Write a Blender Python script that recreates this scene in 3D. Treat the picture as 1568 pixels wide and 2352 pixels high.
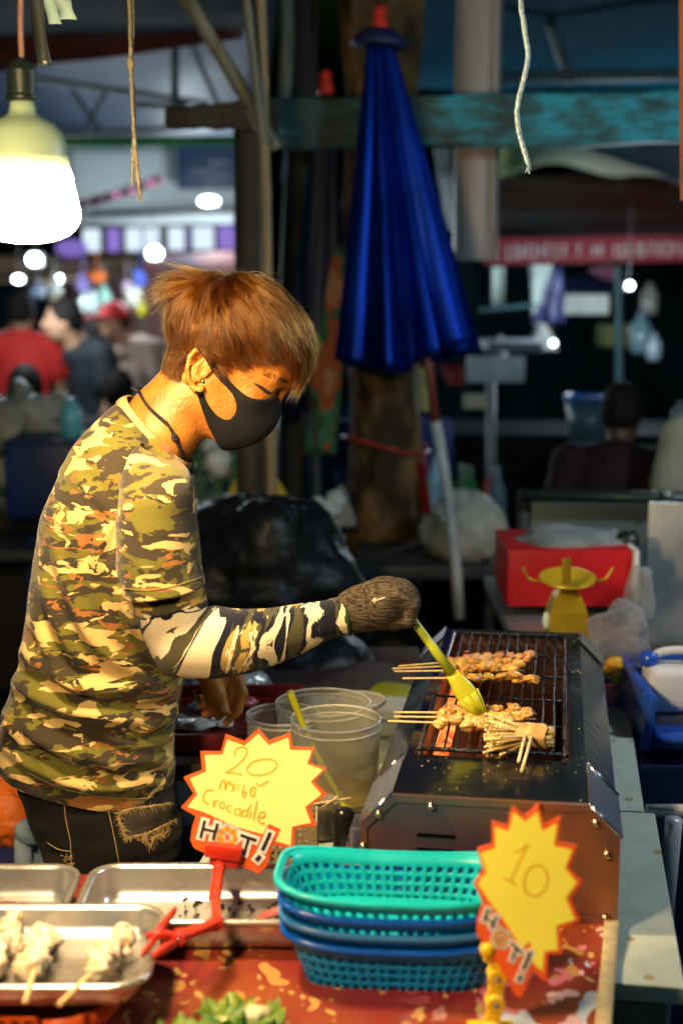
import bpy, bmesh, math, random
import numpy as np
from mathutils import Vector, Matrix, noise as mnoise
from mathutils.geometry import delaunay_2d_cdt, tessellate_polygon

for o in list(bpy.data.objects):
    bpy.data.objects.remove(o)
scene = bpy.context.scene
R = math.radians
rng = random.Random(7)

# ------------------------------------------------------------------ camera
CAM_Z, PITCH, FOCAL = 1.65, R(9.4), 50.0
cam_data = bpy.data.cameras.new('camera')
cam_data.sensor_fit = 'VERTICAL'
cam_data.sensor_height = 36.0
cam_data.sensor_width = 24.0
cam_data.lens = FOCAL
cam_data.clip_end = 500
cam_data.clip_start = 0.05
cam_data.dof.use_dof = True
cam_data.dof.focus_distance = 2.06
cam_data.dof.aperture_fstop = 2.6
cam = bpy.data.objects.new('camera', cam_data)
scene.collection.objects.link(cam)
cam.location = (0, 0, CAM_Z)
cam.rotation_euler = (R(90) - PITCH, 0, 0)
scene.camera = cam

# ------------------------------------------------------------------ night sky
world = bpy.data.worlds.new('World')
scene.world = world
world.use_nodes = True
wn = world.node_tree.nodes
wl = world.node_tree.links
sky = wn.new('ShaderNodeTexSky')
sky.sky_type = 'NISHITA'
sky.sun_disc = False
sky.sun_elevation = R(-4.0)
sky.sun_rotation = R(200)
bgn = wn['Background']
tint = wn.new('ShaderNodeMix'); tint.data_type = 'RGBA'; tint.blend_type = 'MULTIPLY'; tint.inputs['Factor'].default_value = 1.0
tint.inputs['B'].default_value = (0.12, 0.90, 1.0, 1)      # added teal tint, turns the ambient shadows teal
wl.new(sky.outputs[0], tint.inputs['A']); wl.new(tint.outputs['Result'], bgn.inputs[0])
bgn.inputs[1].default_value = 1.5

# moonlight-weak sun
sun_d = bpy.data.lights.new('sun', 'SUN')
sun_d.energy = 0.02
sun_d.angle = R(10)
sun_d.color = (0.55, 0.75, 1.0)
sun = bpy.data.objects.new('sun', sun_d)
scene.collection.objects.link(sun)
sun.rotation_euler = (R(40), 0, R(20))

scene.view_settings.view_transform = 'Standard'
scene.view_settings.look = 'None'
scene.view_settings.exposure = 0.0
scene.view_settings.gamma = 1.0
scene.cycles.use_denoising = True
scene.cycles.sample_clamp_indirect = 4.0
scene.cycles.max_bounces = 8
scene.cycles.transparent_max_bounces = 16
scene.cycles.caustics_reflective = False
scene.cycles.caustics_refractive = False

# ------------------------------------------------------------------ helpers
FPX = FOCAL / 36.0 * 2352.0      # photograph measured on a 1568 x 2352 grid
CP, SP = math.cos(PITCH), math.sin(PITCH)

def ray(u, v):
    a = (u - 784.0) / FPX
    b = -(v - 1176.0) / FPX
    return a, CP + SP * b, -SP + CP * b

def P(u, v, Y):
    a, y, z = ray(u, v)
    t = Y / y
    return Vector((a * t, Y, CAM_Z + z * t))

def PZ(u, v, z0):
    a, y, z = ray(u, v)
    t = (z0 - CAM_Z) / z
    return Vector((a * t, y * t, z0))

def proj(p):
    x, y, z = p[0], p[1], p[2] - CAM_Z
    d = y * CP - z * SP
    return 784 + FPX * x / d, 1176 - FPX * (y * SP + z * CP) / d

def mpp(Y, v=1176):
    """metres per photograph pixel at distance Y"""
    a, y, z = ray(784, v)
    return (Y / y) / FPX

V = Vector
COL = scene.collection

def thing(name, label, cat, loc=(0, 0, 0), group=None, kind=None):
    o = bpy.data.objects.new(name, None)
    COL.objects.link(o)
    o.location = loc
    o.empty_display_size = 0.02
    tag(o, label, cat, group, kind)
    return o

def tag(o, label=None, cat=None, group=None, kind=None):
    if label: o['label'] = label
    if cat: o['category'] = cat
    if group: o['group'] = group
    if kind: o['kind'] = kind
    return o

def adopt(o, parent):
    if parent is not None:
        o.parent = parent
        o.matrix_parent_inverse = Matrix.Translation(-parent.location) if parent.type == 'EMPTY' else Matrix.Identity(4)
    return o

def mesh_obj(name, verts, faces, mat=None, parent=None, smooth=True, uvs=None, mats=None, fmat=None):
    me = bpy.data.meshes.new(name)
    me.from_pydata([tuple(v) for v in verts], [], [tuple(f) for f in faces])
    for m in (mats or ([mat] if mat else [])):
        me.materials.append(m)
    if fmat is not None:
        me.polygons.foreach_set('material_index', np.array(fmat, dtype=np.int32))
    me.polygons.foreach_set('use_smooth', np.full(len(me.polygons), bool(smooth)))
    if uvs is not None:
        uvl = me.uv_layers.new(name='UVMap')
        li = np.empty(len(me.loops), dtype=np.int32)
        me.loops.foreach_get('vertex_index', li)
        uvl.data.foreach_set('uv', np.asarray(uvs, dtype=np.float32)[li].ravel())
    me.update()
    o = bpy.data.objects.new(name, me)
    COL.objects.link(o)
    return adopt(o, parent)

def auto_smooth(o, deg=35):
    me = o.data
    me.polygons.foreach_set('use_smooth', np.full(len(me.polygons), True))
    bm = bmesh.new(); bm.from_mesh(me)
    bm.normal_update()
    for e in bm.edges:
        if len(e.link_faces) == 2:
            e.smooth = e.calc_face_angle(0) < R(deg)
    bm.to_mesh(me); bm.free()
    return o

class MB:
    def __init__(s):
        s.v, s.f, s.m = [], [], []
        s.cur = 0
    def add(s, verts, faces):
        b = len(s.v)
        s.v += [tuple(x) for x in verts]
        s.f += [tuple(i + b for i in f) for f in faces]
        s.m += [s.cur] * len(faces)
        return s
    def box(s, c, size, rot=None):
        c = V(c); h = V(size) * 0.5
        pts = [V((x, y, z)) for x in (-h.x, h.x) for y in (-h.y, h.y) for z in (-h.z, h.z)]
        if rot is not None:
            pts = [rot @ p for p in pts]
        return s.add([c + p for p in pts], [(0, 1, 3, 2), (4, 6, 7, 5), (0, 4, 5, 1), (2, 3, 7, 6), (0, 2, 6, 4), (1, 5, 7, 3)])
    def bbox(s, c, size, b=0.004, rot=None):
        """box with bevelled edges"""
        bm = bmesh.new()
        bmesh.ops.create_cube(bm, size=1)
        bmesh.ops.scale(bm, vec=V(size), verts=bm.verts)
        bmesh.ops.bevel(bm, geom=bm.edges[:], offset=b, segments=2, profile=0.6, affect='EDGES')
        bm.verts.index_update()
        pts = [v.co.copy() for v in bm.verts]
        fs = [tuple(v.index for v in f.verts) for f in bm.faces]
        bm.free()
        if rot is not None:
            pts = [rot @ p for p in pts]
        return s.add([V(c) + p for p in pts], fs)
    def tube(s, path, r, seg=8, cap=True, flat=1.0):
        path = [V(p) for p in path]
        n = len(path)
        rs = [r] * n if isinstance(r, (int, float)) else list(r)
        ref = None
        vs, fs = [], []
        for i, p in enumerate(path):
            t = (path[min(i + 1, n - 1)] - path[max(i - 1, 0)])
            t = t.normalized() if t.length > 1e-9 else V((0, 0, 1))
            if ref is None:
                ref = V((0, 0, 1)) if abs(t.z) < 0.9 else V((1, 0, 0))
            a = t.cross(ref).normalized()
            b = a.cross(t).normalized()
            ref = b
            for k in range(seg):
                th = 2 * math.pi * k / seg
                vs.append(p + a * (math.cos(th) * rs[i]) + b * (math.sin(th) * rs[i] * flat))
        for i in range(n - 1):
            for k in range(seg):
                k2 = (k + 1) % seg
                fs.append((i * seg + k, i * seg + k2, (i + 1) * seg + k2, (i + 1) * seg + k))
        if cap:
            fs.append(tuple(range(seg))[::-1])
            fs.append(tuple((n - 1) * seg + k for k in range(seg)))
        return s.add(vs, fs)
    def lathe(s, prof, c=(0, 0, 0), seg=32, rot=None, close=False, sx=1.0, sy=1.0):
        c = V(c)
        vs, fs = [], []
        n = len(prof)
        for r_, z in prof:
            for k in range(seg):
                th = 2 * math.pi * k / seg
                p = V((r_ * math.cos(th) * sx, r_ * math.sin(th) * sy, z))
                if rot is not None: p = rot @ p
                vs.append(c + p)
        for i in range(n - 1 if not close else n):
            j = (i + 1) % n
            for k in range(seg):
                k2 = (k + 1) % seg
                fs.append((i * seg + k, i * seg + k2, j * seg + k2, j * seg + k))
        if not close:
            if prof[0][0] > 1e-6: fs.append(tuple(range(seg))[::-1])
            if prof[-1][0] > 1e-6: fs.append(tuple((n - 1) * seg + k for k in range(seg)))
        return s.add(vs, fs)
    def prism(s, poly, origin, ax, ay, depth):
        """closed 2D polygon extruded along ax x ay"""
        origin, ax, ay = V(origin), V(ax).normalized(), V(ay).normalized()
        nrm = ax.cross(ay)
        n = len(poly)
        vs = [origin + ax * p[0] + ay * p[1] for p in poly] + [origin + ax * p[0] + ay * p[1] - nrm * depth for p in poly]
        fs = [tuple(range(n)), tuple(range(2 * n - 1, n - 1, -1))]
        fs += [(i, n + i, n + (i + 1) % n, (i + 1) % n) for i in range(n)]
        return s.add(vs, fs)
    def ball(s, c, r, su=12, sv=8, jit=0.0, sc=None, rot=None, seed=0):
        c = V(c)
        rr = (r, r, r) if isinstance(r, (int, float)) else r
        vs, fs = [], []
        for i in range(sv + 1):
            ph = math.pi * i / sv
            for k in range(su):
                th = 2 * math.pi * k / su
                d = V((math.sin(ph) * math.cos(th), math.sin(ph) * math.sin(th), math.cos(ph)))
                q = 1.0
                if jit: q += jit * mnoise.noise(d * (sc or 1.7) + V((seed * 3.7, seed * 1.3, seed)))
                p = V((d.x * rr[0], d.y * rr[1], d.z * rr[2])) * q
                if rot is not None: p = rot @ p
                vs.append(c + p)
        for i in range(sv):
            for k in range(su):
                k2 = (k + 1) % su
                fs.append((i * su + k, (i + 1) * su + k, (i + 1) * su + k2, i * su + k2))
        return s.add(vs, fs)
    def build(s, name, mat, parent=None, smooth=True, deg=None, mats=None):
        o = mesh_obj(name, s.v, s.f, mat, parent, smooth, mats=mats, fmat=s.m if mats else None)
        if deg: auto_smooth(o, deg)
        return o

def rotm(rx=0, ry=0, rz=0):
    return (Matrix.Rotation(R(rz), 3, 'Z') @ Matrix.Rotation(R(ry), 3, 'Y') @ Matrix.Rotation(R(rx), 3, 'X'))

def copy_tree(o, parent=None, delta=None):
    c = o.copy()
    COL.objects.link(c)
    mpi = o.matrix_parent_inverse.copy()
    c.parent = parent
    c.matrix_parent_inverse = mpi
    for ch in list(o.children):
        copy_tree(ch, c)
    return c

def spline(pts, n):
    """Catmull-Rom through points"""
    pts = [V(p) for p in pts]
    out = []
    m = len(pts) - 1
    for i in range(n):
        t = i / (n - 1) * m
        k = min(int(t), m - 1)
        f = t - k
        p0, p1, p2, p3 = pts[max(k - 1, 0)], pts[k], pts[k + 1], pts[min(k + 2, m)]
        out.append(0.5 * ((2 * p1) + (p2 - p0) * f + (2 * p0 - 5 * p1 + 4 * p2 - p3) * f * f + (3 * p1 - p0 - 3 * p2 + p3) * f ** 3))
    return out

# ------------------------------------------------------------------ materials
MATS = {}
def pm(name, col, rough=0.5, metal=0.0, var=0.18, scale=14.0, bump=0.0, bscale=60.0, rvar=0.12, emis=None, estr=0.0,
       trans=0.0, ior=1.45, alpha=1.0, sss=0.0, spec=0.5, col2=None, mixlo=0.45, mixhi=0.65, stretch=(1, 1, 1), coat=0.0, sheen=0.0, detail=4.0, trl=0.0, bdist=0.01):
    """principled material whose colour, gloss and relief wander with object-space noise"""
    if name in MATS: return MATS[name]
    m = bpy.data.materials.new(name)
    m.use_nodes = True
    nt = m.node_tree; N = nt.nodes; L = nt.links
    b = N['Principled BSDF']
    tc = N.new('ShaderNodeTexCoord'); mp = N.new('ShaderNodeMapping')
    mp.inputs['Scale'].default_value = stretch
    L.new(tc.outputs['Object'], mp.inputs[0])
    nz = N.new('ShaderNodeTexNoise'); nz.inputs['Scale'].default_value = scale; nz.inputs['Detail'].default_value = detail
    L.new(mp.outputs[0], nz.inputs[0])
    cr = N.new('ShaderNodeValToRGB')
    c = V(col[:3])
    lo = c * (1 - var); hi = c * (1 + var)
    if col2 is not None:
        lo, hi = c, V(col2[:3])
    cr.color_ramp.elements[0].position = mixlo if col2 is not None else 0.3
    cr.color_ramp.elements[1].position = mixhi if col2 is not None else 0.7
    cr.color_ramp.elements[0].color = (*[max(0, x) for x in lo], 1)
    cr.color_ramp.elements[1].color = (*[min(1, x) for x in hi], 1)
    L.new(nz.outputs[0], cr.inputs[0])
    L.new(cr.outputs[0], b.inputs['Base Color'])
    mr = N.new('ShaderNodeMapRange')
    mr.inputs['To Min'].default_value = max(0.02, rough - rvar); mr.inputs['To Max'].default_value = min(1, rough + rvar)
    L.new(nz.outputs[0], mr.inputs[0]); L.new(mr.outputs[0], b.inputs['Roughness'])
    b.inputs['Metallic'].default_value = metal
    b.inputs['IOR'].default_value = ior
    b.inputs['Specular IOR Level'].default_value = spec
    b.inputs['Transmission Weight'].default_value = trans
    b.inputs['Alpha'].default_value = alpha
    b.inputs['Coat Weight'].default_value = coat
    b.inputs['Sheen Weight'].default_value = sheen
    if sss:
        b.inputs['Subsurface Weight'].default_value = sss
        b.inputs['Subsurface Radius'].default_value = (0.012, 0.004, 0.002)
        b.inputs['Subsurface Scale'].default_value = 0.6
    if emis is not None:
        b.inputs['Emission Color'].default_value = (*emis, 1)
        b.inputs['Emission Strength'].default_value = estr
    if bump:
        n2 = N.new('ShaderNodeTexNoise'); n2.inputs['Scale'].default_value = bscale; n2.inputs['Detail'].default_value = 5
        L.new(mp.outputs[0], n2.inputs[0])
        bp = N.new('ShaderNodeBump'); bp.inputs['Strength'].default_value = bump; bp.inputs['Distance'].default_value = bdist
        L.new(n2.outputs[0], bp.inputs['Height']); L.new(bp.outputs[0], b.inputs['Normal'])
    if trl:
        t = N.new('ShaderNodeBsdfTranslucent'); L.new(cr.outputs[0], t.inputs[0])
        mx = N.new('ShaderNodeMixShader'); mx.inputs[0].default_value = trl
        L.new(b.outputs[0], mx.inputs[1]); L.new(t.outputs[0], mx.inputs[2])
        L.new(mx.outputs[0], N['Material Output'].inputs[0])
    MATS[name] = m
    return m

def em(name, col, strength):
    if name in MATS: return MATS[name]
    m = bpy.data.materials.new(name); m.use_nodes = True
    N = m.node_tree.nodes
    N.remove(N['Principled BSDF'])
    e = N.new('ShaderNodeEmission'); e.inputs[0].default_value = (*col, 1); e.inputs[1].default_value = strength
    m.node_tree.links.new(e.outputs[0], N['Material Output'].inputs[0])
    MATS[name] = m
    return m

# ---- signed distance modelling: smooth solids sampled on a grid and skinned
def smin(a, b, k):
    h = np.clip(0.5 + 0.5 * (b - a) / k, 0, 1)
    return b * (1 - h) + a * h - k * h * (1 - h)
def smax(a, b, k): return -smin(-a, -b, k)
def sd_ell(p, c, r, rot=None):
    q = p - np.asarray(c, dtype=np.float32)
    if rot is not None: q = q @ np.asarray(rot, dtype=np.float32)
    r = np.asarray(r, dtype=np.float32)
    k0 = np.linalg.norm(q / r, axis=-1)
    k1 = np.linalg.norm(q / (r * r), axis=-1) + 1e-9
    return k0 * (k0 - 1.0) / k1
def sd_cap(p, a, b, ra, rb):
    a = np.asarray(a, dtype=np.float32); b = np.asarray(b, dtype=np.float32)
    ba = b - a
    t = np.clip(((p - a) @ ba) / max(float(ba @ ba), 1e-9), 0, 1)
    d = np.linalg.norm(p - a - t[..., None] * ba, axis=-1)
    return d - (ra + (rb - ra) * t)

def sdf_mesh(fn, lo, hi, h, B=8):
    """skin the zero level of fn with surface nets, refining only blocks near the surface"""
    lo = np.array(lo, dtype=np.float64); hi = np.array(hi, dtype=np.float64)
    nb = np.ceil((hi - lo) / (h * B)).astype(int)
    n = nb * B
    cc = np.stack(np.meshgrid(*[lo[i] + (np.arange(nb[i]) + 0.5) * h * B for i in range(3)], indexing='ij'), -1).reshape(-1, 3).astype(np.float32)
    dc = fn(cc)
    keep = np.abs(dc) < h * B * 1.35
    D = np.repeat(np.repeat(np.repeat(dc.reshape(nb).astype(np.float32), B, 0), B, 1), B, 2)
    ids = np.nonzero(keep)[0]
    loc = np.stack(np.meshgrid(*[(np.arange(B) + 0.5) * h] * 3, indexing='ij'), -1).reshape(-1, 3)
    D6 = D.reshape(nb[0], B, nb[1], B, nb[2], B)
    for s in range(0, len(ids), 1500):
        sel = ids[s:s + 1500]
        bi = np.stack(np.unravel_index(sel, nb), -1)
        org = lo + bi * (h * B)
        pts = (org[:, None, :] + loc[None]).astype(np.float32).reshape(-1, 3)
        val = fn(pts).reshape(len(sel), B, B, B)
        D6[bi[:, 0], :, bi[:, 1], :, bi[:, 2], :] = val
    D = D6.reshape(n)
    ins = D < 0
    c = ins[:-1, :-1, :-1].astype(np.int8)
    tot = np.zeros(tuple(n - 1), dtype=np.int8)
    for dx in (0, 1):
        for dy in (0, 1):
            for dz in (0, 1):
                tot += ins[dx:n[0] - 1 + dx, dy:n[1] - 1 + dy, dz:n[2] - 1 + dz]
    act = (tot > 0) & (tot < 8)
    ax = np.argwhere(act)
    idx = -np.ones(tot.shape, dtype=np.int32)
    idx[tuple(ax.T)] = np.arange(len(ax))
    acc = np.zeros((len(ax), 3)); cnt = np.zeros(len(ax))
    cor = {}
    for k in range(8):
        o = np.array([(k >> 2) & 1, (k >> 1) & 1, k & 1])
        cor[k] = D[tuple((ax + o).T)]
    for a_ in range(8):
        for bit in (4, 2, 1):
            if a_ & bit: continue
            b_ = a_ | bit
            va, vb = cor[a_], cor[b_]
            cr_ = (va < 0) != (vb < 0)
            t = np.where(cr_, va / np.where(np.abs(va - vb) < 1e-12, 1, va - vb), 0)
            oa = np.array([(a_ >> 2) & 1, (a_ >> 1) & 1, a_ & 1], float); ob = np.array([(b_ >> 2) & 1, (b_ >> 1) & 1, b_ & 1], float)
            pt = oa + (ob - oa) * t[:, None]
            acc += np.where(cr_[:, None], pt, 0); cnt += cr_
    vs = lo + (ax + acc / np.maximum(cnt, 1)[:, None] + 0.5) * h
    faces = []
    for d in range(3):
        e1, e2 = [(1, 2), (2, 0), (0, 1)][d]
        sl0 = [slice(None)] * 3; sl1 = [slice(None)] * 3
        sl0[d] = slice(0, -1); sl1[d] = slice(1, None)
        A = ins[tuple(sl0)]; Bb = ins[tuple(sl1)]
        q = np.argwhere(A != Bb)
        q = q[(q[:, e1] > 0) & (q[:, e2] > 0) & (q[:, e1] < n[e1] - 1) & (q[:, e2] < n[e2] - 1) & (q[:, d] < n[d] - 1)]
        flip = A[tuple(q.T)]
        def at(o1, o2):
            w = q.copy(); w[:, e1] += o1; w[:, e2] += o2
            return idx[tuple(w.T)]
        f = np.stack([at(-1, -1), at(0, -1), at(0, 0), at(-1, 0)], -1)
        f[~flip] = f[~flip][:, ::-1]
        faces.append(f)
    F = np.concatenate(faces)
    F = F[(F >= 0).all(1)]
    return vs, F

def np_obj(name, vs, F, mat, parent=None, smooth=True):
    me = bpy.data.meshes.new(name)
    me.vertices.add(len(vs)); me.vertices.foreach_set('co', np.asarray(vs, dtype=np.float32).ravel())
    k = F.shape[1]
    me.loops.add(F.size); me.loops.foreach_set('vertex_index', F.astype(np.int32).ravel())
    me.polygons.add(len(F))
    me.polygons.foreach_set('loop_start', np.arange(0, F.size, k, dtype=np.int32))
    me.polygons.foreach_set('use_smooth', np.full(len(F), smooth))
    me.update(calc_edges=True)
    me.validate()
    if mat: me.materials.append(mat)
    o = bpy.data.objects.new(name, me)
    COL.objects.link(o)
    return adopt(o, parent)
# ================================================================== SETTING
ground_m = pm('asphalt_ground', (0.045, 0.045, 0.048), 0.7, var=0.5, scale=3, bump=0.4, bscale=90)
g = MB(); g.add([(-150, -20, 0), (150, -20, 0), (150, 200, 0), (-150, 200, 0)], [(0, 1, 2, 3)])
tag(g.build('ground', ground_m, smooth=False), 'dark asphalt market ground', 'ground', kind='structure')

def strip_px(name, label, cat, quad, Ys, mat, nx=14, ny=8, sag=0.03, seed=0, thick=0.004, group=None):
    """a cloth or tarp sheet between four photograph corners, each at its own distance (TL, TR, BR, BL)"""
    c = [P(q[0], q[1], y) for q, y in zip(quad, Ys)]
    vs, fs = [], []
    for j in range(ny + 1):
        t = j / ny
        for i in range(nx + 1):
            s = i / nx
            p = c[0].lerp(c[1], s).lerp(c[3].lerp(c[2], s), t)
            w = math.sin(math.pi * s) * math.sin(math.pi * t)
            n = mnoise.noise(V((s * 3.1 + seed * 5.3, t * 2.3, seed * 1.7)))
            p = p + V((0, n * sag * 1.2, -w * sag + n * sag * 0.7))
            vs.append(p)
    for j in range(ny):
        for i in range(nx):
            a = j * (nx + 1) + i
            fs.append((a, a + 1, a + nx + 2, a + nx + 1))
    o = mesh_obj(name, vs, fs, mat)
    md = o.modifiers.new('thickness', 'SOLIDIFY'); md.thickness = thick; md.offset = 0
    return tag(o, label, cat, group)

def bar_px(name, label, cat, pts, Ys, rpx, mat, seg=10, square=False, group=None, parent=None):
    pts3 = [P(p[0], p[1], y) for p, y in zip(pts, Ys)]
    mb = MB(); mb.tube(pts3, rpx * mpp(sum(Ys) / len(Ys)), seg=4 if square else seg)
    o = mb.build(name, mat, parent, deg=40)
    return tag(o, label, cat, group) if parent is None else o

# ---------------------------------------------------------------- canopies
slate = pm('slate_tarp', (0.020, 0.027, 0.030), 0.9, spec=0.1, var=0.3, scale=2, bump=0.3, bscale=6)
maroon = pm('maroon_cloth', (0.10, 0.018, 0.022), 0.7, var=0.35, scale=3, bump=0.2, bscale=10)
paleblue = pm('pale_blue_tarp', (0.026, 0.050, 0.088), 0.6, var=0.22, scale=1.6, bump=0.4, bscale=5, trl=0.25)
teal_tarp = pm('teal_tarp', (0.002, 0.055, 0.095), 0.9, spec=0.1, var=0.3, scale=1.6, bump=0.4, bscale=4, trl=0.2)
greyblack = pm('dark_steel_tube', (0.045, 0.05, 0.05), 0.55, metal=0.3, var=0.3)
strip_px('canopy_tarp', 'dark slate tarp roof above the hanging bulb', 'tarp', [(-420, -620), (700, -620), (600, 62), (-160, 92)], [3.4, 3.4, 6.0, 6.0], slate, sag=0.06, seed=1)
strip_px('canopy_valance', 'maroon cloth valance along the edge of the dark tarp roof', 'cloth', [(-160, 92), (560, 60), (556, 92), (-160, 190)], [6.02, 6.02, 6.05, 6.05], maroon, sag=0.03, seed=2)
strip_px('canopy_tarp', 'pale blue grey tent roof with a bar frame beyond the bulb', 'tarp', [(-200, -40), (640, -40), (600, 335), (-160, 335)], [6.6, 6.6, 11.0, 11.0], paleblue, sag=0.12, seed=3)
strip_px('canopy_tarp', 'dark teal tarp roof over the grill side', 'tarp', [(900, -560), (1900, -560), (1720, 190), (925, 205)], [3.6, 3.6, 6.6, 6.6], teal_tarp, sag=0.06, seed=4)
strip_px('canopy_valance', 'short maroon strip hanging beside the top of the tree trunk', 'cloth', [(940, -30), (1045, -30), (1042, 14), (948, 22)], [6.3, 6.3, 6.3, 6.3], maroon, seed=5)
tframe = thing('tent_scaffold', 'grey steel bar frame under the pale blue tent roof', 'frame', P(350, 240, 7.2))
for a, b, r in (((60, 178), (480, 238), 7), ((402, 95), (402, 240), 9), ((440, 100), (500, 240), 6), ((200, 290), (250, 200), 5), ((230, 300), (165, 205), 5), ((310, 240), (430, 246), 8), ((130, 312), (450, 290), 6)):
    bar_px('bar', None, None, [a, b], [7.2, 7.2], r, greyblack, parent=tframe)
tframe2 = thing('tent_scaffold', 'teal steel bars under the dark tarp roof beside the white column', 'frame', P(1300, 180, 5.6))
tealbar = pm('teal_bar_paint', (0.04, 0.10, 0.12), 0.5, var=0.3)
for a, b, r in (((1225, -40), (1312, 190), 11), ((1130, 178), (1700, 168), 13), ((1150, 196), (1150, 150), 6)):
    bar_px('bar', None, None, [a, b], [5.6, 5.6], r, tealbar, parent=tframe2)
bar_px('tent_rail', 'green painted rail crossing behind the hanging rope', 'rail', [(120, 328), (575, 322)], [6.4, 6.4], 10, pm('green_rail', (0.03, 0.40, 0.10), 0.5))

# ---------------------------------------------------------------- beam, posts
def wood_board(name, label, cat, quad, Y, depth, mat, group=None):
    c = [P(q[0], q[1], Y) for q in quad]
    n = 26
    vs, fs = [], []
    for i in range(n + 1):
        s = i / n
        t = c[0].lerp(c[1], s); b = c[3].lerp(c[2], s)
        j1 = mnoise.noise(V((s * 9, 1.3, Y))) * 0.006; j2 = mnoise.noise(V((s * 8, 7.3, Y))) * 0.008
        t = t + V((0, 0, j1)); b = b + V((0, 0, j2))
        vs += [t + V((0, 0.004, 0)), t + V((0, depth, 0)), b + V((0, depth, 0)), b + V((0, 0.004, 0)), b + V((0, 0, 0.006)), t - V((0, 0, 0.006))]
    for i in range(n):
        for k in range(6):
            a, b_ = i * 6 + k, i * 6 + (k + 1) % 6
            fs.append((a, b_, b_ + 6, a + 6))
    fs.append((0, 1, 2, 3, 4, 5)); fs.append(tuple(n * 6 + k for k in (5, 4, 3, 2, 1, 0)))
    o = mesh_obj(name, vs, fs, mat, smooth=False)
    return tag(o, label, cat, group)
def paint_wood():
    m = bpy.data.materials.new('peeling_cyan_paint_left_shade'); m.use_nodes = True
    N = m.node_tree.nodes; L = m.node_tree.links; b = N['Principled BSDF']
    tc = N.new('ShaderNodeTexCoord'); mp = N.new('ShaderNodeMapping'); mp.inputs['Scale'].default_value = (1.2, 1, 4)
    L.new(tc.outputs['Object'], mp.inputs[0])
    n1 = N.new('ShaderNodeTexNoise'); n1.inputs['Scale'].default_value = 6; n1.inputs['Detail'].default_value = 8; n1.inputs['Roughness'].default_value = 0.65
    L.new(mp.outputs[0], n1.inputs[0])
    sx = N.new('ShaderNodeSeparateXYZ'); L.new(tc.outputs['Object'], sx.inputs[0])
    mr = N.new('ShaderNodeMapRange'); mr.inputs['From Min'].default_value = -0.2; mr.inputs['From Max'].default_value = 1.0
    mr.inputs['To Min'].default_value = -0.16; mr.inputs['To Max'].default_value = 0.10  # left end darkened to paint in its shade; the noise is the peeling
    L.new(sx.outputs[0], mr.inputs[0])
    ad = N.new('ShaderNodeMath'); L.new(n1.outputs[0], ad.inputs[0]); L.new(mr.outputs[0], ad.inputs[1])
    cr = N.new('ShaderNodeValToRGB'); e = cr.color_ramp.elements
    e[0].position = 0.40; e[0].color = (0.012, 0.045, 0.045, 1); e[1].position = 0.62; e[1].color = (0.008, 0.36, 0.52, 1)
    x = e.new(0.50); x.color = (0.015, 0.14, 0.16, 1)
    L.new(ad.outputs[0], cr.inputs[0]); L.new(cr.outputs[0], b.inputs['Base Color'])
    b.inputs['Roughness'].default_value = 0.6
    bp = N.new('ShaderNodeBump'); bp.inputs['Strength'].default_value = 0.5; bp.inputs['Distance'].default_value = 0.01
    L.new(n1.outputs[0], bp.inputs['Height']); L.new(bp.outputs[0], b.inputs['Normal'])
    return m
wood_board('timber_board', 'thick cyan painted timber board with peeling paint and painted shade on the left crossing behind the umbrella', 'board', [(600, 226), (1660, 206), (1660, 326), (640, 342)], 4.35, 0.05, paint_wood())
darkwood = pm('dark_wood', (0.035, 0.028, 0.02), 0.7, var=0.4, scale=9, bump=0.4, bscale=30, stretch=(4, 4, 0.6))
wood_board('timber_board', 'dark rough timber board meeting the poles above the vendor', 'board', [(378, 250), (640, 222), (640, 300), (378, 292)], 3.95, 0.04, darkwood)
bamboo = pm('bamboo', (0.22, 0.17, 0.09), 0.55, var=0.3, scale=8, bump=0.3, bscale=25, stretch=(3, 3, 0.5))
def pole(name, label, pts, Y, rpx, mat, knots=True):
    p3 = spline([P(u, v, Y) for u, v in pts], 40)
    r0 = rpx * mpp(Y)
    rs = [r0 * (1 + (0.14 if knots and i % 8 == 0 else 0) + 0.05 * mnoise.noise(V((i * 0.6, Y, rpx)))) for i in range(40)]
    mb = MB(); mb.tube(p3, rs, seg=12)
    o = mb.build(name, mat)
    return tag(o, label, 'pole')
pole('bamboo_pole', 'slim upright bamboo pole right behind the vendor\'s head', [(596, -60), (604, 250), (612, 560), (620, 900), (624, 1230)], 3.7, 13, bamboo)
gp = pm('weathered_pole', (0.16, 0.16, 0.12), 0.6, var=0.4, scale=10, bump=0.3, stretch=(3, 3, 0.6))
pole('bamboo_pole', 'weathered diagonal pole slanting down to the post top', [(395, -60), (480, 80), (560, 215), (632, 345)], 3.75, 16, gp)
pole('bamboo_pole', 'thin grey pole leaning beside the slim bamboo pole', [(560, -60), (576, 90), (590, 210), (604, 330)], 3.6, 9, gp)
pole('timber_post', 'dark timber post standing behind the slim bamboo pole', [(572, 300), (574, 700), (576, 1000), (578, 1500)], 4.0, 34, darkwood, False)
pole('timber_post', 'grey brown timber pole above the peeling board left of the trunk', [(655, -60), (660, 60), (658, 160), (650, 228)], 4.4, 15, gp, False)
pole('timber_post', 'dark stained post in front of the umbrella\'s left side', [(700, -50), (690, 300), (672, 700), (668, 1250)], 4.9, 30, darkwood, False)
pole('wooden_post', 'orange brown wooden post at the right edge of the picture', [(1572, -500), (1573, -100), (1574, 200), (1576, 460)], 2.6, 15, pm('orange_wood', (0.32, 0.12, 0.045), 0.55, var=0.3, stretch=(3, 3, 0.5)), False)

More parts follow.
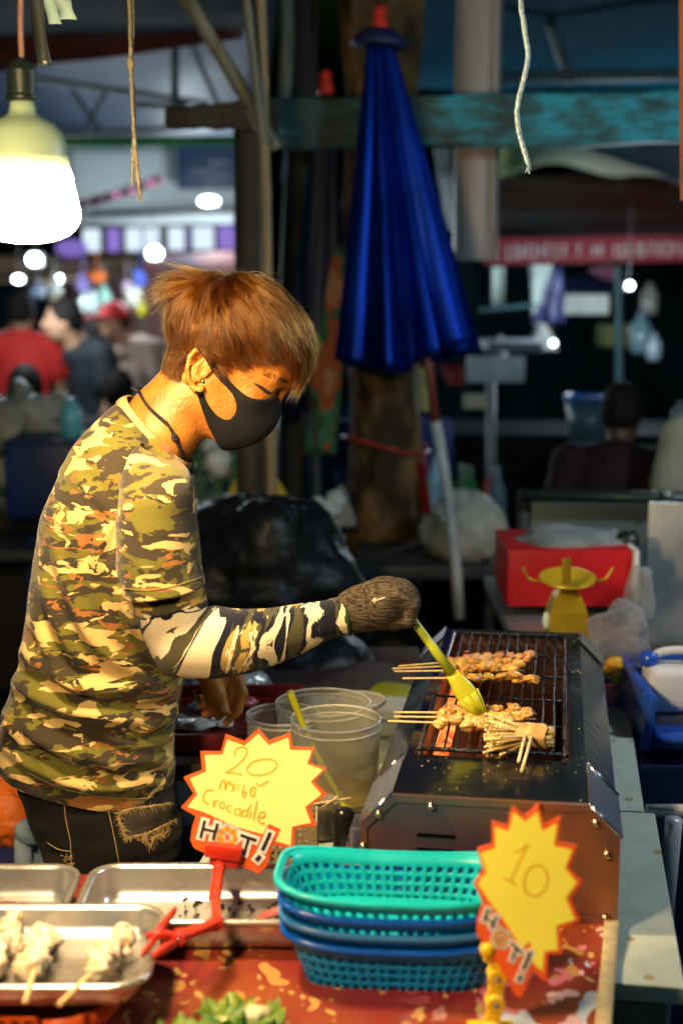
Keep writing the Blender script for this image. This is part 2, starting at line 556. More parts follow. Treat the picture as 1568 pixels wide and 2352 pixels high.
# strips of pale plastic seen between the posts
palepl = pm('pale_plastic_strip', (0.62, 0.66, 0.82), 0.45, var=0.1, trl=0.3)
def ribbon_px(name, label, pts, Y, wpx, mat, cat='strip', group=None):
    s = mpp(Y)
    c = spline([P(u, v, Y) for u, v in pts], 14)
    vs, fs = [], []
    for i, p in enumerate(c):
        w = (wpx[0] + (wpx[1] - wpx[0]) * i / 13) * s * 0.5
        k = mnoise.noise(V((i * 0.4, Y, wpx[0]))) * 0.012
        for q in (-1, -0.4, 0.4, 1):
            vs.append(p + V((w * q, 0.02 * math.cos(q * 2) + k, 0)))
    for i in range(13):
        for k in range(3):
            a = i * 4 + k
            fs.append((a, a + 1, a + 5, a + 4))
    o = mesh_obj(name, vs, fs, mat)
    md = o.modifiers.new('thickness', 'SOLIDIFY'); md.thickness = 0.003; md.offset = 0
    return tag(o, label, cat, group)
ribbon_px('plastic_strip', 'broad pale lavender plastic strip hanging above the peeling board', [(702, 62), (692, 130), (686, 225)], 5.3, (46, 40), palepl)
ribbon_px('plastic_strip', 'narrow pale plastic strip beside the broad lavender strip', [(715, 115), (713, 160), (712, 222)], 5.35, (16, 20), palepl)
ribbon_px('plastic_strip', 'short bright plastic strip slanting below the peeling board', [(674, 318), (664, 370), (656, 416)], 5.3, (32, 18), palepl)

# round column behind the umbrella
mb = MB()
cp = P(1098, 100, 4.75); s4 = mpp(4.75)
bz = P(1098, 598, 4.75).z
mb.lathe([(50 * s4, bz), (50 * s4, bz + 0.004), (51 * s4, bz + 0.03), (50 * s4, bz + 0.06), (52 * s4, cp.z + 0.9)], (cp.x, 4.75, 0), seg=28)
mb.tube([V((cp.x + 0.045, 4.68, bz + 0.1)), V((cp.x + 0.05, 4.675, cp.z + 0.9))], 0.012)
tag(mb.build('rain_pipe', pm('grey_pvc', (0.42, 0.38, 0.37), 0.45, var=0.15, scale=5, stretch=(3, 3, 0.4)), deg=40), 'thick grey white vertical pipe right of the blue umbrella', 'pipe')
ribbon_px('plastic_strip', 'white plastic strip hanging along the grey pipe behind the umbrella', [(1012, 330), (1018, 400), (1028, 470), (1034, 530)], 5.2, (34, 20), pm('white_strip', (0.75, 0.8, 0.82), 0.4, trl=0.3))

# ---------------------------------------------------------------- tree trunk
def trunk():
    Y = 4.75
    vs, fs = [], []
    n, seg = 60, 36
    for i in range(n + 1):
        v = -160 + (1760 + 160) * i / n
        c = P(880 + 6 * math.sin(i * 0.2) - 14 * max(0, 1 - v / 500), v, Y)
        r = (86 + 8 * math.sin(i * 0.33) + 30 * max(0, (v - 1400) / 360) ** 2) * mpp(Y)
        for k in range(seg):
            th = 2 * math.pi * k / seg
            d = V((math.cos(th), math.sin(th), 0))
            q = 1 + 0.10 * mnoise.noise(V((d.x * 1.6, d.y * 1.6, c.z * 1.5))) + 0.05 * mnoise.noise(V((d.x * 6, d.y * 6, c.z * 4)))
            vs.append(c + d * r * q)
    for i in range(n):
        for k in range(seg):
            fs.append((i * seg + k, (i + 1) * seg + k, (i + 1) * seg + (k + 1) % seg, i * seg + (k + 1) % seg))
    bark = pm('tree_bark', (0.04, 0.026, 0.012), 0.8, col2=(0.27, 0.15, 0.045), mixlo=0.42, mixhi=0.66, scale=9, bump=1.0, bscale=16, stretch=(1, 1, 0.5), detail=9, bdist=0.06)
    t = thing('tree', 'thick tree trunk with mottled brown bark behind the umbrella', 'tree', P(880, 1700, Y))
    tr = mesh_obj('trunk', vs, fs, bark, t)
    # limbs and crown above the frame
    mb = MB()
    top = P(868, -150, Y)
    for k in range(6):
        a = k * 1.05 + 0.4
        e = top + V((math.cos(a) * 1.3, math.sin(a) * 1.0 + 0.4, 1.6 + 0.5 * math.sin(k * 2.1)))
        mb.tube(spline([top + V((0, 0, -0.2)), top.lerp(e, 0.5) + V((0, 0, 0.25)), e], 10), [0.10 - 0.008 * j for j in range(10)], seg=8)
    mb.build('limb', bark, t)
    lv, lf = [], []
    r2 = random.Random(3)
    for k in range(1800):
        a = r2.uniform(0, 6.28); q = r2.random() ** 0.5 * 1.9
        c = top + V((math.cos(a) * q, math.sin(a) * q * 0.8 + 0.4, 1.4 + r2.uniform(-0.3, 1.3)))
        d1 = V((r2.gauss(0, 1), r2.gauss(0, 1), r2.gauss(0, 0.5))).normalized() * 0.09
        d2 = d1.cross(V((r2.gauss(0, 1), r2.gauss(0, 1), r2.gauss(0, 1)))).normalized() * 0.035
        b = len(lv); lv += [c - d1, c + d2, c + d1, c - d2]; lf.append((b, b + 1, b + 2, b + 3))
    mesh_obj('crown', lv, lf, pm('leaf', (0.05, 0.09, 0.02), 0.5, trl=0.3), t, smooth=False)
trunk()
mb = MB()
c0 = P(885, 1018, 4.75)
mb.tube([c0 + V((math.cos(a) * 0.142, math.sin(a) * 0.142, 0.010 * math.sin(a * 2) - 0.02 * math.cos(a))) for a in [i * 2 * math.pi / 40 for i in range(41)]], 0.006, seg=6, cap=False)
mb.tube(spline([P(968, 1030, 4.70), P(985, 1100, 4.68), P(990, 1180, 4.66)], 10), 0.005, seg=6)
tag(mb.build('plastic_twine', pm('red_cord_plastic', (0.55, 0.05, 0.04), 0.3)), 'red plastic cord tied around the tree trunk', 'cord')

# ---------------------------------------------------------------- closed parasols
def umbrella(name, label, tip, hem_l, hem_r, Y, nf, mat, capmat, tipmat, amp=0.24, seed=0):
    t3 = P(tip[0], tip[1], Y)
    hl, hr = P(hem_l[0], hem_l[1], Y), P(hem_r[0], hem_r[1], Y)
    hm = hl.lerp(hr, 0.5); R1 = (hr - hl).length * 0.5
    top = t3
    root = thing(name, label, 'umbrella', hm)
    seg, n = nf * 12, 36
    vs, fs = [], []
    rr = random.Random(seed)
    ph = [rr.uniform(-0.35, 0.35) for _ in range(nf)]
    am = [rr.uniform(0.6, 1.25) for _ in range(nf)]
    for i in range(n + 1):
        t = i / n
        c = top.lerp(hm, t)
        r = 0.036 + (R1 - 0.036) * (t ** 1.06)
        for k in range(seg):
            th = 2 * math.pi * k / seg
            w = k / 12.0
            j = int(w) % nf; fr = w - int(w)
            fold = math.sin(math.pi * (fr ** (0.7 + 0.5 * (am[j] - 0.6)))) ** 0.6 * am[j]
            sub = 0.25 * math.sin(2 * math.pi * fr * 2 + ph[j] * 6 + 2.5 * t)
            q = 1 - amp * (0.55 + 0.45 * t) * (fold + sub * 0.5) + 0.04
            z = 0.02 * math.sin(th * 3 + seed) * t + (hr - hm).z * math.cos(th) * t * 0.9 + (-0.03 * fold * t)
            vs.append(c + V((math.cos(th + ph[j] * 0.10 * t) * r * q, math.sin(th) * r * q * 0.85, z)))
    for i in range(n):
        for k in range(seg):
            k2 = (k + 1) % seg
            fs.append((i * seg + k, (i + 1) * seg + k, (i + 1) * seg + k2, i * seg + k2))
    cano = mesh_obj('canopy', vs, fs, mat, root)
    md = cano.modifiers.new('thickness', 'SOLIDIFY'); md.thickness = 0.003; md.offset = -1
    if capmat:
        mb = MB(); mb.lathe([(0.0, 0.045), (0.03, 0.043), (0.068, 0.022), (0.084, -0.004), (0.078, -0.010), (0.03, 0.0)], top + V((0, 0, 0.0)), seg=24, rot=rotm(0, 4, 0))
        mb.build('top_cap', capmat, root)
    mb = MB(); mb.lathe([(0.0, 0.105), (0.015, 0.10), (0.019, 0.085), (0.017, 0.065), (0.024, 0.055), (0.024, 0.03)], top, seg=14)
    mb.build('ferrule', tipmat, root)
    return root, top, hm
blue_sat = pm('blue_nylon', (0.002, 0.026, 0.29), 0.40, metal=0.72, var=0.3, scale=5, bump=0.25, bscale=9, spec=0.2)
navy = pm('navy_nylon', (0.010, 0.016, 0.07), 0.5, var=0.3, scale=5, bump=0.2, bscale=12)
redp = pm('red_plastic', (0.65, 0.035, 0.02), 0.35)
u1, utop, uhm = umbrella('market_umbrella', 'tall blue market umbrella folded shut beside the tree trunk', (872, 100), (762, 838), (1112, 790), 4.2, 10, blue_sat, navy, redp, amp=0.68, seed=4)
pt = [uhm.lerp(utop, 0.3), P(985, 850, 4.2), P(1000, 970, 4.2)]
mb = MB(); mb.tube(pt, 0.014, seg=10); mb.build('pole', pm('umbrella_red_brown', (0.22, 0.05, 0.035), 0.4), u1)
mb = MB(); mb.tube([P(1000, 968, 4.2), P(1022, 1100, 4.2), P(1046, 1290, 4.2), P(1054, 1420, 4.2)], 0.017, seg=10); mb.build('pole', pm('umbrella_white_pole', (0.62, 0.62, 0.58), 0.4), u1)
u2, _, h2 = umbrella('market_umbrella', 'dark navy folded umbrella with red tip hidden behind the blue one', (748, 240), (640, 930), (800, 920), 4.6, 9, navy, None, redp, amp=0.3, seed=9)
mb = MB(); mb.tube([h2 + V((0, 0, 0.2)), V((h2.x + 0.02, 4.6, 0.03))], 0.016, seg=10); mb.build('pole', greyblack, u2)

# camouflage cloth hanging left of the trunk
def camo_simple(name, cols, scale, stretch=(1, 1, 1), rough=0.8, th=(0.42, 0.5, 0.58)):
    m = bpy.data.materials.new(name); m.use_nodes = True
    N = m.node_tree.nodes; L = m.node_tree.links; b = N['Principled BSDF']
    tc = N.new('ShaderNodeTexCoord'); mp = N.new('ShaderNodeMapping'); mp.inputs['Scale'].default_value = stretch
    L.new(tc.outputs['Object'], mp.inputs[0])
    n = N.new('ShaderNodeTexNoise'); n.inputs['Scale'].default_value = scale; n.inputs['Detail'].default_value = 3
    L.new(mp.outputs[0], n.inputs[0])
    cr = N.new('ShaderNodeValToRGB'); cr.color_ramp.interpolation = 'CONSTANT'
    e = cr.color_ramp.elements
    e[0].position = 0; e[0].color = (*cols[0], 1)
    e[1].position = th[0]; e[1].color = (*cols[1], 1)
    for t, c in zip(th[1:], cols[2:]):
        x = e.new(t); x.color = (*c, 1)
    L.new(n.outputs[0], cr.inputs[0]); L.new(cr.outputs[0], b.inputs['Base Color'])
    b.inputs['Roughness'].default_value = rough
    return m
hc = camo_simple('ragged_cloth', [(0.02, 0.03, 0.025), (0.02, 0.12, 0.06), (0.30, 0.08, 0.035), (0.36, 0.20, 0.12)], 9, (1, 1, 0.6), th=(0.44, 0.52, 0.6))
ribbon_px('hanging_cloth', 'ragged green and rust patterned cloth hanging left of the trunk', [(795, 560), (775, 700), (752, 860), (735, 1045)], 4.45, (50, 75), hc, 'cloth')

# ---------------------------------------------------------------- hanging cords near the camera
def cord(name, label, pts, Y, rpx, mat, wob=0.0, cat='cord', strands=1):
    mb = MB()
    s = mpp(Y)
    for q in range(strands):
        p3 = spline([P(u + q * 9, v, Y + q * 0.008) for u, v in pts], 60)
        p3 = [p + V((mnoise.noise(V((i * 0.5, q, 1))) * wob, 0, 0)) for i, p in enumerate(p3)]
        mb.tube(p3, [rpx * s * (1 + 0.25 * mnoise.noise(V((i * 1.3, q, 2)))) for i in range(60)], seg=7)
    # frayed end
    e = P(pts[-1][0], pts[-1][1], Y)
    for k in range(6):
        d = V((rng.uniform(-1, 1) * 0.006, rng.uniform(-1, 1) * 0.004, -rng.uniform(0.004, 0.014)))
        mb.tube([e + V((0, 0, 0.004)), e + d * 0.6, e + d + V((rng.uniform(-.003, .003), 0, 0))], 0.0007, seg=4)
    return tag(mb.build(name, mat), label, cat)
jute = pm('jute_rope', (0.065, 0.055, 0.032), 0.8, var=0.35, scale=160, bump=0.6, bscale=300)
r = cord('hanging_rope', 'doubled brown rope hanging right of the bulb with a frayed end', [(294, -420), (297, -60), (300, 90), (301, 160), (306, 260), (311, 345), (322, 445)], 1.95, 4.5, jute, 0.001)
mb = MB(); s = mpp(1.95)
mb.tube(spline([P(300, -420, 1.955), P(303, -60, 1.955), P(306, 60, 1.955), P(302, 150, 1.955), P(309, 270, 1.955), P(306, 350, 1.955), P(304, 425, 1.955)], 50), 3.8 * s, seg=7)
mb.ball(P(301, 145, 1.952), (9 * s, 9 * s, 16 * s)); mb.ball(P(308, 347, 1.952), (8 * s, 8 * s, 10 * s))
mb.build('second_strand', jute, r)
cord('hanging_string', 'wavy white twisted string hanging at the upper right', [(1186, -420), (1192, -50), (1203, 60), (1212, 130), (1200, 190), (1187, 250), (1193, 310), (1214, 378)], 1.9, 5.5, pm('white_twine', (0.36, 0.50, 0.58), 0.6, var=0.25, scale=220, bump=0.7, bscale=260), 0.0006)
# black strap and plastic tags hanging by the bulb
t = thing('hanging_strap', 'black strap with clear plastic tags hanging beside the bulb cord', 'strap', P(97, -40, 2.05))
s = mpp(2.05)
def flat_strip(pts, w, Y, mat, name, parent, tw=0.3):
    c = spline([P(u, v, Y) for u, v in pts], 18)
    vs, fs = [], []
    for i, p in enumerate(c):
        a = tw * math.sin(i * 0.4)
        d = V((math.cos(a), math.sin(a), 0)) * w * 0.5 * s
        vs += [p - d, p + V((0, -0.002, 0)), p + d]
    for i in range(17):
        fs += [(i * 3, i * 3 + 1, i * 3 + 4, i * 3 + 3), (i * 3 + 1, i * 3 + 2, i * 3 + 5, i * 3 + 4)]
    o = mesh_obj(name, vs, fs, mat, parent)
    md = o.modifiers.new('thickness', 'SOLIDIFY'); md.thickness = 0.003; md.offset = 0
    return o
flat_strip([(92, -300), (90, -40), (86, 10), (92, 80), (104, 150)], 30, 2.05, pm('black_rubber', (0.012, 0.014, 0.012), 0.4), 'strap', t)
clearpl = pm('milky_plastic', (0.25, 0.36, 0.33), 0.25, trl=0.4, var=0.1)
flat_strip([(112, -30), (118, 15), (128, 55)], 26, 2.04, clearpl, 'plastic_tag', t)
flat_strip([(132, -40), (146, 5), (158, 44)], 36, 2.03, clearpl, 'plastic_tag', t, 0.5)
# ================================================================== LAMPS OF THE MARKET BEHIND
cool = (0.80, 0.93, 1.0)
def led_lamp(label, u, v, Y, wpx, hpx, watts, col=cool, estr=30, cordto=True, group='small cool white stall lamps', aim=None):
    s = mpp(Y, v)
    c = P(u, v, Y)
    t = thing('stall_lamp', label, 'lamp', c, group)
    w, h = wpx * s, hpx * s
    mb = MB(); mb.bbox(c + V((0, 0.03, 0)), (w * 1.05, 0.03, h * 1.05), 0.004)
    mb.tube([c + V((0, 0.03, h * 0.5)), c + V((0, 0.03, h * 0.5 + 0.35))], 0.002, seg=6)
    mb.build('housing', greyblack, t, deg=30)
    mb = MB(); mb.ball(c, (w * 0.46, 0.028, h * 0.46), 16, 10)
    mb.build('lens', em('led_%d_%d' % (u, v), col, estr), t)
    if watts:
        ld = bpy.data.lights.new('glow', 'POINT'); ld.energy = watts; ld.color = col; ld.shadow_soft_size = 0.08
        lo = bpy.data.objects.new('glow', ld); COL.objects.link(lo)
        adopt(lo, t); lo.location = c + V((0, -0.12, -0.05))
    return t
led_lamp('wide floodlight in front of the white tent wall', 480, 462, 10.9, 46, 20, 48, group=None)
led_lamp('square floodlight above the market crowd under the purple signs', 355, 581, 9.0, 36, 30, 26, group=None)
led_lamp('round lamp just under the big hanging bulb', 80, 596, 7.1, 36, 30, 30, group=None)
led_lamp('oval lamp low at the left edge above the red shirt', 43, 641, 8.6, 24, 16, 30, group=None)
led_lamp('small round lamp above the black shirt person', 138, 641, 9.5, 14, 14, 20, group=None)
led_lamp('small round lamp beside the pink awning on the right', 1445, 656, 6.7, 18, 18, 34, group=None, estr=14)
led_lamp('small round lamp hanging over the dark stall counter on the right', 1270, 788, 6.8, 16, 16, 0, group=None, estr=8)

led_lamp('cool LED lamp of the neighbouring stall outside the right edge', 2800, -110, 2.4, 150, 60, 52, group=None)

# ================================================================== LEFT BACKGROUND
whitewall = pm('white_tent_cloth', (0.80, 0.86, 0.88), 0.7, var=0.12, scale=1.2, bump=0.3, bscale=5)
strip_px('tent_wall', 'white tent wall lit by floodlights behind the rope', 'tent wall', [(150, 338), (548, 338), (548, 500), (150, 500)], [12, 12, 11.8, 11.8], whitewall, sag=0.05, seed=11)
strip_px('tent_wall', 'narrow white tent skirt under the dark bar', 'tent wall', [(150, 492), (545, 488), (545, 512), (150, 516)], [11.5, 11.5, 11.4, 11.4], whitewall, sag=0.03, seed=12)
bar_px('tent_rail', 'dark bar across the foot of the white tent wall', 'rail', [(205, 492), (545, 481)], [11.3, 11.3], 6, greyblack)
mb = MB(); c = P(480, 382, 11.6)
s = mpp(11.6)
mb.bbox(c, (140 * s, 0.05, 100 * s), 0.01)
sg = thing('shop_sign', 'dark navy sign board on the white tent wall', 'sign', c)
mb.build('board', pm('navy_board', (0.012, 0.035, 0.085), 0.5, var=0.4), sg)
mb = MB()
for k, (du, dv, w) in enumerate(((20, -8, 40), (-10, 12, 60), (30, 18, 26))):
    mb.box(P(480 + du, 382 + dv, 11.55), (w * s, 0.01, 9 * s))
mb.build('faded_text', pm('faded_letter', (0.12, 0.14, 0.20), 0.6), sg, smooth=False)
# lit panels, alternately white and purple
for k, (u0, u1, purple) in enumerate(((190, 232, 0), (245, 278, 1), (288, 328, 0), (330, 368, 0), (385, 425, 0), (428, 436, 1), (442, 492, 0), (500, 540, 1))):
    c = P((u0 + u1) / 2, 552 - 0.02 * (u0 - 190), 10.2); s = mpp(10.2)
    t = thing('light_box', '%s glowing panel %s in the row above the crowd' % ('purple' if purple else 'white', ('at the left end', 'second along', 'third along', 'fourth along', 'fifth along', 'thin sixth', 'seventh along', 'at the right end')[k]), 'light box', c, 'row of glowing sign panels')
    mb = MB(); mb.bbox(c + V((0, 0.04, 0)), ((u1 - u0 + 4) * s, 0.06, 56 * s), 0.01); mb.build('case', greyblack, t)
    mb = MB(); mb.bbox(c, ((u1 - u0 - 4) * s, 0.01, 50 * s), 0.003)
    mb.build('panel', em('box_purple' if purple else 'box_white', (0.42, 0.28, 0.95) if purple else (0.72, 0.88, 1.0), 0.7 if purple else 1.1), t)
mb = MB(); c = P(165, 570, 9.8)
mb.ball(c, (0.11, 0.1, 0.06)); 
tag(mb.build('paper_lantern', em('violet_glow', (0.36, 0.25, 0.9), 0.6)), 'violet glowing lantern just below the big bulb', 'lantern')
# pink garland
mb = MB()
gp3 = [P(u, v, 10.8) for u, v in ((180, 470), (230, 458), (268, 447), (306, 434), (345, 420), (372, 408))]
mb.tube(spline(gp3, 30), [0.03 + 0.012 * math.sin(i * 1.7) for i in range(30)], seg=7)
gl = thing('garland', 'red tinsel garland with pink bulbs sloping across the white tent wall', 'garland', gp3[0])
mb.build('tinsel', pm('red_tinsel', (0.12, 0.015, 0.03), 0.6), gl)
for u, v in ((268, 447), (345, 420), (306, 438)):
    mb = MB(); mb.ball(P(u, v, 10.7), 0.022, 10, 8); mb.build('pink_bulb', em('pink_glow', (1.0, 0.35, 0.75), 0.9), gl)
strip_px('stall_curtain', 'maroon stall front cloth behind the market crowd', 'stall', [(150, 580), (560, 582), (560, 860), (150, 860)], [10.8, 10.8, 10.6, 10.6], pm('maroon_stall', (0.14, 0.05, 0.05), 0.7, col2=(0.05, 0.03, 0.04), scale=2.2), sag=0.08, seed=13)
strip_px('stall_curtain', 'brown stall awning at the left below the lamps', 'stall', [(-160, 585), (330, 575), (330, 640), (-160, 650)], [9.9, 9.9, 9.4, 9.4], pm('brown_awning', (0.12, 0.07, 0.035), 0.7, var=0.5, scale=3), sag=0.08, seed=14)
# bags added in place of small stall lights and bright spots
light_spot_bags = [('orange lantern shape standing in for a stall light over the crowd', 225, 636, 22, 12, (0.75, 0.16, 0.02)), ('white bundle standing in for a bright spot above the red cap person', 212, 700, 26, 24, (0.65, 0.75, 0.75)),
         ('pale green bag standing in for a stall light near the red cap person', 240, 682, 16, 20, (0.35, 0.60, 0.52)), ('yellow bag standing in for a stall light right of the crowd', 327, 712, 15, 14, (0.55, 0.48, 0.03)),
         ('cream paper bag hanging left of the vendor\'s hair', 308, 684, 24, 22, (0.55, 0.55, 0.45)), ('grey bag standing in for a light spot under the small round lamp', 128, 664, 14, 26, (0.45, 0.5, 0.46)),
         ('blue bag standing in for a light spot above the crowd', 322, 640, 16, 18, (0.08, 0.12, 0.5)), ('purple bag standing in for a light spot above the crowd', 192, 650, 18, 20, (0.25, 0.20, 0.5)),
         ('small mauve bag left of the vendor\'s hair', 293, 660, 14, 12, (0.4, 0.32, 0.42)), ('tan shape standing in for a light spot under the small lamp', 133, 692, 16, 14, (0.35, 0.2, 0.08)),
         ('green parcel low beside the vendor\'s hair', 330, 790, 14, 18, (0.05, 0.22, 0.08)), ('dim blue bag standing in for a light spot over the red shirt person', 88, 668, 18, 14, (0.2, 0.25, 0.35))]
for k, (lab, u, v, w, h, col) in enumerate(light_spot_bags):
    s = mpp(9.3); c = P(u, v, 9.3)
    mb = MB(); mb.ball(c, (w * s * 0.8, 0.06, h * s), 18, 14, jit=0.9, sc=2.6, seed=k + 1)
    mb.tube([c + V((0, 0, h * s * 0.8)), c + V((0, 0, h * s + 0.15))], 0.003, seg=6)
    tag(mb.build('light_spot_bag', pm('light_spot_bags_%d' % k, col, 0.5, trl=0.2)), lab, 'bag')

# ---------------------------------------------------------------- people of the crowd
def person(label, u, Y, vtop, face, shirt, pants, hair=(0.012, 0.010, 0.009), seated=False, cap=None, arms=None, lean=0.0, h=0.011, skin=(0.30, 0.16, 0.09), apron=None, headtilt=0.0):
    top = P(u, vtop, Y)
    H = top.z
    k = H / (1.72 if not seated else 1.27)
    if seated: k = H / 1.27
    zs = 0.0 if not seated else -0.45
    J = dict(pel=(0, 0, 0.95), chest=(0.02, 0, 1.28), neck=(0.02 + lean, 0, 1.47), head=(0.045 + lean * 1.4, 0, 1.60),
             shl=(0, 0.185, 1.41), shr=(0, -0.185, 1.41), ell=(-0.02, 0.25, 1.13), elr=(-0.02, -0.25, 1.13), wrl=(0.08, 0.24, 0.90), wrr=(0.08, -0.24, 0.90),
             hpl=(0, 0.09, 0.92), hpr=(0, -0.09, 0.92), knl=(0.03, 0.10, 0.50), knr=(0.03, -0.10, 0.50), anl=(-0.02, 0.10, 0.08), anr=(-0.02, -0.10, 0.08))
    if seated:
        for q in ('hpl', 'hpr', 'knl', 'knr', 'anl', 'anr'): pass
        J['knl'] = (0.42, 0.12, 0.93); J['knr'] = (0.42, -0.12, 0.93); J['anl'] = (0.40, 0.12, 0.52); J['anr'] = (0.40, -0.12, 0.52)
        J['wrl'] = (0.30, 0.16, 1.0); J['wrr'] = (0.30, -0.16, 1.0)
    for a_, b_ in (arms or {}).items(): J[a_] = b_
    J = {q: np.array(w, dtype=np.float32) + np.array((0, 0, zs), dtype=np.float32) for q, w in J.items()}
    hd = J['head']
    def skinf(p):
        d = sd_ell(p, hd, (0.098, 0.076, 0.118))
        d = smin(d, sd_ell(p, hd + np.array((0.03, 0, -0.06)), (0.06, 0.055, 0.065)), 0.03)
        d = smin(d, sd_ell(p, hd + np.array((0.105, 0, -0.02)), (0.022, 0.015, 0.028)), 0.015)
        for s_ in (-1, 1): d = smin(d, sd_ell(p, hd + np.array((0.0, s_ * 0.078, -0.01)), (0.02, 0.01, 0.032)), 0.008)
        d = smin(d, sd_cap(p, hd + np.array((-0.02, 0, -0.06)), J['neck'] - np.array((0.02, 0, 0.06)), 0.055, 0.062), 0.03)
        d = smin(d, sd_cap(p, J['chest'], J['pel'], 0.10, 0.11), 0.08)
        for s_ in 'lr':
            sg_ = 1 if s_ == 'l' else -1
            d = smin(d, sd_cap(p, J['chest'] + np.array((0, 0, .08)), J['sh' + s_], 0.08, 0.05), 0.06)
            d = smin(d, sd_cap(p, J['sh' + s_], J['el' + s_], 0.048, 0.038), 0.03)
            d = smin(d, sd_cap(p, J['el' + s_], J['wr' + s_], 0.038, 0.026), 0.02)
            dr = J['wr' + s_] - J['el' + s_]; dr = dr / np.linalg.norm(dr)
            d = smin(d, sd_cap(p, J['wr' + s_], J['wr' + s_] + dr * 0.08, 0.028, 0.034), 0.02)
            sidev = np.cross(dr, np.array((0, sg_, 0.2))); sidev = sidev / (np.linalg.norm(sidev) + 1e-6)
            for f in range(4):
                b0 = J['wr' + s_] + dr * 0.085 + sidev * (f - 1.5) * 0.02
                d = smin(d, sd_cap(p, b0, b0 + dr * (0.075 - 0.008 * abs(f - 1.3)) + np.array((0.012, -sg_ * 0.02, 0)), 0.0115, 0.0095), 0.006)
            b0 = J['wr' + s_] + dr * 0.03 + sidev * 0.03
            d = smin(d, sd_cap(p, b0, b0 + dr * 0.05 + sidev * 0.03, 0.014, 0.011), 0.01)
            d = smin(d, sd_cap(p, J['hp' + s_], J['kn' + s_], 0.075, 0.05), 0.04)
            d = smin(d, sd_cap(p, J['kn' + s_], J['an' + s_], 0.05, 0.035), 0.03)
            d = smin(d, sd_cap(p, J['an' + s_] - np.array((0, 0, .03)), J['an' + s_] + np.array((0.15, 0, -0.045)), 0.04, 0.032), 0.03)
        return d
    def shirtf(p):
        d = sd_ell(p, J['chest'] + np.array((0, 0, 0.02)), (0.125, 0.19, 0.21))
        d = smin(d, sd_ell(p, J['pel'] + np.array((0, 0, 0.08)), (0.13, 0.175, 0.20)), 0.10)
        for s_ in 'lr':
            d = smin(d, sd_cap(p, J['neck'] - np.array((0, 0, .07)), J['sh' + s_], 0.06, 0.072), 0.04)
            d = smin(d, sd_cap(p, J['sh' + s_], J['sh' + s_] * 0.4 + J['el' + s_] * 0.6, 0.07, 0.075), 0.03)
        return d
    def pantsf(p):
        d = sd_ell(p, J['pel'] - np.array((0, 0, 0.02)), (0.13, 0.17, 0.13))
        for s_ in 'lr':
            d = smin(d, sd_cap(p, J['hp' + s_], J['kn' + s_], 0.092, 0.07), 0.04)
            d = smin(d, sd_cap(p, J['kn' + s_], J['an' + s_] * 0.9 + J['kn' + s_] * 0.1, 0.07, 0.06), 0.03)
        return d
    def hairf(p):
        d = sd_ell(p, hd + np.array((-0.018, 0, 0.022)), (0.103, 0.090, 0.118))
        cut = (p[:, 0] - hd[0]) * 0.75 - (p[:, 2] - hd[2]) * 1.0 - 0.028
        return smax(d, cut, 0.02)
    rz = Matrix.Rotation(R(face), 3, 'Z')
    M = np.array(rz) * k
    base = np.array((top.x, Y, 0.0)) - (M @ np.array((hd[0], 0, 0)))
    t = thing('person', label, 'person', V(base), 'people of the market crowd')
    def put(nm, fn, lo, hi, mat, hh=h):
        vs, F = sdf_mesh(fn, lo, hi, hh)
        vs = vs @ M.T + base
        return np_obj(nm, vs, F, mat, t)
    lo = (-0.45, -0.62, -0.06); hi = (0.75, 0.62, 1.80 + zs)
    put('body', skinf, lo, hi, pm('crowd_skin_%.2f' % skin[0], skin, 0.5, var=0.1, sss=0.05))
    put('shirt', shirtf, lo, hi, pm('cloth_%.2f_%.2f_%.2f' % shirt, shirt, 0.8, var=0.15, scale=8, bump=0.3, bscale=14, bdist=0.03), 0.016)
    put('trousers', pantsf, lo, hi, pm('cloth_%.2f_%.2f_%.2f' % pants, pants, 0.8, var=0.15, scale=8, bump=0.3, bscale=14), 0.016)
    hr_ = put('hair', hairf, lo, hi, pm('hair_%.2f' % hair[0], hair, 0.7, var=0.3, scale=30, bump=0.5, bscale=60, spec=0.12))
    if cap:
        def capf(p):
            d = smax(sd_ell(p, hd + np.array((-0.005, 0, 0.03)), (0.112, 0.096, 0.112)), -(p[:, 2] - hd[2] - 0.02), 0.01)
            return smin(d, smax(sd_ell(p, hd + np.array((0.13, 0, 0.03)), (0.09, 0.075, 0.012)), -(p[:, 0] - hd[0] - 0.05), 0.01), 0.01)
        put('cap', capf, lo, hi, pm('cap_%.2f' % cap[0], cap, 0.7))
    return t
person('person in a red shirt seen from behind at the left edge', 46, 8.0, 672, 92, (0.62, 0.025, 0.02), (0.03, 0.03, 0.05), lean=0.02)
person('person in a black shirt bending with an arm hanging', 142, 7.4, 690, 205, (0.012, 0.018, 0.024), (0.03, 0.03, 0.04), lean=0.10,
       arms={'wrl': (0.12, 0.27, 0.88)}, skin=(0.42, 0.22, 0.13))
person('person with a red cap and pale beige top in the crowd', 262, 8.6, 698, 215, (0.30, 0.22, 0.17), (0.05, 0.04, 0.04), cap=(0.55, 0.03, 0.03), lean=0.12, skin=(0.36, 0.2, 0.12), arms={'wrl': (0.28, 0.3, 1.0)})
person('seated person with black hair in front of the red shirt', 58, 6.9, 842, 95, (0.05, 0.035, 0.03), (0.04, 0.04, 0.05), seated=True)
person('seated person with black hair beside the vendor\'s back', 272, 7.2, 852, 95, (0.03, 0.03, 0.035), (0.04, 0.04, 0.05), seated=True)
person('standing person in dark blue among the crowd left of the vendor\'s hair', 212, 9.6, 735, 150, (0.02, 0.05, 0.10), (0.03, 0.03, 0.04))
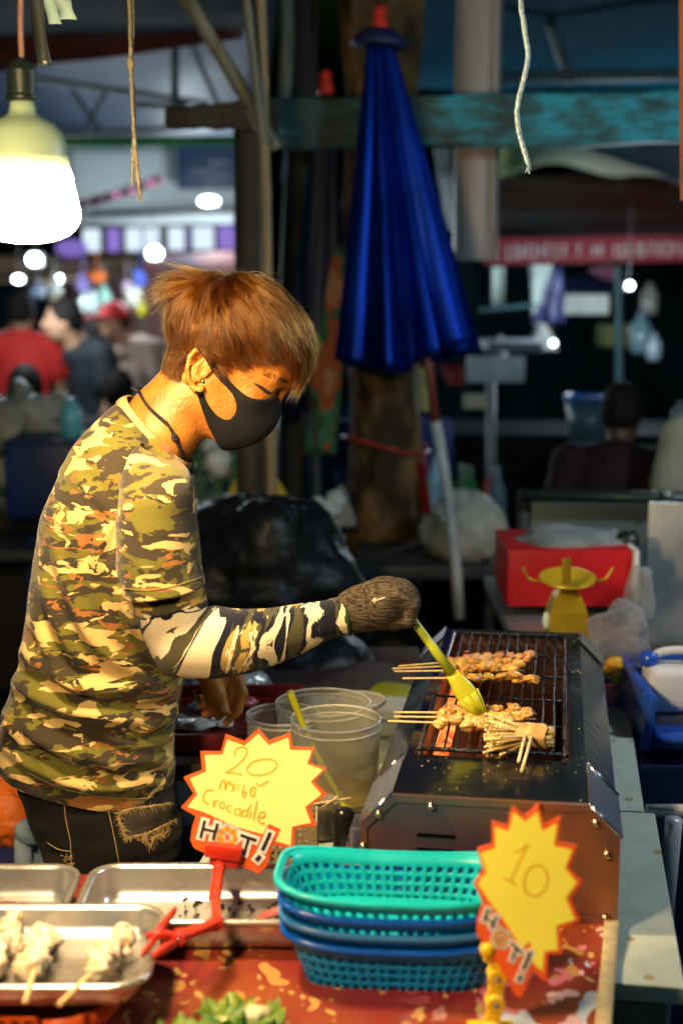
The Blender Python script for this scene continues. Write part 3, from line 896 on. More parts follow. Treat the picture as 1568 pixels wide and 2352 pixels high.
person('person in dark maroon bending at the right behind the steel cart', 1430, 4.6, 885, 70, (0.014, 0.003, 0.005), (0.01, 0.01, 0.012), lean=0.10, hair=(0.006, 0.006, 0.007), skin=(0.10, 0.05, 0.03))
person('person in a pale olive shirt cut off by the right edge', 1668, 4.3, 800, 95, (0.36, 0.36, 0.27), (0.04, 0.04, 0.05), lean=0.04)

# ---------------------------------------------------------------- left clutter behind the vendor
tag((lambda mb: (mb.bbox(P(112, 1090, 4.9), (0.24, 0.3, 0.27), 0.02), mb.bbox(P(112, 1008, 4.9), (0.25, 0.31, 0.02), 0.006), mb.tube([P(70, 1230, 4.8), P(70, 1700, 4.8)], 0.015), mb.tube([P(160, 1230, 4.8), P(160, 1700, 4.8)], 0.015), mb.build('blue_bin', pm('navy_plastic', (0.010, 0.025, 0.12), 0.45)))[-1])(MB()), 'navy blue bin behind the vendor\'s back', 'bin')
mb = MB(); c = P(62, 1050, 5.2)
mb.ball(c, (0.22, 0.16, 0.24), 30, 20, jit=0.3, sc=3, seed=4)
mb.ball(P(20, 985, 5.1), (0.10, 0.1, 0.10), 18, 12, jit=0.4, sc=3, seed=6)
tag(mb.build('printed_sack', pm('sack_print', (0.33, 0.34, 0.31), 0.45, col2=(0.04, 0.09, 0.08), mixlo=0.52, mixhi=0.56, scale=5, bump=0.5, bscale=9)), 'grey sack with dark green print at the left edge', 'sack')
mb = MB(); s = mpp(4.85); c = P(165, 975, 4.85)
mb.lathe([(0.035, -0.06), (0.037, 0.05), (0.018, 0.075), (0.018, 0.09), (0, 0.09)], c, 16); tag(mb.build('drink_bottle', pm('cyan_label', (0.12, 0.45, 0.6), 0.3)), 'small cyan labelled bottle standing on the navy bin', 'bottle')
mb = MB(); mb.bbox(P(40, 1330, 5.4), (0.9, 0.6, 0.75), 0.03); tag(mb.build('counter_block', pm('dark_crate', (0.02, 0.012, 0.012), 0.7)), 'dark counter under the grey sack at the left', 'counter')
t = thing('side_table', 'low dark table carrying the sack and bin behind the vendor', 'table', P(100, 1700, 5.3))
mb = MB(); mb.bbox(V((-1.05, 5.15, 0.72)), (1.0, 0.9, 0.04), 0.008); mb.build('tabletop', greyblack, t)
for x in (-1.5, -0.6):
    for y in (4.75, 5.55):
        mb = MB(); mb.bbox(V((x, y, 0.36)), (0.04, 0.04, 0.7), 0.004); mb.build('leg', greyblack, t)

# green crate, yellow cloth, blue drum, between vendor and tree
def crate(name, label, c, size, mat, rows=4, cols=6, group=None):
    """open slatted plastic crate with each side a lattice"""
    x, y, z = size
    mb = MB()
    mb.bbox(c + V((0, 0, -z / 2 + 0.006)), (x, y, 0.012), 0.003)
    for zz in (-z / 2 + 0.012, z / 2 - 0.012):
        for sy in (-1, 1): mb.bbox(c + V((0, sy * (y / 2 - 0.008), zz)), (x, 0.016, 0.026), 0.004)
        for sx in (-1, 1): mb.bbox(c + V((sx * (x / 2 - 0.008), 0, zz)), (0.0165, y - 0.01, 0.0255), 0.004)
    for i in range(cols + 1):
        px_ = -x / 2 + 0.012 + (x - 0.024) * i / cols
        for sy in (-1, 1): mb.box(c + V((px_, sy * (y / 2 - 0.008), 0)), (0.014, 0.010, z - 0.02))
    nc = max(3, int(cols * y / x))
    for i in range(nc + 1):
        py = -y / 2 + 0.014 + (y - 0.028) * i / nc
        for sx in (-1, 1): mb.box(c + V((sx * (x / 2 - 0.008), py, 0)), (0.010, 0.014, z - 0.021))
    for j in range(1, rows):
        zz = -z / 2 + z * j / rows
        for sy in (-1, 1): mb.box(c + V((0, sy * (y / 2 - 0.008), zz)), (x - 0.01, 0.008, 0.011))
        for sx in (-1, 1): mb.box(c + V((sx * (x / 2 - 0.008), 0, zz)), (0.008, y - 0.012, 0.0105))
    return tag(mb.build(name, mat, deg=30), label, 'crate', group)
greenp = pm('green_plastic', (0.008, 0.11, 0.025), 0.45)
cc = P(470, 1085, 4.6)
crate('plastic_crate', 'green slatted crate beneath the vendor\'s chin', cc, (0.36, 0.3, 0.24), greenp)
mb = MB(); mb.bbox(cc + V((0, 0.02, -0.46)), (0.5, 0.4, 0.62), 0.02); tag(mb.build('dark_box', pm('dark_cardboard', (0.05, 0.035, 0.025), 0.8), deg=30), 'dark cardboard box under the green crate', 'box')
def bunch(name, label, cat, top, w, h, mat, seed=0, folds=9):
    """gathered cloth hanging in folds from a point"""
    vs, fs = [], []
    n, seg = 16, folds * 6
    for i in range(n + 1):
        t = i / n
        for k in range(seg):
            th = 2 * math.pi * k / seg
            q = (0.12 + 0.88 * t ** 0.8) * (1 + 0.22 * math.sin(folds * th + seed) * t + 0.1 * mnoise.noise(V((math.cos(th) * 2, math.sin(th) * 2, t * 3 + seed))))
            vs.append(top + V((math.cos(th) * w * q, math.sin(th) * w * 0.6 * q, -h * t)))
    for i in range(n):
        for k in range(seg):
            fs.append((i * seg + k, (i + 1) * seg + k, (i + 1) * seg + (k + 1) % seg, i * seg + (k + 1) % seg))
    o = mesh_obj(name, vs, fs, mat)
    md = o.modifiers.new('thickness', 'SOLIDIFY'); md.thickness = 0.004
    return tag(o, label, cat)
bunch('yellow_cloth', 'yellow folded cloth standing behind the slim bamboo pole', 'cloth', P(588, 1035, 4.3), 0.105, 0.19, pm('yellow_cloth', (0.46, 0.36, 0.012), 0.6), 2)
mb = MB(); mb.ball(P(500, 1062, 4.4), (0.045, 0.05, 0.05), jit=0.4, seed=3); mb.ball(P(483, 1025, 4.45), (0.03, 0.03, 0.03), jit=0.4, seed=5)
tag(mb.build('plastic_bag', pm('white_bag', (0.6, 0.66, 0.66), 0.4, trl=0.2)), 'small white plastic bag beside the yellow cloth', 'bag')
mb = MB(); c = P(748, 1090, 5.2)
mb.lathe([(0.18, -0.85), (0.19, -0.4), (0.185, -0.39), (0.19, 0.0), (0.185, 0.02), (0.19, 0.2), (0.17, 0.215), (0.16, 0.20)], c, 28)
tag(mb.build('plastic_drum', pm('blue_drum', (0.006, 0.022, 0.16), 0.4)), 'dark blue plastic drum left of the tree trunk', 'drum')
mb = MB(); c = P(575, 1035, 4.75); mb.bbox(c, (0.14, 0.1, 0.10), 0.02); tag(mb.build('blue_box', pm('blue_drum', (0.006, 0.022, 0.16), 0.4), deg=30), 'blue box behind the yellow cloth', 'box')
# glassy odds and ends left of the trunk
mb = MB()
for u, v, r_ in ((728, 1172, 0.035), (760, 1168, 0.03), (712, 1208, 0.025), (745, 1210, 0.028), (772, 1150, 0.03)):
    mb.ball(P(u, v, 4.5), (r_ * 1.1, r_, r_), jit=0.5, seed=u)
tag(mb.build('clear_bag', pm('glassy_bag', (0.75, 0.82, 0.86), 0.08, spec=0.9, trl=0.15), smooth=False), 'crumpled clear plastic bag at the foot of the blue drum', 'bag')
bunch('grey_bag', 'grey pointed bag between the drum and the trunk', 'bag', P(783, 1115, 4.55), 0.05, 0.13, pm('grey_cloth', (0.30, 0.29, 0.27), 0.7), 5, 5)

# black rubbish bags
def crumple_bag(name, label, c, r, seed, mat, cat='bag', su=64, sv=44, jit=0.16, neck=False):
    vs, fs = [], []
    for i in range(sv + 1):
        ph = math.pi * i / sv
        for k in range(su):
            th = 2 * math.pi * k / su
            d = V((math.sin(ph) * math.cos(th), math.sin(ph) * math.sin(th), math.cos(ph)))
            q = 1 + jit * mnoise.noise(d * 1.4 + V((seed, 0, 0)))
            rd = 1 - abs(mnoise.noise(d * 3.2 + V((0, seed, 0))))
            q += jit * 0.5 * (rd - 0.7) + jit * 0.3 * (1 - abs(mnoise.noise(d * 7 + V((seed, seed, 0)))) - 0.8)
            sx = 1.0
            if neck and d.z > 0.8: sx = 1 - (d.z - 0.8) * 3.2
            vs.append(V(c) + V((d.x * r[0] * q * sx, d.y * r[1] * q * sx, max(-0.75, d.z) * r[2] * q + (0.3 * r[2] * max(0, d.z - 0.9) * 10 if neck else 0))))
    for i in range(sv):
        for k in range(su):
            fs.append((i * su + k, (i + 1) * su + k, (i + 1) * su + (k + 1) % su, i * su + (k + 1) % su))
    return tag(mesh_obj(name, vs, fs, mat), label, cat)
blackpl = pm('black_polythene', (0.005, 0.006, 0.007), 0.46, var=0.3, bump=0.7, bscale=13, spec=0.35, bdist=0.02)
crumple_bag('rubbish_bag', 'big shiny black rubbish bag behind the vendor\'s chest', P(585, 1330, 3.45), (0.235, 0.22, 0.23), 2.2, blackpl, jit=0.26)
crumple_bag('rubbish_bag', 'flat black bag lying behind the vendor\'s forearm', P(690, 1535, 3.1), (0.17, 0.15, 0.10), 5.1, blackpl, jit=0.1)
t = thing('low_bench', 'brown wooden bench under the black bags behind the tubs', 'bench', V((-0.1, 3.25, 0)))
bw = pm('brown_bench', (0.20, 0.085, 0.05), 0.6, var=0.25, stretch=(0.6, 4, 4))
for yy in (3.0, 3.16, 3.32):
    mb = MB(); z0 = P(700, 1578, 3.0).z
    mb.bbox(V((-0.18, yy, z0 - 0.03)), (0.74, 0.15, 0.035), 0.008); mb.build('plank', bw, t, deg=30)
for xx in (-0.5, 0.13):
    mb = MB(); mb.bbox(V((xx, 3.16, (z0 - 0.05) / 2)), (0.05, 0.4, z0 - 0.052), 0.006); mb.build('leg', bw, t, deg=30)

# ================================================================== RIGHT BACKGROUND
arch = pm('olive_awning', (0.40, 0.46, 0.18), 0.6, col2=(0.70, 0.74, 0.58), scale=1.2)
strip_px('awning', 'olive green awning arch under the peeling board on the right', 'awning', [(1140, 345), (1700, 300), (1700, 420), (1140, 398)], [9.6, 9.6, 8.6, 8.6], arch, sag=-0.25, seed=21)
strip_px('awning', 'pink white awning corner under the board at the far right', 'awning', [(1330, 330), (1800, 300), (1800, 520), (1400, 360)], [8.9, 8.9, 8.2, 8.2], pm('pinkish_awning', (0.42, 0.36, 0.42), 0.6, var=0.2, scale=2), sag=0.05, seed=22)
strip_px('awning', 'dark brown awning sloping above the red banner', 'awning', [(1120, 402), (1800, 392), (1800, 545), (1120, 562)], [9.4, 9.4, 8.1, 8.1], pm('dark_awning', (0.20, 0.055, 0.055), 0.6, col2=(0.34, 0.24, 0.24), scale=2.5, bump=0.6, bscale=4, stretch=(0.5, 2, 2)), sag=0.05, seed=23)
bn = thing('banner', 'long red banner with rows of white lettering at the right', 'banner', P(1350, 575, 8.0))
c1, c2 = P(1112, 578, 8.0), P(1800, 566, 8.0)
mb = MB(); s8 = mpp(8.0)
mb.bbox((c1 + c2) / 2, ((c2 - c1).length, 0.02, 58 * s8), 0.004, rot=rotm(0, -math.degrees(math.atan2((c2 - c1).z, (c2 - c1).x)), 0)); mb.build('cloth', pm('banner_red', (0.36, 0.03, 0.045), 0.6, var=0.2), bn, deg=30)
mb = MB(); u = 1130
while u < 1780:
    for row in (0, 1):
        w = rng.uniform(8, 15); hh = rng.uniform(10, 22)
        p = P(u, 571 + row * 16 - 0.017 * (u - 1112) + rng.uniform(-4, 4), 7.985)
        mb.tube([p + V((0, 0, hh * s8 * 0.5)), p + V((w * s8 * 0.5, 0, 0)), p + V((0, 0, -hh * s8 * 0.5))], 0.006, seg=5)
        mb.tube([p + V((0, 0, hh * s8 * 0.4)), p + V((0, 0, -hh * s8 * 0.5))], 0.005, seg=5)
    u += rng.uniform(13, 20) if rng.random() > 0.22 else 34
tag(mb.build('lettering', pm('banner_white', (0.80, 0.66, 0.68), 0.6), bn), kind='stuff')
# dark back of the right hand stalls
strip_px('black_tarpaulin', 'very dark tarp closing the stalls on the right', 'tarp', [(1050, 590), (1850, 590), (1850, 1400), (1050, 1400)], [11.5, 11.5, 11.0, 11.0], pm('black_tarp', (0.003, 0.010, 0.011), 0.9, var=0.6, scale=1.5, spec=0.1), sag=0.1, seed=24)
teal_w = pm('pale_teal_cloth', (0.50, 0.60, 0.57), 0.6, trl=0.2)
ribbon_px('hanging_sheet', 'narrow pale sheet hanging right of the umbrella', [(1143, 612), (1143, 660), (1143, 702)], 7.2, (26, 26), teal_w, 'sheet')
ribbon_px('hanging_sheet', 'tapered pale sheet hanging under the red banner', [(1240, 608), (1238, 670), (1234, 745)], 7.2, (52, 20), teal_w, 'sheet')
bunch('grey_bundle', 'grey crumpled bundle below the tapered pale sheet', 'bundle', P(1245, 738, 7.2), 0.07, 0.14, pm('greyish', (0.30, 0.31, 0.30), 0.6), 3, 6)
strip_px('parasol', 'small dark navy parasol half open under the red banner', 'umbrella', [(1265, 618), (1290, 618), (1295, 745), (1218, 742)], [7.0, 7.0, 7.0, 7.0], navy, seed=31)
strip_px('pink_cloth', 'bright pink cloth hanging beside the small lamp on the right', 'cloth', [(1350, 618), (1410, 612), (1438, 662), (1380, 640)], [8.6, 8.6, 8.6, 8.6], pm('pink', (0.75, 0.36, 0.55), 0.6, trl=0.2), seed=32)
strip_px('dark_awning', 'small navy curved awning under the pink cloth', 'awning', [(1300, 640), (1440, 655), (1436, 676), (1290, 676)], [8.3, 8.3, 8.0, 8.0], navy, sag=-0.06, seed=33)
def board(name, label, u0, v0, u1, v1, Y, mat, cat='sign', d=0.03):
    a, b = P(u0, v0, Y), P(u1, v1, Y)
    mb = MB(); mb.bbox((a + b) / 2, (abs(b.x - a.x), d, abs(a.z - b.z)), 0.006)
    return tag(mb.build(name, mat, deg=30), label, cat)
board('menu_board', 'small pale grey board under the navy awning on the right', 1296, 676, 1396, 722, 7.6, pm('pale_board', (0.42, 0.46, 0.42), 0.6))
board('menu_board', 'dull green box low in the dark stalls on the right', 1380, 745, 1460, 795, 8.0, pm('dull_green', (0.07, 0.09, 0.01), 0.6), 'box', 0.3)
board('counter_edge', 'grey shelf edge right of the umbrella hem', 1108, 782, 1232, 804, 6.6, pm('shelf_grey', (0.26, 0.29, 0.33), 0.5), 'shelf', 0.4)
bar_px('stall_rail', 'thin teal rail behind the tapered pale sheet', 'rail', [(1100, 712), (1230, 700)], [7.0, 7.0], 5, tealbar)
bar_px('stall_post', 'grey steel post at the right stalls below the banner', 'post', [(1418, 610), (1420, 760), (1424, 1300)], [7.8, 7.8, 7.8], 8, tealbar)
t = thing('sign_stand', 'white sign board on a grey post beside the umbrella', 'sign', P(1130, 1150, 5.6))
a, b = P(1072, 818, 5.6), P(1203, 878, 5.6)
mb = MB(); mb.bbox((a + b) / 2, (b.x - a.x, 0.025, a.z - b.z), 0.006); mb.build('board', pm('sign_white', (0.60, 0.68, 0.74), 0.5), t, deg=30)
mb = MB(); mb.tube([P(1126, 870, 5.62), P(1128, 1160, 5.62), V((P(1128, 1160, 5.62).x, 5.62, 0.0))], 0.018); mb.build('post', pm('sign_post', (0.24, 0.27, 0.27), 0.5), t)
a, b = P(1064, 905, 5.58), P(1116, 938, 5.58)
mb = MB(); mb.bbox((a + b) / 2, (b.x - a.x, 0.02, a.z - b.z), 0.005); mb.build('label_plate', pm('cream_plate', (0.55, 0.52, 0.38), 0.6), t, deg=30)
ribbon_px('yellow_paper', 'pale yellow paper sheet behind the umbrella pole', [(955, 845), (955, 890), (960, 945)], 4.9, (50, 46), pm('yellow_paper', (0.62, 0.62, 0.22), 0.6, col2=(0.55, 0.55, 0.5), trl=0.2), 'paper')
ribbon_px('red_cloth', 'dark red cloth flap under the umbrella hem', [(1030, 838), (1040, 860), (1046, 886)], 4.6, (60, 30), pm('deep_red', (0.16, 0.012, 0.016), 0.6), 'cloth')
board('blue_sheet', 'blue panel behind the white umbrella pole', 950, 965, 1035, 1085, 5.3, pm('blue_panel', (0.008, 0.04, 0.22), 0.5), 'panel', 0.2)
# dark counter mass with shiny bits
mb = MB(); mb.bbox(P(1290, 1080, 6.4) - V((0, 0, 0.3)), (1.9, 0.6, 1.0), 0.03); tag(mb.build('stall_counter', pm('black_counter', (0.006, 0.009, 0.010), 0.8, spec=0.1), deg=30), 'long black stall counter behind the maroon person', 'counter')
mb = MB(); c = P(1352, 955, 5.9)
mb.lathe([(0.075, -0.14), (0.10, 0.07), (0.098, 0.07), (0.072, -0.135)], c, 26)
bk = thing('bucket', 'steel blue bucket with a bright blue rim behind the maroon person', 'bucket', c)
mb.build('pail', pm('bucket_teal', (0.05, 0.12, 0.16), 0.35), bk)
mb = MB(); mb.lathe([(0.098, 0.062), (0.108, 0.066), (0.109, 0.085), (0.098, 0.088)], c, 26, close=True); mb.build('rim', pm('bucket_blue', (0.01, 0.10, 0.42), 0.3), bk)
for k, (u, v, Y, r_, col) in enumerate(((1470, 770, 7.6, 0.06, (0.10, 0.18, 0.22)), (1490, 690, 8.2, 0.05, (0.36, 0.34, 0.33)), (1500, 800, 7.4, 0.04, (0.2, 0.26, 0.3)), (1148, 805, 6.9, 0.035, (0.3, 0.28, 0.28)), (1545, 1010, 5.0, 0.03, (0.3, 0.32, 0.38)), (1560, 960, 5.2, 0.03, (0.14, 0.25, 0.28)))):
    mb = MB(); mb.lathe([(r_ * 0.8, -r_ * 1.6), (r_, -r_), (r_, r_ * 0.8), (r_ * 0.4, r_ * 1.5), (r_ * 0.4, r_ * 2), (0, r_ * 2)], P(u, v, Y), 14)
    tag(mb.build('jar', pm('jar_%d' % k, col, 0.15)), ('teal glass jar on the far right shelf', 'pale jar under the small right lamp', 'blue grey jar on the far right shelf', 'pale jar on the grey shelf edge', 'clear jar beside the pale shirted person', 'green jar beside the pale shirted person')[k], 'jar')

# white sack and bottles at the tree foot
crumple_bag('white_sack', 'bulging cream white sack at the foot of the tree', P(1062, 1215, 4.35), (0.125, 0.12, 0.115), 7.7, pm('cream_sack', (0.55, 0.52, 0.42), 0.6, var=0.2, bump=0.4, bscale=14), 'sack', jit=0.18)
t = thing('side_table', 'low dark table under the cream sack and bottles', 'table', P(1060, 1500, 4.4))
zt = P(1062, 1272, 4.35).z
mb = MB(); mb.bbox(V((0.36, 4.5, zt - 0.03)), (0.62, 0.6, 0.04), 0.008); mb.build('tabletop', greyblack, t, deg=30)
for x in (0.08, 0.64):
    for y in (4.24, 4.76):
        mb = MB(); mb.bbox(V((x, y, (zt - 0.05) / 2)), (0.035, 0.035, zt - 0.051), 0.004); mb.build('leg', greyblack, t, deg=30)
for k, (u, v, col, lab) in enumerate(((1000, 1105, (0.35, 0.55, 0.7), 'clear bluish bottle beside the umbrella pole'), (1078, 1130, (0.02, 0.16, 0.05), 'green glass bottle behind the cream sack'), (1060, 1125, (0.03, 0.12, 0.04), 'dark green bottle behind the cream sack'), (1118, 1160, (0.4, 0.05, 0.05), 'red capped bottle right of the cream sack'), (1140, 1130, (0.10, 0.16, 0.2), 'dim blue bottle near the steel cart'))):
    c = P(u, v, 4.6)
    mb = MB(); mb.lathe([(0.032, zt - c.z), (0.034, -0.03), (0.03, 0.01), (0.013, 0.05), (0.012, 0.085), (0, 0.085)], c, 16)
    tag(mb.build('bottle', pm('bottle_%d' % k, col, 0.1, spec=0.8)), lab, 'bottle', 'bottles by the cream sack')
ribbon_px('red_ribbon', 'red plastic ribbon trailing down beside the cream sack', [(960, 1060), (972, 1120), (980, 1180)], 4.3, (14, 20), redp, 'ribbon')

# steel cart
cart = thing('steel_cart', 'grey steel food cart behind the red box', 'cart', P(1400, 1600, 3.6))
steel = pm('dull_steel', (0.34, 0.35, 0.36), 0.38, metal=0.7, var=0.25, scale=4, bump=0.15, bscale=8)
a, b = P(1196, 1150, 3.55), P(1900, 1215, 3.55)
mb = MB(); mb.bbox((a + b) / 2 + V((0, 0.02, -0.3)), (b.x - a.x, 0.02, a.z - b.z + 0.6), 0.004); mb.build('back_panel', pm('cart_green_steel', (0.11, 0.14, 0.13), 0.45, metal=0.4, var=0.3, scale=3), cart, deg=30)
a = P(1494, 1160, 3.25)
mb = MB(); mb.bbox(V((a.x + 0.35, 3.25, a.z - 0.33)), (0.7, 0.02, 0.66), 0.004, rot=rotm(0, 0, -6)); mb.build('side_panel', steel, cart, deg=30)
mb = MB(); p1, p2 = P(1192, 1136, 3.5), P(1900, 1152, 3.5); mb.tube([p1, p2], 0.016, 12); mb.build('rail', pm('rail_dark', (0.04, 0.06, 0.06), 0.35, metal=0.5), cart)
mb = MB(); mb.ball(P(1532, 1136, 3.47), 0.012); mb.build('bolt', steel, cart)
for xx in (0.46, 1.15):
    mb = MB(); mb.tube([V((xx, 3.55, 0)), V((xx, 3.55, p1.z))], 0.018); mb.build('leg', greyblack, cart)
ct = P(1400, 1400, 3.0).z - 0.012
mb = MB(); mb.bbox(V((0.78, 3.12, ct - 0.02)), (0.86, 0.62, 0.03), 0.006); mb.build('shelf', steel, cart, deg=30)
# ================================================================== MAIN BULB
T = 0.86
def hanging_bulb(label, shift=None):
    Y = 1.66
    s = mpp(Y, 480)
    c = P(58, 400, Y)
    t = thing('hanging_bulb', label, 'lamp', c, 'stall bulbs on cords')
    mb = MB()
    mb.tube([P(50, 140, Y), P(48, 60, Y), P(49, -420, Y)], 5.5 * s, 8)
    mb.build('cord', pm('bulb_cord', (0.38, 0.20, 0.14), 0.6), t)
    def lt(name, prof, mat, seg=40, deg=None):
        mb = MB(); mb.lathe([(r_ * s, P(58, v, Y).z) for r_, v in prof], (c.x, Y, 0), seg); return mb.build(name, mat, t, deg=deg)
    rib = [(0, 130), (12, 134), (30, 152), (31, 160)]
    for k in range(6):
        v = 162 + k * 9
        rib += [(33, v), (34, v + 4), (31.5, v + 7)]
    rib += [(36, 219), (37, 230), (28, 234), (0, 234)]
    lt('socket', rib, pm('black_bakelite', (0.012, 0.02, 0.014), 0.35))
    lt('housing', [(0, 230), (28, 231), (29, 250), (32, 262), (48, 272), (72, 285), (88, 305), (96, 330), (99, 360), (101, 384), (98, 386), (60, 386)], pm('flare_tinted_housing', (0.36, 0.48, 0.30), 0.45, var=0.05, scale=4))  # green of a lens flare mixed into the housing colour
    lt('diffuser', [(95, 386), (101, 389), (106, 410), (113, 445), (120, 480), (120, 502), (112, 522), (92, 540), (60, 552), (25, 557), (0, 558)], em('bulb_glow', (1.0, 0.71, 0.38), 400.0))
    return t
bulb = hanging_bulb('large lit LED bulb hanging from a cord at the upper left')
# the next bulb along the same stall cord, on the customers' side
b2 = copy_tree(bulb); b2.location = V((-0.41, 0.94, 1.73)); b2['label'] = 'identical lit LED bulb hanging nearer the customers outside the picture'

# ================================================================== GRILL FRAME OF REFERENCE
YAW = R(8.7)
GO = PZ(1118, 2122, T)
GX = V((math.cos(YAW), -math.sin(YAW), 0)); GY = V((math.sin(YAW), math.cos(YAW), 0)); GZ = V((0, 0, 1))
def G(a, b, z): return GO + GX * a + GY * b + GZ * (z - T)
def Ginv(p):
    d = V(p) - GO
    return d.dot(GX), d.dot(GY), p[2]
GROT = Matrix((GX, GY, GZ)).transposed()
ZT = P(1115, 1836, GO.y).z            # top of grill
ZC = P(818, 1908, GO.y).z             # where the chamfer starts
HW = (G(0, 0, ZC) - P(1418, 1915, GO.y)).length
HT = HW - 0.040
GL = Ginv(PZ(1170, 1447, ZT))[1]      # length

# ================================================================== TABLES
def spots_mat():
    m = bpy.data.materials.new('stained_pale_green_board'); m.use_nodes = True
    N = m.node_tree.nodes; L = m.node_tree.links; b = N['Principled BSDF']
    tc = N.new('ShaderNodeTexCoord')
    vo = N.new('ShaderNodeTexVoronoi'); vo.inputs['Scale'].default_value = 34; vo.inputs['Randomness'].default_value = 1
    L.new(tc.outputs['Object'], vo.inputs[0])
    nz = N.new('ShaderNodeTexNoise'); nz.inputs['Scale'].default_value = 26; L.new(tc.outputs['Object'], nz.inputs[0])
    sp = N.new('ShaderNodeSeparateColor'); L.new(vo.outputs['Color'], sp.inputs[0])
    th = N.new('ShaderNodeMapRange'); th.inputs['From Min'].default_value = 0.55; th.inputs['From Max'].default_value = 1.0; th.inputs['To Min'].default_value = 0.0; th.inputs['To Max'].default_value = 0.26
    L.new(sp.outputs[0], th.inputs[0])
    lt = N.new('ShaderNodeMath'); lt.operation = 'LESS_THAN'; L.new(vo.outputs['Distance'], lt.inputs[0]); L.new(th.outputs[0], lt.inputs[1])
    base = N.new('ShaderNodeValToRGB'); e = base.color_ramp.elements
    e[0].position = 0.3; e[0].color = (0.40, 0.45, 0.38, 1); e[1].position = 0.7; e[1].color = (0.50, 0.54, 0.46, 1)
    L.new(nz.outputs[0], base.inputs[0])
    mx = N.new('ShaderNodeMix'); mx.data_type = 'RGBA'; mx.inputs['B'].default_value = (0.30, 0.19, 0.035, 1)
    ml = N.new('ShaderNodeMath'); ml.operation = 'MULTIPLY'; ml.inputs[1].default_value = 0.8; L.new(lt.outputs[0], ml.inputs[0])
    L.new(ml.outputs[0], mx.inputs['Factor']); L.new(base.outputs[0], mx.inputs['A']); L.new(mx.outputs['Result'], b.inputs['Base Color'])
    b.inputs['Roughness'].default_value = 0.4
    return m
boardm = spots_mat()
edgem = pm('worn_board_edge', (0.16, 0.13, 0.09), 0.7, var=0.4, scale=30)
legm = pm('grey_table_leg', (0.30, 0.31, 0.33), 0.4, metal=0.5)
wt = thing('work_table', 'pale green stained work table carrying the grill', 'table', G(0, 0.4, 0))
def slab(a0, a1, b0, b1, nm, th=0.022):
    mb = MB(); mb.cur = 0
    mb.bbox((G(a0, b0, T - 0.001) + G(a1, b1, T - 0.001)) / 2 - V((0, 0, th / 2)), (a1 - a0, b1 - b0, th), 0.004, rot=GROT)
    return mb.build(nm, boardm, wt, deg=40)
aR = Ginv(PZ(1553, 2150, T))[0]; bF = Ginv(PZ(1500, 2262, T))[1]; bM = Ginv(PZ(1440, 1862, T))[1]; aR2 = Ginv(PZ(1478, 1850, T))[0]
slab(-0.40, aR, bF, bM, 'board'); slab(-0.44, aR2, bM + 0.004, GL + 0.10, 'board')
mb = MB(); mb.bbox(G((aR - 0.4) / 2, bF + 0.012, T - 0.05), (aR + 0.36, 0.02, 0.05), 0.003, rot=GROT); mb.build('apron', edgem, wt, deg=40)
for a, b in ((aR - 0.03, bF + 0.05), (aR2 - 0.03, GL + 0.05), (-0.37, bF + 0.05), (-0.4, GL + 0.05)):
    mb = MB(); mb.bbox(G(a, b, (T - 0.03) / 2), (0.035, 0.035, T - 0.032), 0.004, rot=GROT); mb.build('leg', legm, wt, deg=40)
mb = MB(); p = G(aR + 0.005, bF + 0.02, T - 0.12)
mb.bbox(G(0.0, bF + 0.10, T - 0.16), (2 * aR - 0.02, 0.02, 0.14), 0.003, rot=GROT); mb.build('lower_panel', pm('black_panel', (0.012, 0.014, 0.013), 0.35, var=0.5), wt, deg=40)

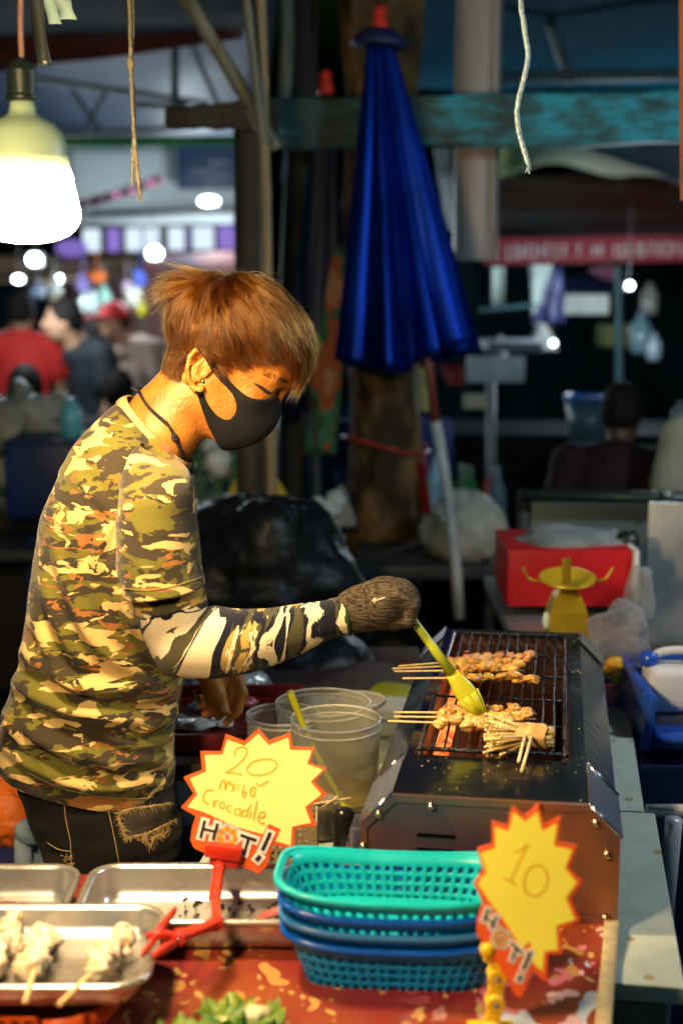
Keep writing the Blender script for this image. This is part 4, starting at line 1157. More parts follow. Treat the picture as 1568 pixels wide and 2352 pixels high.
def cloth_mat():
    m = bpy.data.materials.new('floral_tablecloth'); m.use_nodes = True
    N = m.node_tree.nodes; L = m.node_tree.links; b = N['Principled BSDF']
    tc = N.new('ShaderNodeTexCoord')
    nw = N.new('ShaderNodeTexNoise'); nw.inputs['Scale'].default_value = 14; nw.inputs['Detail'].default_value = 2; L.new(tc.outputs['Object'], nw.inputs[0])
    mxv = N.new('ShaderNodeMix'); mxv.data_type = 'VECTOR'; mxv.inputs['Factor'].default_value = 0.11
    L.new(tc.outputs['Object'], mxv.inputs['A']); L.new(nw.outputs['Color'], mxv.inputs['B'])
    sxx = N.new('ShaderNodeSeparateXYZ'); L.new(tc.outputs['Object'], sxx.inputs[0])
    rgt = N.new('ShaderNodeMapRange'); rgt.inputs['From Min'].default_value = 0.05; rgt.inputs['From Max'].default_value = 0.2; L.new(sxx.outputs[0], rgt.inputs[0])
    def layer(scale, thr, col, prev, rnd=1.0, gate=0.0, seedv=0.0, right=False):
        mp = N.new('ShaderNodeMapping'); mp.inputs['Location'].default_value = (seedv, seedv * 0.7, 0); mp.inputs['Rotation'].default_value = (0, 0, seedv); mp.inputs['Scale'].default_value = (1.0, 0.62, 1)
        L.new(mxv.outputs['Result'], mp.inputs[0])
        vo = N.new('ShaderNodeTexVoronoi'); vo.inputs['Scale'].default_value = scale; vo.inputs['Randomness'].default_value = rnd; L.new(mp.outputs[0], vo.inputs[0])
        sp = N.new('ShaderNodeSeparateColor'); L.new(vo.outputs['Color'], sp.inputs[0])
        mr = N.new('ShaderNodeMapRange'); mr.inputs['From Min'].default_value = gate; mr.inputs['From Max'].default_value = 1; mr.inputs['To Min'].default_value = 0; mr.inputs['To Max'].default_value = thr
        L.new(sp.outputs[0], mr.inputs[0])
        lt = N.new('ShaderNodeMath'); lt.operation = 'LESS_THAN'; L.new(vo.outputs['Distance'], lt.inputs[0]); L.new(mr.outputs[0], lt.inputs[1])
        mx = N.new('ShaderNodeMix'); mx.data_type = 'RGBA'; mx.inputs['B'].default_value = (*col, 1)
        src_ = lt.outputs[0]
        if right:
            mu = N.new('ShaderNodeMath'); mu.operation = 'MULTIPLY'; L.new(src_, mu.inputs[0]); L.new(rgt.outputs[0], mu.inputs[1]); src_ = mu.outputs[0]
        L.new(src_, mx.inputs['Factor']); L.new(prev, mx.inputs['A'])
        return mx.outputs['Result']
    cr = N.new('ShaderNodeValToRGB'); e = cr.color_ramp.elements
    e[0].position = 0.42; e[0].color = (0.26, 0.050, 0.010, 1); e[1].position = 0.6; e[1].color = (0.20, 0.014, 0.014, 1)
    n0 = N.new('ShaderNodeTexNoise'); n0.inputs['Scale'].default_value = 7; L.new(tc.outputs['Object'], n0.inputs[0]); L.new(n0.outputs[0], cr.inputs[0])
    c = layer(26, 0.62, (0.62, 0.16, 0.20), cr.outputs[0], gate=0.2, seedv=0.3, right=True)
    c = layer(34, 0.5, (0.50, 0.24, 0.06), c, gate=0.3, seedv=1.1)
    c = layer(22, 0.5, (0.45, 0.52, 0.55), c, gate=0.55, seedv=2.3, right=True)
    c = layer(48, 0.5, (0.66, 0.42, 0.40), c, gate=0.5, seedv=3.9, right=True)
    c = layer(30, 0.45, (0.04, 0.16, 0.15), c, gate=0.7, seedv=5.2, right=True)
    c = layer(60, 0.45, (0.48, 0.30, 0.09), c, gate=0.5, seedv=6.6)
    L.new(c, b.inputs['Base Color'])
    b.inputs['Roughness'].default_value = 0.42
    b.inputs['Coat Weight'].default_value = 0.15
    return m
clothm = cloth_mat()
ft = thing('front_table', 'long low table hidden under the red floral tablecloth', 'table', V((-0.3, 1.4, 0)))
xr0, yr0 = PZ(1418, 2132, T).x, PZ(1418, 2132, T).y
xr1, yr1 = PZ(1398, 2380, T).x, PZ(1398, 2380, T).y
def xr(y): return xr1 + (xr0 - xr1) * (y - yr1) / (yr0 - yr1)
mb = MB(); mb.bbox(V((-0.42, 1.335, T - 0.035)), (1.25, 0.41, 0.03), 0.004); mb.build('tabletop', edgem, ft, deg=40)
mb = MB(); mb.bbox(V((-0.52, 1.67, T - 0.035)), (0.66, 0.25, 0.03), 0.004); mb.build('tabletop', edgem, ft, deg=40)
for x, y in ((-1.0, 1.16), (0.17, 1.16), (-0.98, 1.76), (-0.24, 1.76)):
    mb = MB(); mb.bbox(V((x, y, (T - 0.05) / 2)), (0.04, 0.04, T - 0.051), 0.004); mb.build('leg', legm, ft, deg=40)
def tablecloth():
    nx, ny = 150, 90
    vs, fs, idx = [], [], {}
    fold = 14
    for j in range(ny + 1):
        for i in range(nx + 1):
            t = j / ny
            y = 1.12 + (1.79 - 1.12) * t
            x0, x1 = -1.06, (xr(y) if y < yr0 else -0.17)
            if y >= yr0: x1 = -0.17
            x = x0 + (x1 - x0) * i / nx
            z = T + 0.004 + 0.0025 * mnoise.noise(V((x * 9, y * 9, 0))) + 0.0014 * mnoise.noise(V((x * 25, y * 25, 3)))
            if x > 0.2: z += 0.010 * max(0, (x - 0.2) / 0.15) ** 2 * (1 + 0.5 * math.sin(y * 40))
            vs.append((x, y, z))
    for j in range(ny):
        for i in range(nx):
            a = j * (nx + 1) + i
            y0, y1 = vs[a][1], vs[a + nx + 1][1]
            if y0 < yr0 <= y1: continue
            fs.append((a, a + 1, a + nx + 2, a + nx + 1))
    # front fall
    b0 = len(vs)
    for j in range(1, 16):
        for i in range(nx + 1):
            x = vs[i][0]
            vs.append((x, 1.12 - 0.012 - 0.012 * math.sin(x * 38) * j / 15, T - 0.02 * j))
    for j in range(15):
        for i in range(nx):
            a = i if j == 0 else b0 + (j - 1) * (nx + 1) + i
            c = b0 + j * (nx + 1) + i
            fs.append((a, c, c + 1, a + 1))
    o = mesh_obj('tablecloth', vs, fs, clothm)
    tag(o, 'red floral tablecloth spread over the front table', 'tablecloth')
    mb = MB()
    n = 40
    hv, hf = [], []
    for j in range(n + 1):
        y = 1.12 + (yr0 - 1.12 - 0.001) * j / n
        x = xr(y)
        z = T + 0.0055 + 0.010 * max(0, (x - 0.2) / 0.15) ** 2 * (1 + 0.5 * math.sin(y * 40))
        hv += [(x - 0.016, y, z), (x + 0.001, y, z + 0.001), (x + 0.002, y, z - 0.006)]
    for j in range(n):
        for k in range(2):
            a = j * 3 + k
            hf.append((a, a + 1, a + 4, a + 3))
    mesh_obj('hem', hv, hf, pm('beige_hem', (0.50, 0.38, 0.18), 0.7, var=0.2, scale=90), o)
tablecloth()

# ================================================================== GRILL
steel_dark = pm('oily_black_steel', (0.055, 0.062, 0.068), 0.16, metal=0.9, var=0.3, scale=9, bump=0.06, bscale=40, rvar=0.08)
steel_warm = pm('heat_stained_steel', (0.44, 0.19, 0.085), 0.36, metal=0.75, col2=(0.17, 0.12, 0.15), mixlo=0.4, mixhi=0.62, scale=7, bump=0.06, bscale=60, stretch=(1, 1, 1), rvar=0.08)
steel_bright = pm('bright_steel_edge', (0.45, 0.44, 0.47), 0.25, metal=0.95, var=0.15, scale=12, rvar=0.06)
grill = thing('barbecue_grill', 'long stainless steel gas grill with chamfered top and glowing burners', 'grill', G(0, GL / 2, T))
def sect(hw, ht, zt, zc, zb): return [(-hw, zb), (-hw, zc), (-ht, zt), (ht, zt), (hw, zc), (hw, zb)]
def shell(name, b0, b1, off, mat, skip_top=None):
    """chamfered casing between two stations; leaves the top open where asked"""
    mb = MB()
    S = sect(HW + off, HT + off * 0.5, ZT + off, ZC + off * 0.5, T + 0.012)
    for k in range(5):
        if k == 2 and skip_top: continue
        (a0, z0), (a1, z1) = S[k], S[k + 1]
        mb.add([G(a0, b0, z0), G(a1, b0, z1), G(a1, b1, z1), G(a0, b1, z0)], [(0, 1, 2, 3)])
    return mb
OA0, OA1 = Ginv(PZ(950, 1738, ZT))[0], Ginv(PZ(1308, 1738, ZT))[0]
OB0, OB1 = Ginv(PZ(1120, 1740, ZT))[1], Ginv(PZ(1150, 1462, ZT))[1]
mb = shell('casing', 0.004, GL - 0.004, 0.0, steel_dark, skip_top=True)
# top plate as four strips round the opening
for a0, a1, b0, b1 in ((-HT, HT, 0.004, OB0), (-HT, HT, OB1, GL - 0.004), (-HT, OA0, OB0, OB1), (OA1, HT, OB0, OB1)):
    mb.add([G(a0, b0, ZT), G(a1, b0, ZT), G(a1, b1, ZT), G(a0, b1, ZT)], [(0, 1, 2, 3)])
body = mb.build('casing', steel_dark, grill, smooth=False)
mb = MB()  # trough
zb = T + 0.05
for q in (((OA0, OB0), (OA1, OB0)), ((OA1, OB0), (OA1, OB1)), ((OA1, OB1), (OA0, OB1)), ((OA0, OB1), (OA0, OB0))):
    (a0, b0), (a1, b1) = q
    mb.add([G(a0, b0, ZT), G(a1, b1, ZT), G(a1, b1, zb), G(a0, b0, zb)], [(0, 1, 2, 3)])
mb.add([G(OA0, OB0, zb), G(OA1, OB0, zb), G(OA1, OB1, zb), G(OA0, OB1, zb)], [(0, 1, 2, 3)])
mb.build('trough', pm('burnt_trough', (0.032, 0.014, 0.008), 0.55, var=0.6, scale=25, bump=0.4, bscale=60), grill, smooth=False)
# front end cap, slightly proud, and back cap
def cap(b0, b1):
    mb = MB()
    S = sect(HW + 0.002, HT + 0.001, ZT + 0.002, ZC + 0.001, T + 0.012)
    for k in (1, 3):
        (a0, z0), (a1, z1) = S[k], S[k + 1]
        mb = MB(); mb.add([G(a0, b0, z0), G(a1, b0, z1), G(a1, b1, z1), G(a0, b1, z0)], [(0, 1, 2, 3)])
        o = mb.build('end_cap', steel_bright, grill, smooth=False)
        md = o.modifiers.new('t', 'SOLIDIFY'); md.thickness = 0.0015; md.offset = 1
cap(-0.001, OB0 - 0.012); cap(GL - 0.075, GL)
pol = pm('polished_edge', (0.75, 0.75, 0.78), 0.15, metal=1.0)
for k, sg_ in ((0, -1), (1, 1)):
    mb = MB(); mb.tube([G(sg_ * (HT + 0.002), OB0 - 0.012, ZT + 0.003), G(sg_ * (HW + 0.003), OB0 - 0.012, ZC + 0.002)], 0.0022, 6); mb.build('edge_bead', pol, grill)
    mb = MB(); mb.tube([G(sg_ * (HT + 0.001), -0.002, ZT + 0.002), G(sg_ * (HW + 0.002), -0.002, ZC + 0.001)], 0.0022, 6); mb.build('edge_bead', pol, grill)
# front rim and recessed panel with slots
So = sect(HW, HT, ZT, ZC, T + 0.010); Si = sect(HW - 0.008, HT - 0.003, ZT - 0.009, ZC - 0.004, T + 0.018)
mb = MB()
n = 6
for k in range(n):
    k2 = (k + 1) % n
    mb.add([G(So[k][0], -0.003, So[k][1]), G(So[k2][0], -0.003, So[k2][1]), G(Si[k2][0], -0.003, Si[k2][1]), G(Si[k][0], -0.003, Si[k][1])], [(0, 1, 2, 3)])
    mb.add([G(Si[k][0], -0.003, Si[k][1]), G(Si[k2][0], -0.003, Si[k2][1]), G(Si[k2][0], 0.003, Si[k2][1]), G(Si[k][0], 0.003, Si[k][1])], [(0, 1, 2, 3)])
    mb.add([G(So[k2][0], -0.003, So[k2][1]), G(So[k][0], -0.003, So[k][1]), G(So[k][0], 0.006, So[k][1]), G(So[k2][0], 0.006, So[k2][1])], [(0, 1, 2, 3)])
mb.build('front_rim', steel_warm, grill, smooth=False)
def front_az(u, v):
    a, y, z = ray(u, v)
    o = V((0, 0, CAM_Z)); d = V((a, y, z))
    t = (GO - o).dot(GY) / d.dot(GY)
    p = o + d * t
    return (p - GO).dot(GX), p.z
bm = bmesh.new()
def ring(pts, b):
    vv = [bm.verts.new(G(a, b, z)) for a, z in pts]
    return [bm.edges.new((vv[i], vv[(i + 1) % len(vv)])) for i in range(len(vv))]
eds = ring([(a * 1.0, z) for a, z in Si], 0.001)
slots = []
for v0, v1 in ((1914, 1930), (1947, 1963)):
    a0, z0 = front_az(956, v0); a1, z1 = front_az(1048, v1)
    r_ = (z0 - z1) / 2; zc = (z0 + z1) / 2
    pts = []
    for q in range(9): pts.append((a1 - r_ + r_ * math.cos(-math.pi / 2 + math.pi * q / 8), zc + r_ * math.sin(-math.pi / 2 + math.pi * q / 8)))
    for q in range(9): pts.append((a0 + r_ + r_ * math.cos(math.pi / 2 + math.pi * q / 8), zc + r_ * math.sin(math.pi / 2 + math.pi * q / 8)))
    slots.append(pts); eds += ring(pts, 0.001)
bmesh.ops.triangle_fill(bm, use_beauty=True, use_dissolve=False, edges=eds)
me = bpy.data.meshes.new('front_panel'); bm.to_mesh(me); bm.free(); me.materials.append(steel_warm)
fp = bpy.data.objects.new('front_panel', me); COL.objects.link(fp); adopt(fp, grill)
for pts in slots:
    mb = MB(); m_ = len(pts)
    mb.add([G(a, 0.001, z) for a, z in pts] + [G(a, 0.02, z) for a, z in pts], [(i, (i + 1) % m_, m_ + (i + 1) % m_, m_ + i) for i in range(m_)] + [tuple(range(m_, 2 * m_))])
    mb.build('vent_slot', pm('slot_dark', (0.008, 0.02, 0.02), 0.5), fp, smooth=False)
for u, v in ((835, 1942), (990, 1850), (1237, 1854), (1368, 1889), (1394, 1961), (1390, 2108), (870, 1868)):
    a, z = front_az(u, v)
    mb = MB(); mb.ball(G(a, -0.002, z), 0.0055, 12, 8); mb.build('screw', pm('brass_screw', (0.75, 0.55, 0.35), 0.2, metal=1), grill)
# side latch
a, z = -HW - 0.010, T + 0.08
mb = MB(); mb.bbox(G(a, 0.05, z), (0.016, 0.05, 0.05), 0.003, rot=GROT); mb.bbox(G(a - 0.010, 0.05, z - 0.01), (0.008, 0.03, 0.025), 0.003, rot=GROT)
mb.build('latch', steel_bright, grill, deg=40)
# feet
for a in (-HW + 0.03, HW - 0.03):
    for b in (0.04, GL - 0.04):
        mb = MB(); mb.lathe([(0.014, T), (0.014, T + 0.013)], (G(a, b, 0).x, G(a, b, 0).y, 0), 14); mb.build('foot', greyblack, grill)
# burners
def glow_mat():
    m = bpy.data.materials.new('glowing_ceramic'); m.use_nodes = True
    N = m.node_tree.nodes; L = m.node_tree.links; b = N['Principled BSDF']
    tc = N.new('ShaderNodeTexCoord'); nz = N.new('ShaderNodeTexNoise'); nz.inputs['Scale'].default_value = 45; nz.inputs['Detail'].default_value = 3; L.new(tc.outputs['Object'], nz.inputs[0])
    cr = N.new('ShaderNodeValToRGB'); e = cr.color_ramp.elements
    e[0].position = 0.35; e[0].color = (0.35, 0.02, 0.003, 1); e[1].position = 0.65; e[1].color = (1.0, 0.26, 0.05, 1)
    L.new(nz.outputs[0], cr.inputs[0]); L.new(cr.outputs[0], b.inputs['Emission Color'])
    b.inputs['Emission Strength'].default_value = 2.3
    b.inputs['Base Color'].default_value = (0.3, 0.08, 0.03, 1); b.inputs['Roughness'].default_value = 0.8
    return m
glow = glow_mat()
a0 = Ginv(PZ(1003, 1735, ZT - 0.045))[0]
nb_ = 5
for k in range(nb_):
    b0 = OB0 + 0.006 + (OB1 - OB0 - 0.012) * k / nb_; b1 = OB0 + 0.006 + (OB1 - OB0 - 0.012) * (k + 0.97) / nb_
    mb = MB(); mb.bbox(G(a0 + 0.004, (b0 + b1) / 2, ZT - 0.05), (0.014, b1 - b0, 0.05), 0.003, rot=GROT @ rotm(0, 24, 0)); mb.build('burner_tile', glow, grill, deg=40)
    if k: continue
    mb = MB(); mb.bbox(G(OA1 - 0.006, (b0 + b1) / 2, ZT - 0.060), (0.008, b1 - b0, 0.035), 0.003, rot=GROT); mb.build('burner_tile', glow, grill, deg=40)
# drip tray in the middle
mb = MB(); mb.bbox(G(0.02, (OB0 + OB1) / 2, zb + 0.012), (0.12, OB1 - OB0 - 0.03, 0.006), 0.002, rot=GROT)
mb.build('drip_tray', pm('greasy_tray', (0.09, 0.032, 0.013), 0.35, metal=0.5, var=0.5, scale=18), grill, deg=40)
# grate
zg = ZT + 0.006
rodm = pm('blackened_rod', (0.035, 0.035, 0.036), 0.3, metal=0.8, var=0.5, scale=60, bump=0.5, bscale=140)
mb = MB()
fa0, fa1, fb0, fb1 = OA0 + 0.006, OA1 - 0.006, OB0 + 0.006, OB1 - 0.006
c4 = [G(fa0, fb0, zg), G(fa1, fb0, zg), G(fa1, fb1, zg), G(fa0, fb1, zg)]
for i in range(4): mb.tube([c4[i], c4[(i + 1) % 4]], 0.0035, 8)
for a in (fa0, fa1):
    for b in (fb0, fb1): mb.tube([G(a, b, zg), G(a, b, ZT - 0.012)], 0.004, 8); mb.ball(G(a, b, zg), 0.005, 8, 6)
gf = mb.build('grate_frame', rodm, grill)
for k in range(1, 12):
    a = fa0 + (fa1 - fa0) * k / 12
    mb = MB(); mb.tube([G(a + 0.0008 * math.sin(j + k), fb0 + (fb1 - fb0) * j / 16, zg + 0.001 * math.sin(j * 1.3 + k)) for j in range(17)], 0.0019, 6); mb.build('grate_bar', rodm, grill)
for k in range(1, 5):
    b = fb0 + (fb1 - fb0) * k / 5
    mb = MB(); mb.tube([G(fa0, b, zg - 0.003), G(fa1, b, zg - 0.003)], 0.0019, 6); mb.build('grate_bar', rodm, grill)
# grease drops and crumbs on the casing
mb = MB()
for k in range(30):
    r2 = random.Random(k)
    if k < 20: a, b = r2.uniform(-HT, HT), r2.uniform(0.01, OB0 - 0.005)
    else: a, b = r2.uniform(OA1 + 0.005, HT), r2.uniform(0.0, GL)
    s_ = r2.uniform(0.0004, 0.0011)
    mb.ball(G(a, b, ZT + s_ * 0.3), (s_ * 1.5, s_ * 1.2, s_ * 0.7), 6, 4)
tag(mb.build('food_crumbs', pm('pale_crumb', (0.55, 0.42, 0.25), 0.5), grill), kind='stuff')

# ================================================================== FOOD ON THE GRILL
def meat_mat(name, lo, hi, char=None, rough=0.35, scale=55):
    m = bpy.data.materials.new(name); m.use_nodes = True
    N = m.node_tree.nodes; L = m.node_tree.links; b = N['Principled BSDF']
    tc = N.new('ShaderNodeTexCoord'); nz = N.new('ShaderNodeTexNoise'); nz.inputs['Scale'].default_value = scale; nz.inputs['Detail'].default_value = 5; L.new(tc.outputs['Object'], nz.inputs[0])
    cr = N.new('ShaderNodeValToRGB'); e = cr.color_ramp.elements
    e[0].position = 0.36; e[0].color = (*lo, 1); e[1].position = 0.60; e[1].color = (*hi, 1)
    if char: x = e.new(0.30); x.color = (*char, 1)
    L.new(nz.outputs[0], cr.inputs[0]); L.new(cr.outputs[0], b.inputs['Base Color'])
    b.inputs['Roughness'].default_value = rough; b.inputs['Subsurface Weight'].default_value = 0.15; b.inputs['Subsurface Radius'].default_value = (0.01, 0.005, 0.002); b.inputs['Subsurface Scale'].default_value = 0.4
    b.inputs['Coat Weight'].default_value = 0.25; b.inputs['Coat Roughness'].default_value = 0.15
    n2 = N.new('ShaderNodeTexNoise'); n2.inputs['Scale'].default_value = 190; n2.inputs['Detail'].default_value = 3; L.new(tc.outputs['Object'], n2.inputs[0])
    bp = N.new('ShaderNodeBump'); bp.inputs['Strength'].default_value = 0.5; bp.inputs['Distance'].default_value = 0.003; L.new(n2.outputs[0], bp.inputs['Height']); L.new(bp.outputs[0], b.inputs['Normal'])
    return m
grilled = meat_mat('grilled_meat', (0.44, 0.15, 0.015), (0.76, 0.48, 0.11), (0.03, 0.012, 0.006))
mussel = meat_mat('grilled_mussel', (0.50, 0.20, 0.02), (0.70, 0.42, 0.07), (0.03, 0.02, 0.02))
raw = meat_mat('raw_white_meat', (0.62, 0.44, 0.24), (0.84, 0.72, 0.52), None, 0.20, 70)
stickm = pm('bamboo_stick', (0.62, 0.45, 0.20), 0.6, var=0.2, scale=60, stretch=(1, 1, 1))
def skewer(label, p0, p1, m0, m1, mat, npc, size, seed, group, shape=(1.2, 1, 0.8), rs=0.0016, flat=0.0, pjit=0.25):
    """stick from p0 to p1 with pieces threaded between m0 and m1 (fractions of the stick)"""
    r2 = random.Random(seed)
    p0, p1 = V(p0), V(p1)
    t = thing('meat_skewer', label, 'skewer', p0, group)
    mb = MB(); mb.tube([p0, p0.lerp(p1, 0.5) + V((0, 0, 0.0005)), p1], [rs, rs, rs * 0.6], 7); mb.build('stick', stickm, t)
    d = (p1 - p0).normalized()
    ang = math.degrees(math.atan2(d.y, d.x))
    for k in range(npc):
        f = m0 + (m1 - m0) * (k + 0.5) / npc
        c = p0.lerp(p1, f) + V((0, 0, r2.uniform(0, 0.25) * size))
        mb = MB()
        for q in range(r2.randint(2, 3)):
            o = V((r2.uniform(-1, 1) * 0.45, r2.uniform(-1, 1) * 0.55, r2.uniform(-0.3, 0.45))) * size
            rr = size * r2.uniform(0.55, 0.85)
            mb.ball(c + o, (rr * shape[0], rr * shape[1], rr * shape[2]), 16, 11, jit=pjit * 2.2, sc=2.1, seed=seed * 7 + k * 3 + q, rot=rotm(r2.uniform(-30, 30), r2.uniform(-25, 25), ang + r2.uniform(-40, 40)))
        mb.build('meat_piece', mat, t)
    return t
zf = zg + 0.009
gB = 'skewers at the back of the grill'; gF = 'skewers at the front of the grill'
skewer('rearmost grilled skewer with charred curled pieces', PZ(914, 1530, zf), PZ(1222, 1508, zf), 0.40, 1.0, meat_mat('charred_squid', (0.36, 0.10, 0.03), (0.68, 0.36, 0.12), (0.04, 0.012, 0.012)), 8, 0.0105, 1, gB)
skewer('second grilled skewer from the back of the grill', PZ(900, 1536, zf), PZ(1205, 1524, zf), 0.42, 0.99, grilled, 8, 0.0105, 2, gB)
skewer('third grilled skewer from the back of the grill', PZ(904, 1542, zf), PZ(1200, 1540, zf), 0.42, 0.98, grilled, 7, 0.010, 3, gB)
skewer('skewer of orange mussels in front of the rear skewers', PZ(924, 1558, zf), PZ(1240, 1558, zf), 0.38, 1.0, mussel, 6, 0.0115, 4, gB, shape=(1.5, 0.8, 0.6))
skewer('dark stick skewer behind the front pair on the grill', PZ(904, 1636, zf), PZ(1232, 1640, zf), 0.34, 0.98, grilled, 8, 0.0115, 5, gF)
skewer('middle one of the front skewers on the grill', PZ(905, 1646, zf), PZ(1230, 1652, zf), 0.34, 0.98, grilled, 8, 0.011, 6, gF)
skewer('frontmost long skewer with pale plump meat', PZ(890, 1656, zf), PZ(1180, 1668, zf), 0.40, 0.98, meat_mat('pale_grilled', (0.56, 0.28, 0.06), (0.78, 0.54, 0.18)), 6, 0.0125, 7, gF)
# enoki roll
en = thing('enoki_roll', 'enoki mushrooms wrapped in bacon on two sticks at the grill front', 'skewer', PZ(1200, 1690, zf))
enm = meat_mat('enoki', (0.66, 0.44, 0.13), (0.80, 0.64, 0.28), None, 0.4, 60)
r2 = random.Random(5)
c = PZ(1215, 1690, zf + 0.004)
ex, ey = V((1, -0.12, 0)).normalized(), V((0.12, 1, 0)).normalized()
mbs = MB()
for k in range(95):
    a = r2.uniform(0, 6.28); q = math.sqrt(r2.random()) * 0.017
    o = ey * (math.cos(a) * q) + V((0, 0, math.sin(a) * q * 0.75))
    fan = 1.0 + r2.uniform(0.3, 1.3)
    tip = c - ex * r2.uniform(0.035, 0.060) + ey * (math.cos(a) * q * fan * 1.3 - 0.012 * r2.random()) + V((0, 0, math.sin(a) * q * fan * 0.8 + r2.uniform(-0.002, 0.003)))
    mbs.tube(spline([c + ex * r2.uniform(0.026, 0.034) + o, c + o * 0.9, c.lerp(tip, 0.65) + o * 0.3, tip], 7), [0.0016] * 6 + [0.0013], 5)
    mbs.ball(tip, 0.0026, 6, 5)
tag(mbs.build('mushroom_stems', enm, en), kind='stuff')
mb = MB()
for k, off in enumerate((-0.013, 0.0, 0.013)):
    vs_, fs_ = [], []
    for i in range(29):
        th = 2 * math.pi * i / 28
        rr = 0.0195 * (1 + 0.10 * mnoise.noise(V((math.cos(th) * 2, math.sin(th) * 2, k * 3.0))))
        for w_ in (-0.008, -0.003, 0.003, 0.008):
            vs_.append(c + ex * (off + w_ + 0.002 * math.sin(th * 3 + k)) + ey * math.cos(th) * rr + V((0, 0, math.sin(th) * rr * 0.82)) + V((0, 0, 0.0006 * (3 - abs(w_) * 300))))
    for i in range(28):
        for w_ in range(3):
            a = i * 4 + w_
            fs_.append((a, a + 1, a + 5, a + 4))
    mb.add(vs_, fs_)
mb.build('bacon_wrap', meat_mat('bacon', (0.55, 0.30, 0.10), (0.74, 0.50, 0.20), None, 0.25, 70), en)
for p0_, p1_ in (((1206, 1690), (1190, 1750)), ((1222, 1690), (1197, 1772))):
    mb = MB(); a_ = PZ(p0_[0], p0_[1] - 6, zf + 0.010); b_ = PZ(p1_[0], p1_[1], zf + 0.004)
    mb.tube([a_, b_], 0.0021, 7); mb.build('stick', pm('pale_stick', (0.74, 0.58, 0.32), 0.6), en)

# ================================================================== BRUSHES
ylw = pm('lime_silicone', (0.50, 0.50, 0.02), 0.35, var=0.1, sss=0.1)
def brush_held():
    Yb = 1.99
    tipw = PZ(1104, 1640, zf + 0.008)
    a = P(925, 1392, 1.955); b = tipw
    t = thing('basting_brush', 'lime yellow silicone basting brush held over the grill', 'brush', a)
    h1 = a.lerp(b, 0.62)
    mb = MB(); mb.tube([a, a.lerp(b, 0.2), a.lerp(b, 0.4), h1], [0.0055, 0.0062, 0.0068, 0.0075], 12); mb.build('handle', pm('lime_handle', (0.42, 0.48, 0.03), 0.4), t)
    d = (b - a).normalized()
    sd = d.cross(V((0, -1, 0.25))).normalized(); up = sd.cross(d)
    mb = MB()
    prof = [(0.0, 0.008), (0.15, 0.011), (0.35, 0.0145), (0.55, 0.0155), (0.75, 0.0140), (0.92, 0.0095), (1.0, 0.005)]
    vs_, fs_ = [], []
    for i, (f, w_) in enumerate(prof):
        p = h1.lerp(b, f)
        for k in range(16):
            th = 2 * math.pi * k / 16
            vs_.append(p + sd * math.cos(th) * w_ + up * math.sin(th) * w_ * 0.5)
    for i in range(len(prof) - 1):
        for k in range(16): fs_.append((i * 16 + k, i * 16 + (k + 1) % 16, (i + 1) * 16 + (k + 1) % 16, (i + 1) * 16 + k))
    fs_.append(tuple(range(16))[::-1]); fs_.append(tuple(range((len(prof) - 1) * 16, len(prof) * 16)))
    mb.add(vs_, fs_)
    mb.build('brush_head', ylw, t)
    mb = MB(); r2 = random.Random(2)
    for k in range(60):
        th = r2.uniform(0, 6.28); w_ = r2.uniform(0.006, 0.0165)
        s0 = h1.lerp(b, 0.55) + sd * math.cos(th) * w_ + up * math.sin(th) * w_ * 0.5
        s1 = h1.lerp(b, r2.uniform(0.93, 1.06)) + sd * math.cos(th) * w_ * 0.45 + up * math.sin(th) * w_ * 0.35
        mb.tube([s0, s0.lerp(s1, 0.5) + sd * math.cos(th) * 0.001, s1], [0.0016, 0.0015, 0.0011], 5)
    tag(mb.build('bristles', ylw, t), kind='stuff')
brush_held()

# ================================================================== TUBS
def cloudy(name, col, tr=0.5, rough=0.25):
    m = bpy.data.materials.new(name); m.use_nodes = True
    N = m.node_tree.nodes; L = m.node_tree.links; b = N['Principled BSDF']
    tc = N.new('ShaderNodeTexCoord'); nz = N.new('ShaderNodeTexNoise'); nz.inputs['Scale'].default_value = 18; nz.inputs['Detail'].default_value = 4; L.new(tc.outputs['Object'], nz.inputs[0])
    b.inputs['Base Color'].default_value = (*col, 1); b.inputs['Roughness'].default_value = rough
    tb = N.new('ShaderNodeBsdfTransparent'); tb.inputs[0].default_value = (0.92, 0.92, 0.88, 1)
    tl = N.new('ShaderNodeBsdfTranslucent'); tl.inputs[0].default_value = (*col, 1)
    m1 = N.new('ShaderNodeMixShader'); m1.inputs[0].default_value = 0.35; L.new(b.outputs[0], m1.inputs[1]); L.new(tl.outputs[0], m1.inputs[2])
    fr = N.new('ShaderNodeLayerWeight'); fr.inputs[0].default_value = 0.35
    ad = N.new('ShaderNodeMath'); ad.operation = 'MULTIPLY_ADD'; ad.inputs[1].default_value = 0.5; L.new(fr.outputs['Facing'], ad.inputs[0])
    mr = N.new('ShaderNodeMapRange'); mr.inputs['To Min'].default_value = (1 - tr) - 0.12; mr.inputs['To Max'].default_value = (1 - tr) + 0.10; L.new(nz.outputs[0], mr.inputs[0]); L.new(mr.outputs[0], ad.inputs[2])
    cl = N.new('ShaderNodeClamp'); L.new(ad.outputs[0], cl.inputs[0])
    m2 = N.new('ShaderNodeMixShader'); L.new(cl.outputs[0], m2.inputs[0]); L.new(tb.outputs[0], m2.inputs[1]); L.new(m1.outputs[0], m2.inputs[2])
    L.new(m2.outputs[0], N['Material Output'].inputs[0])
    return m
tubm = cloudy('cloudy_tub_plastic', (0.70, 0.64, 0.50), 0.87)
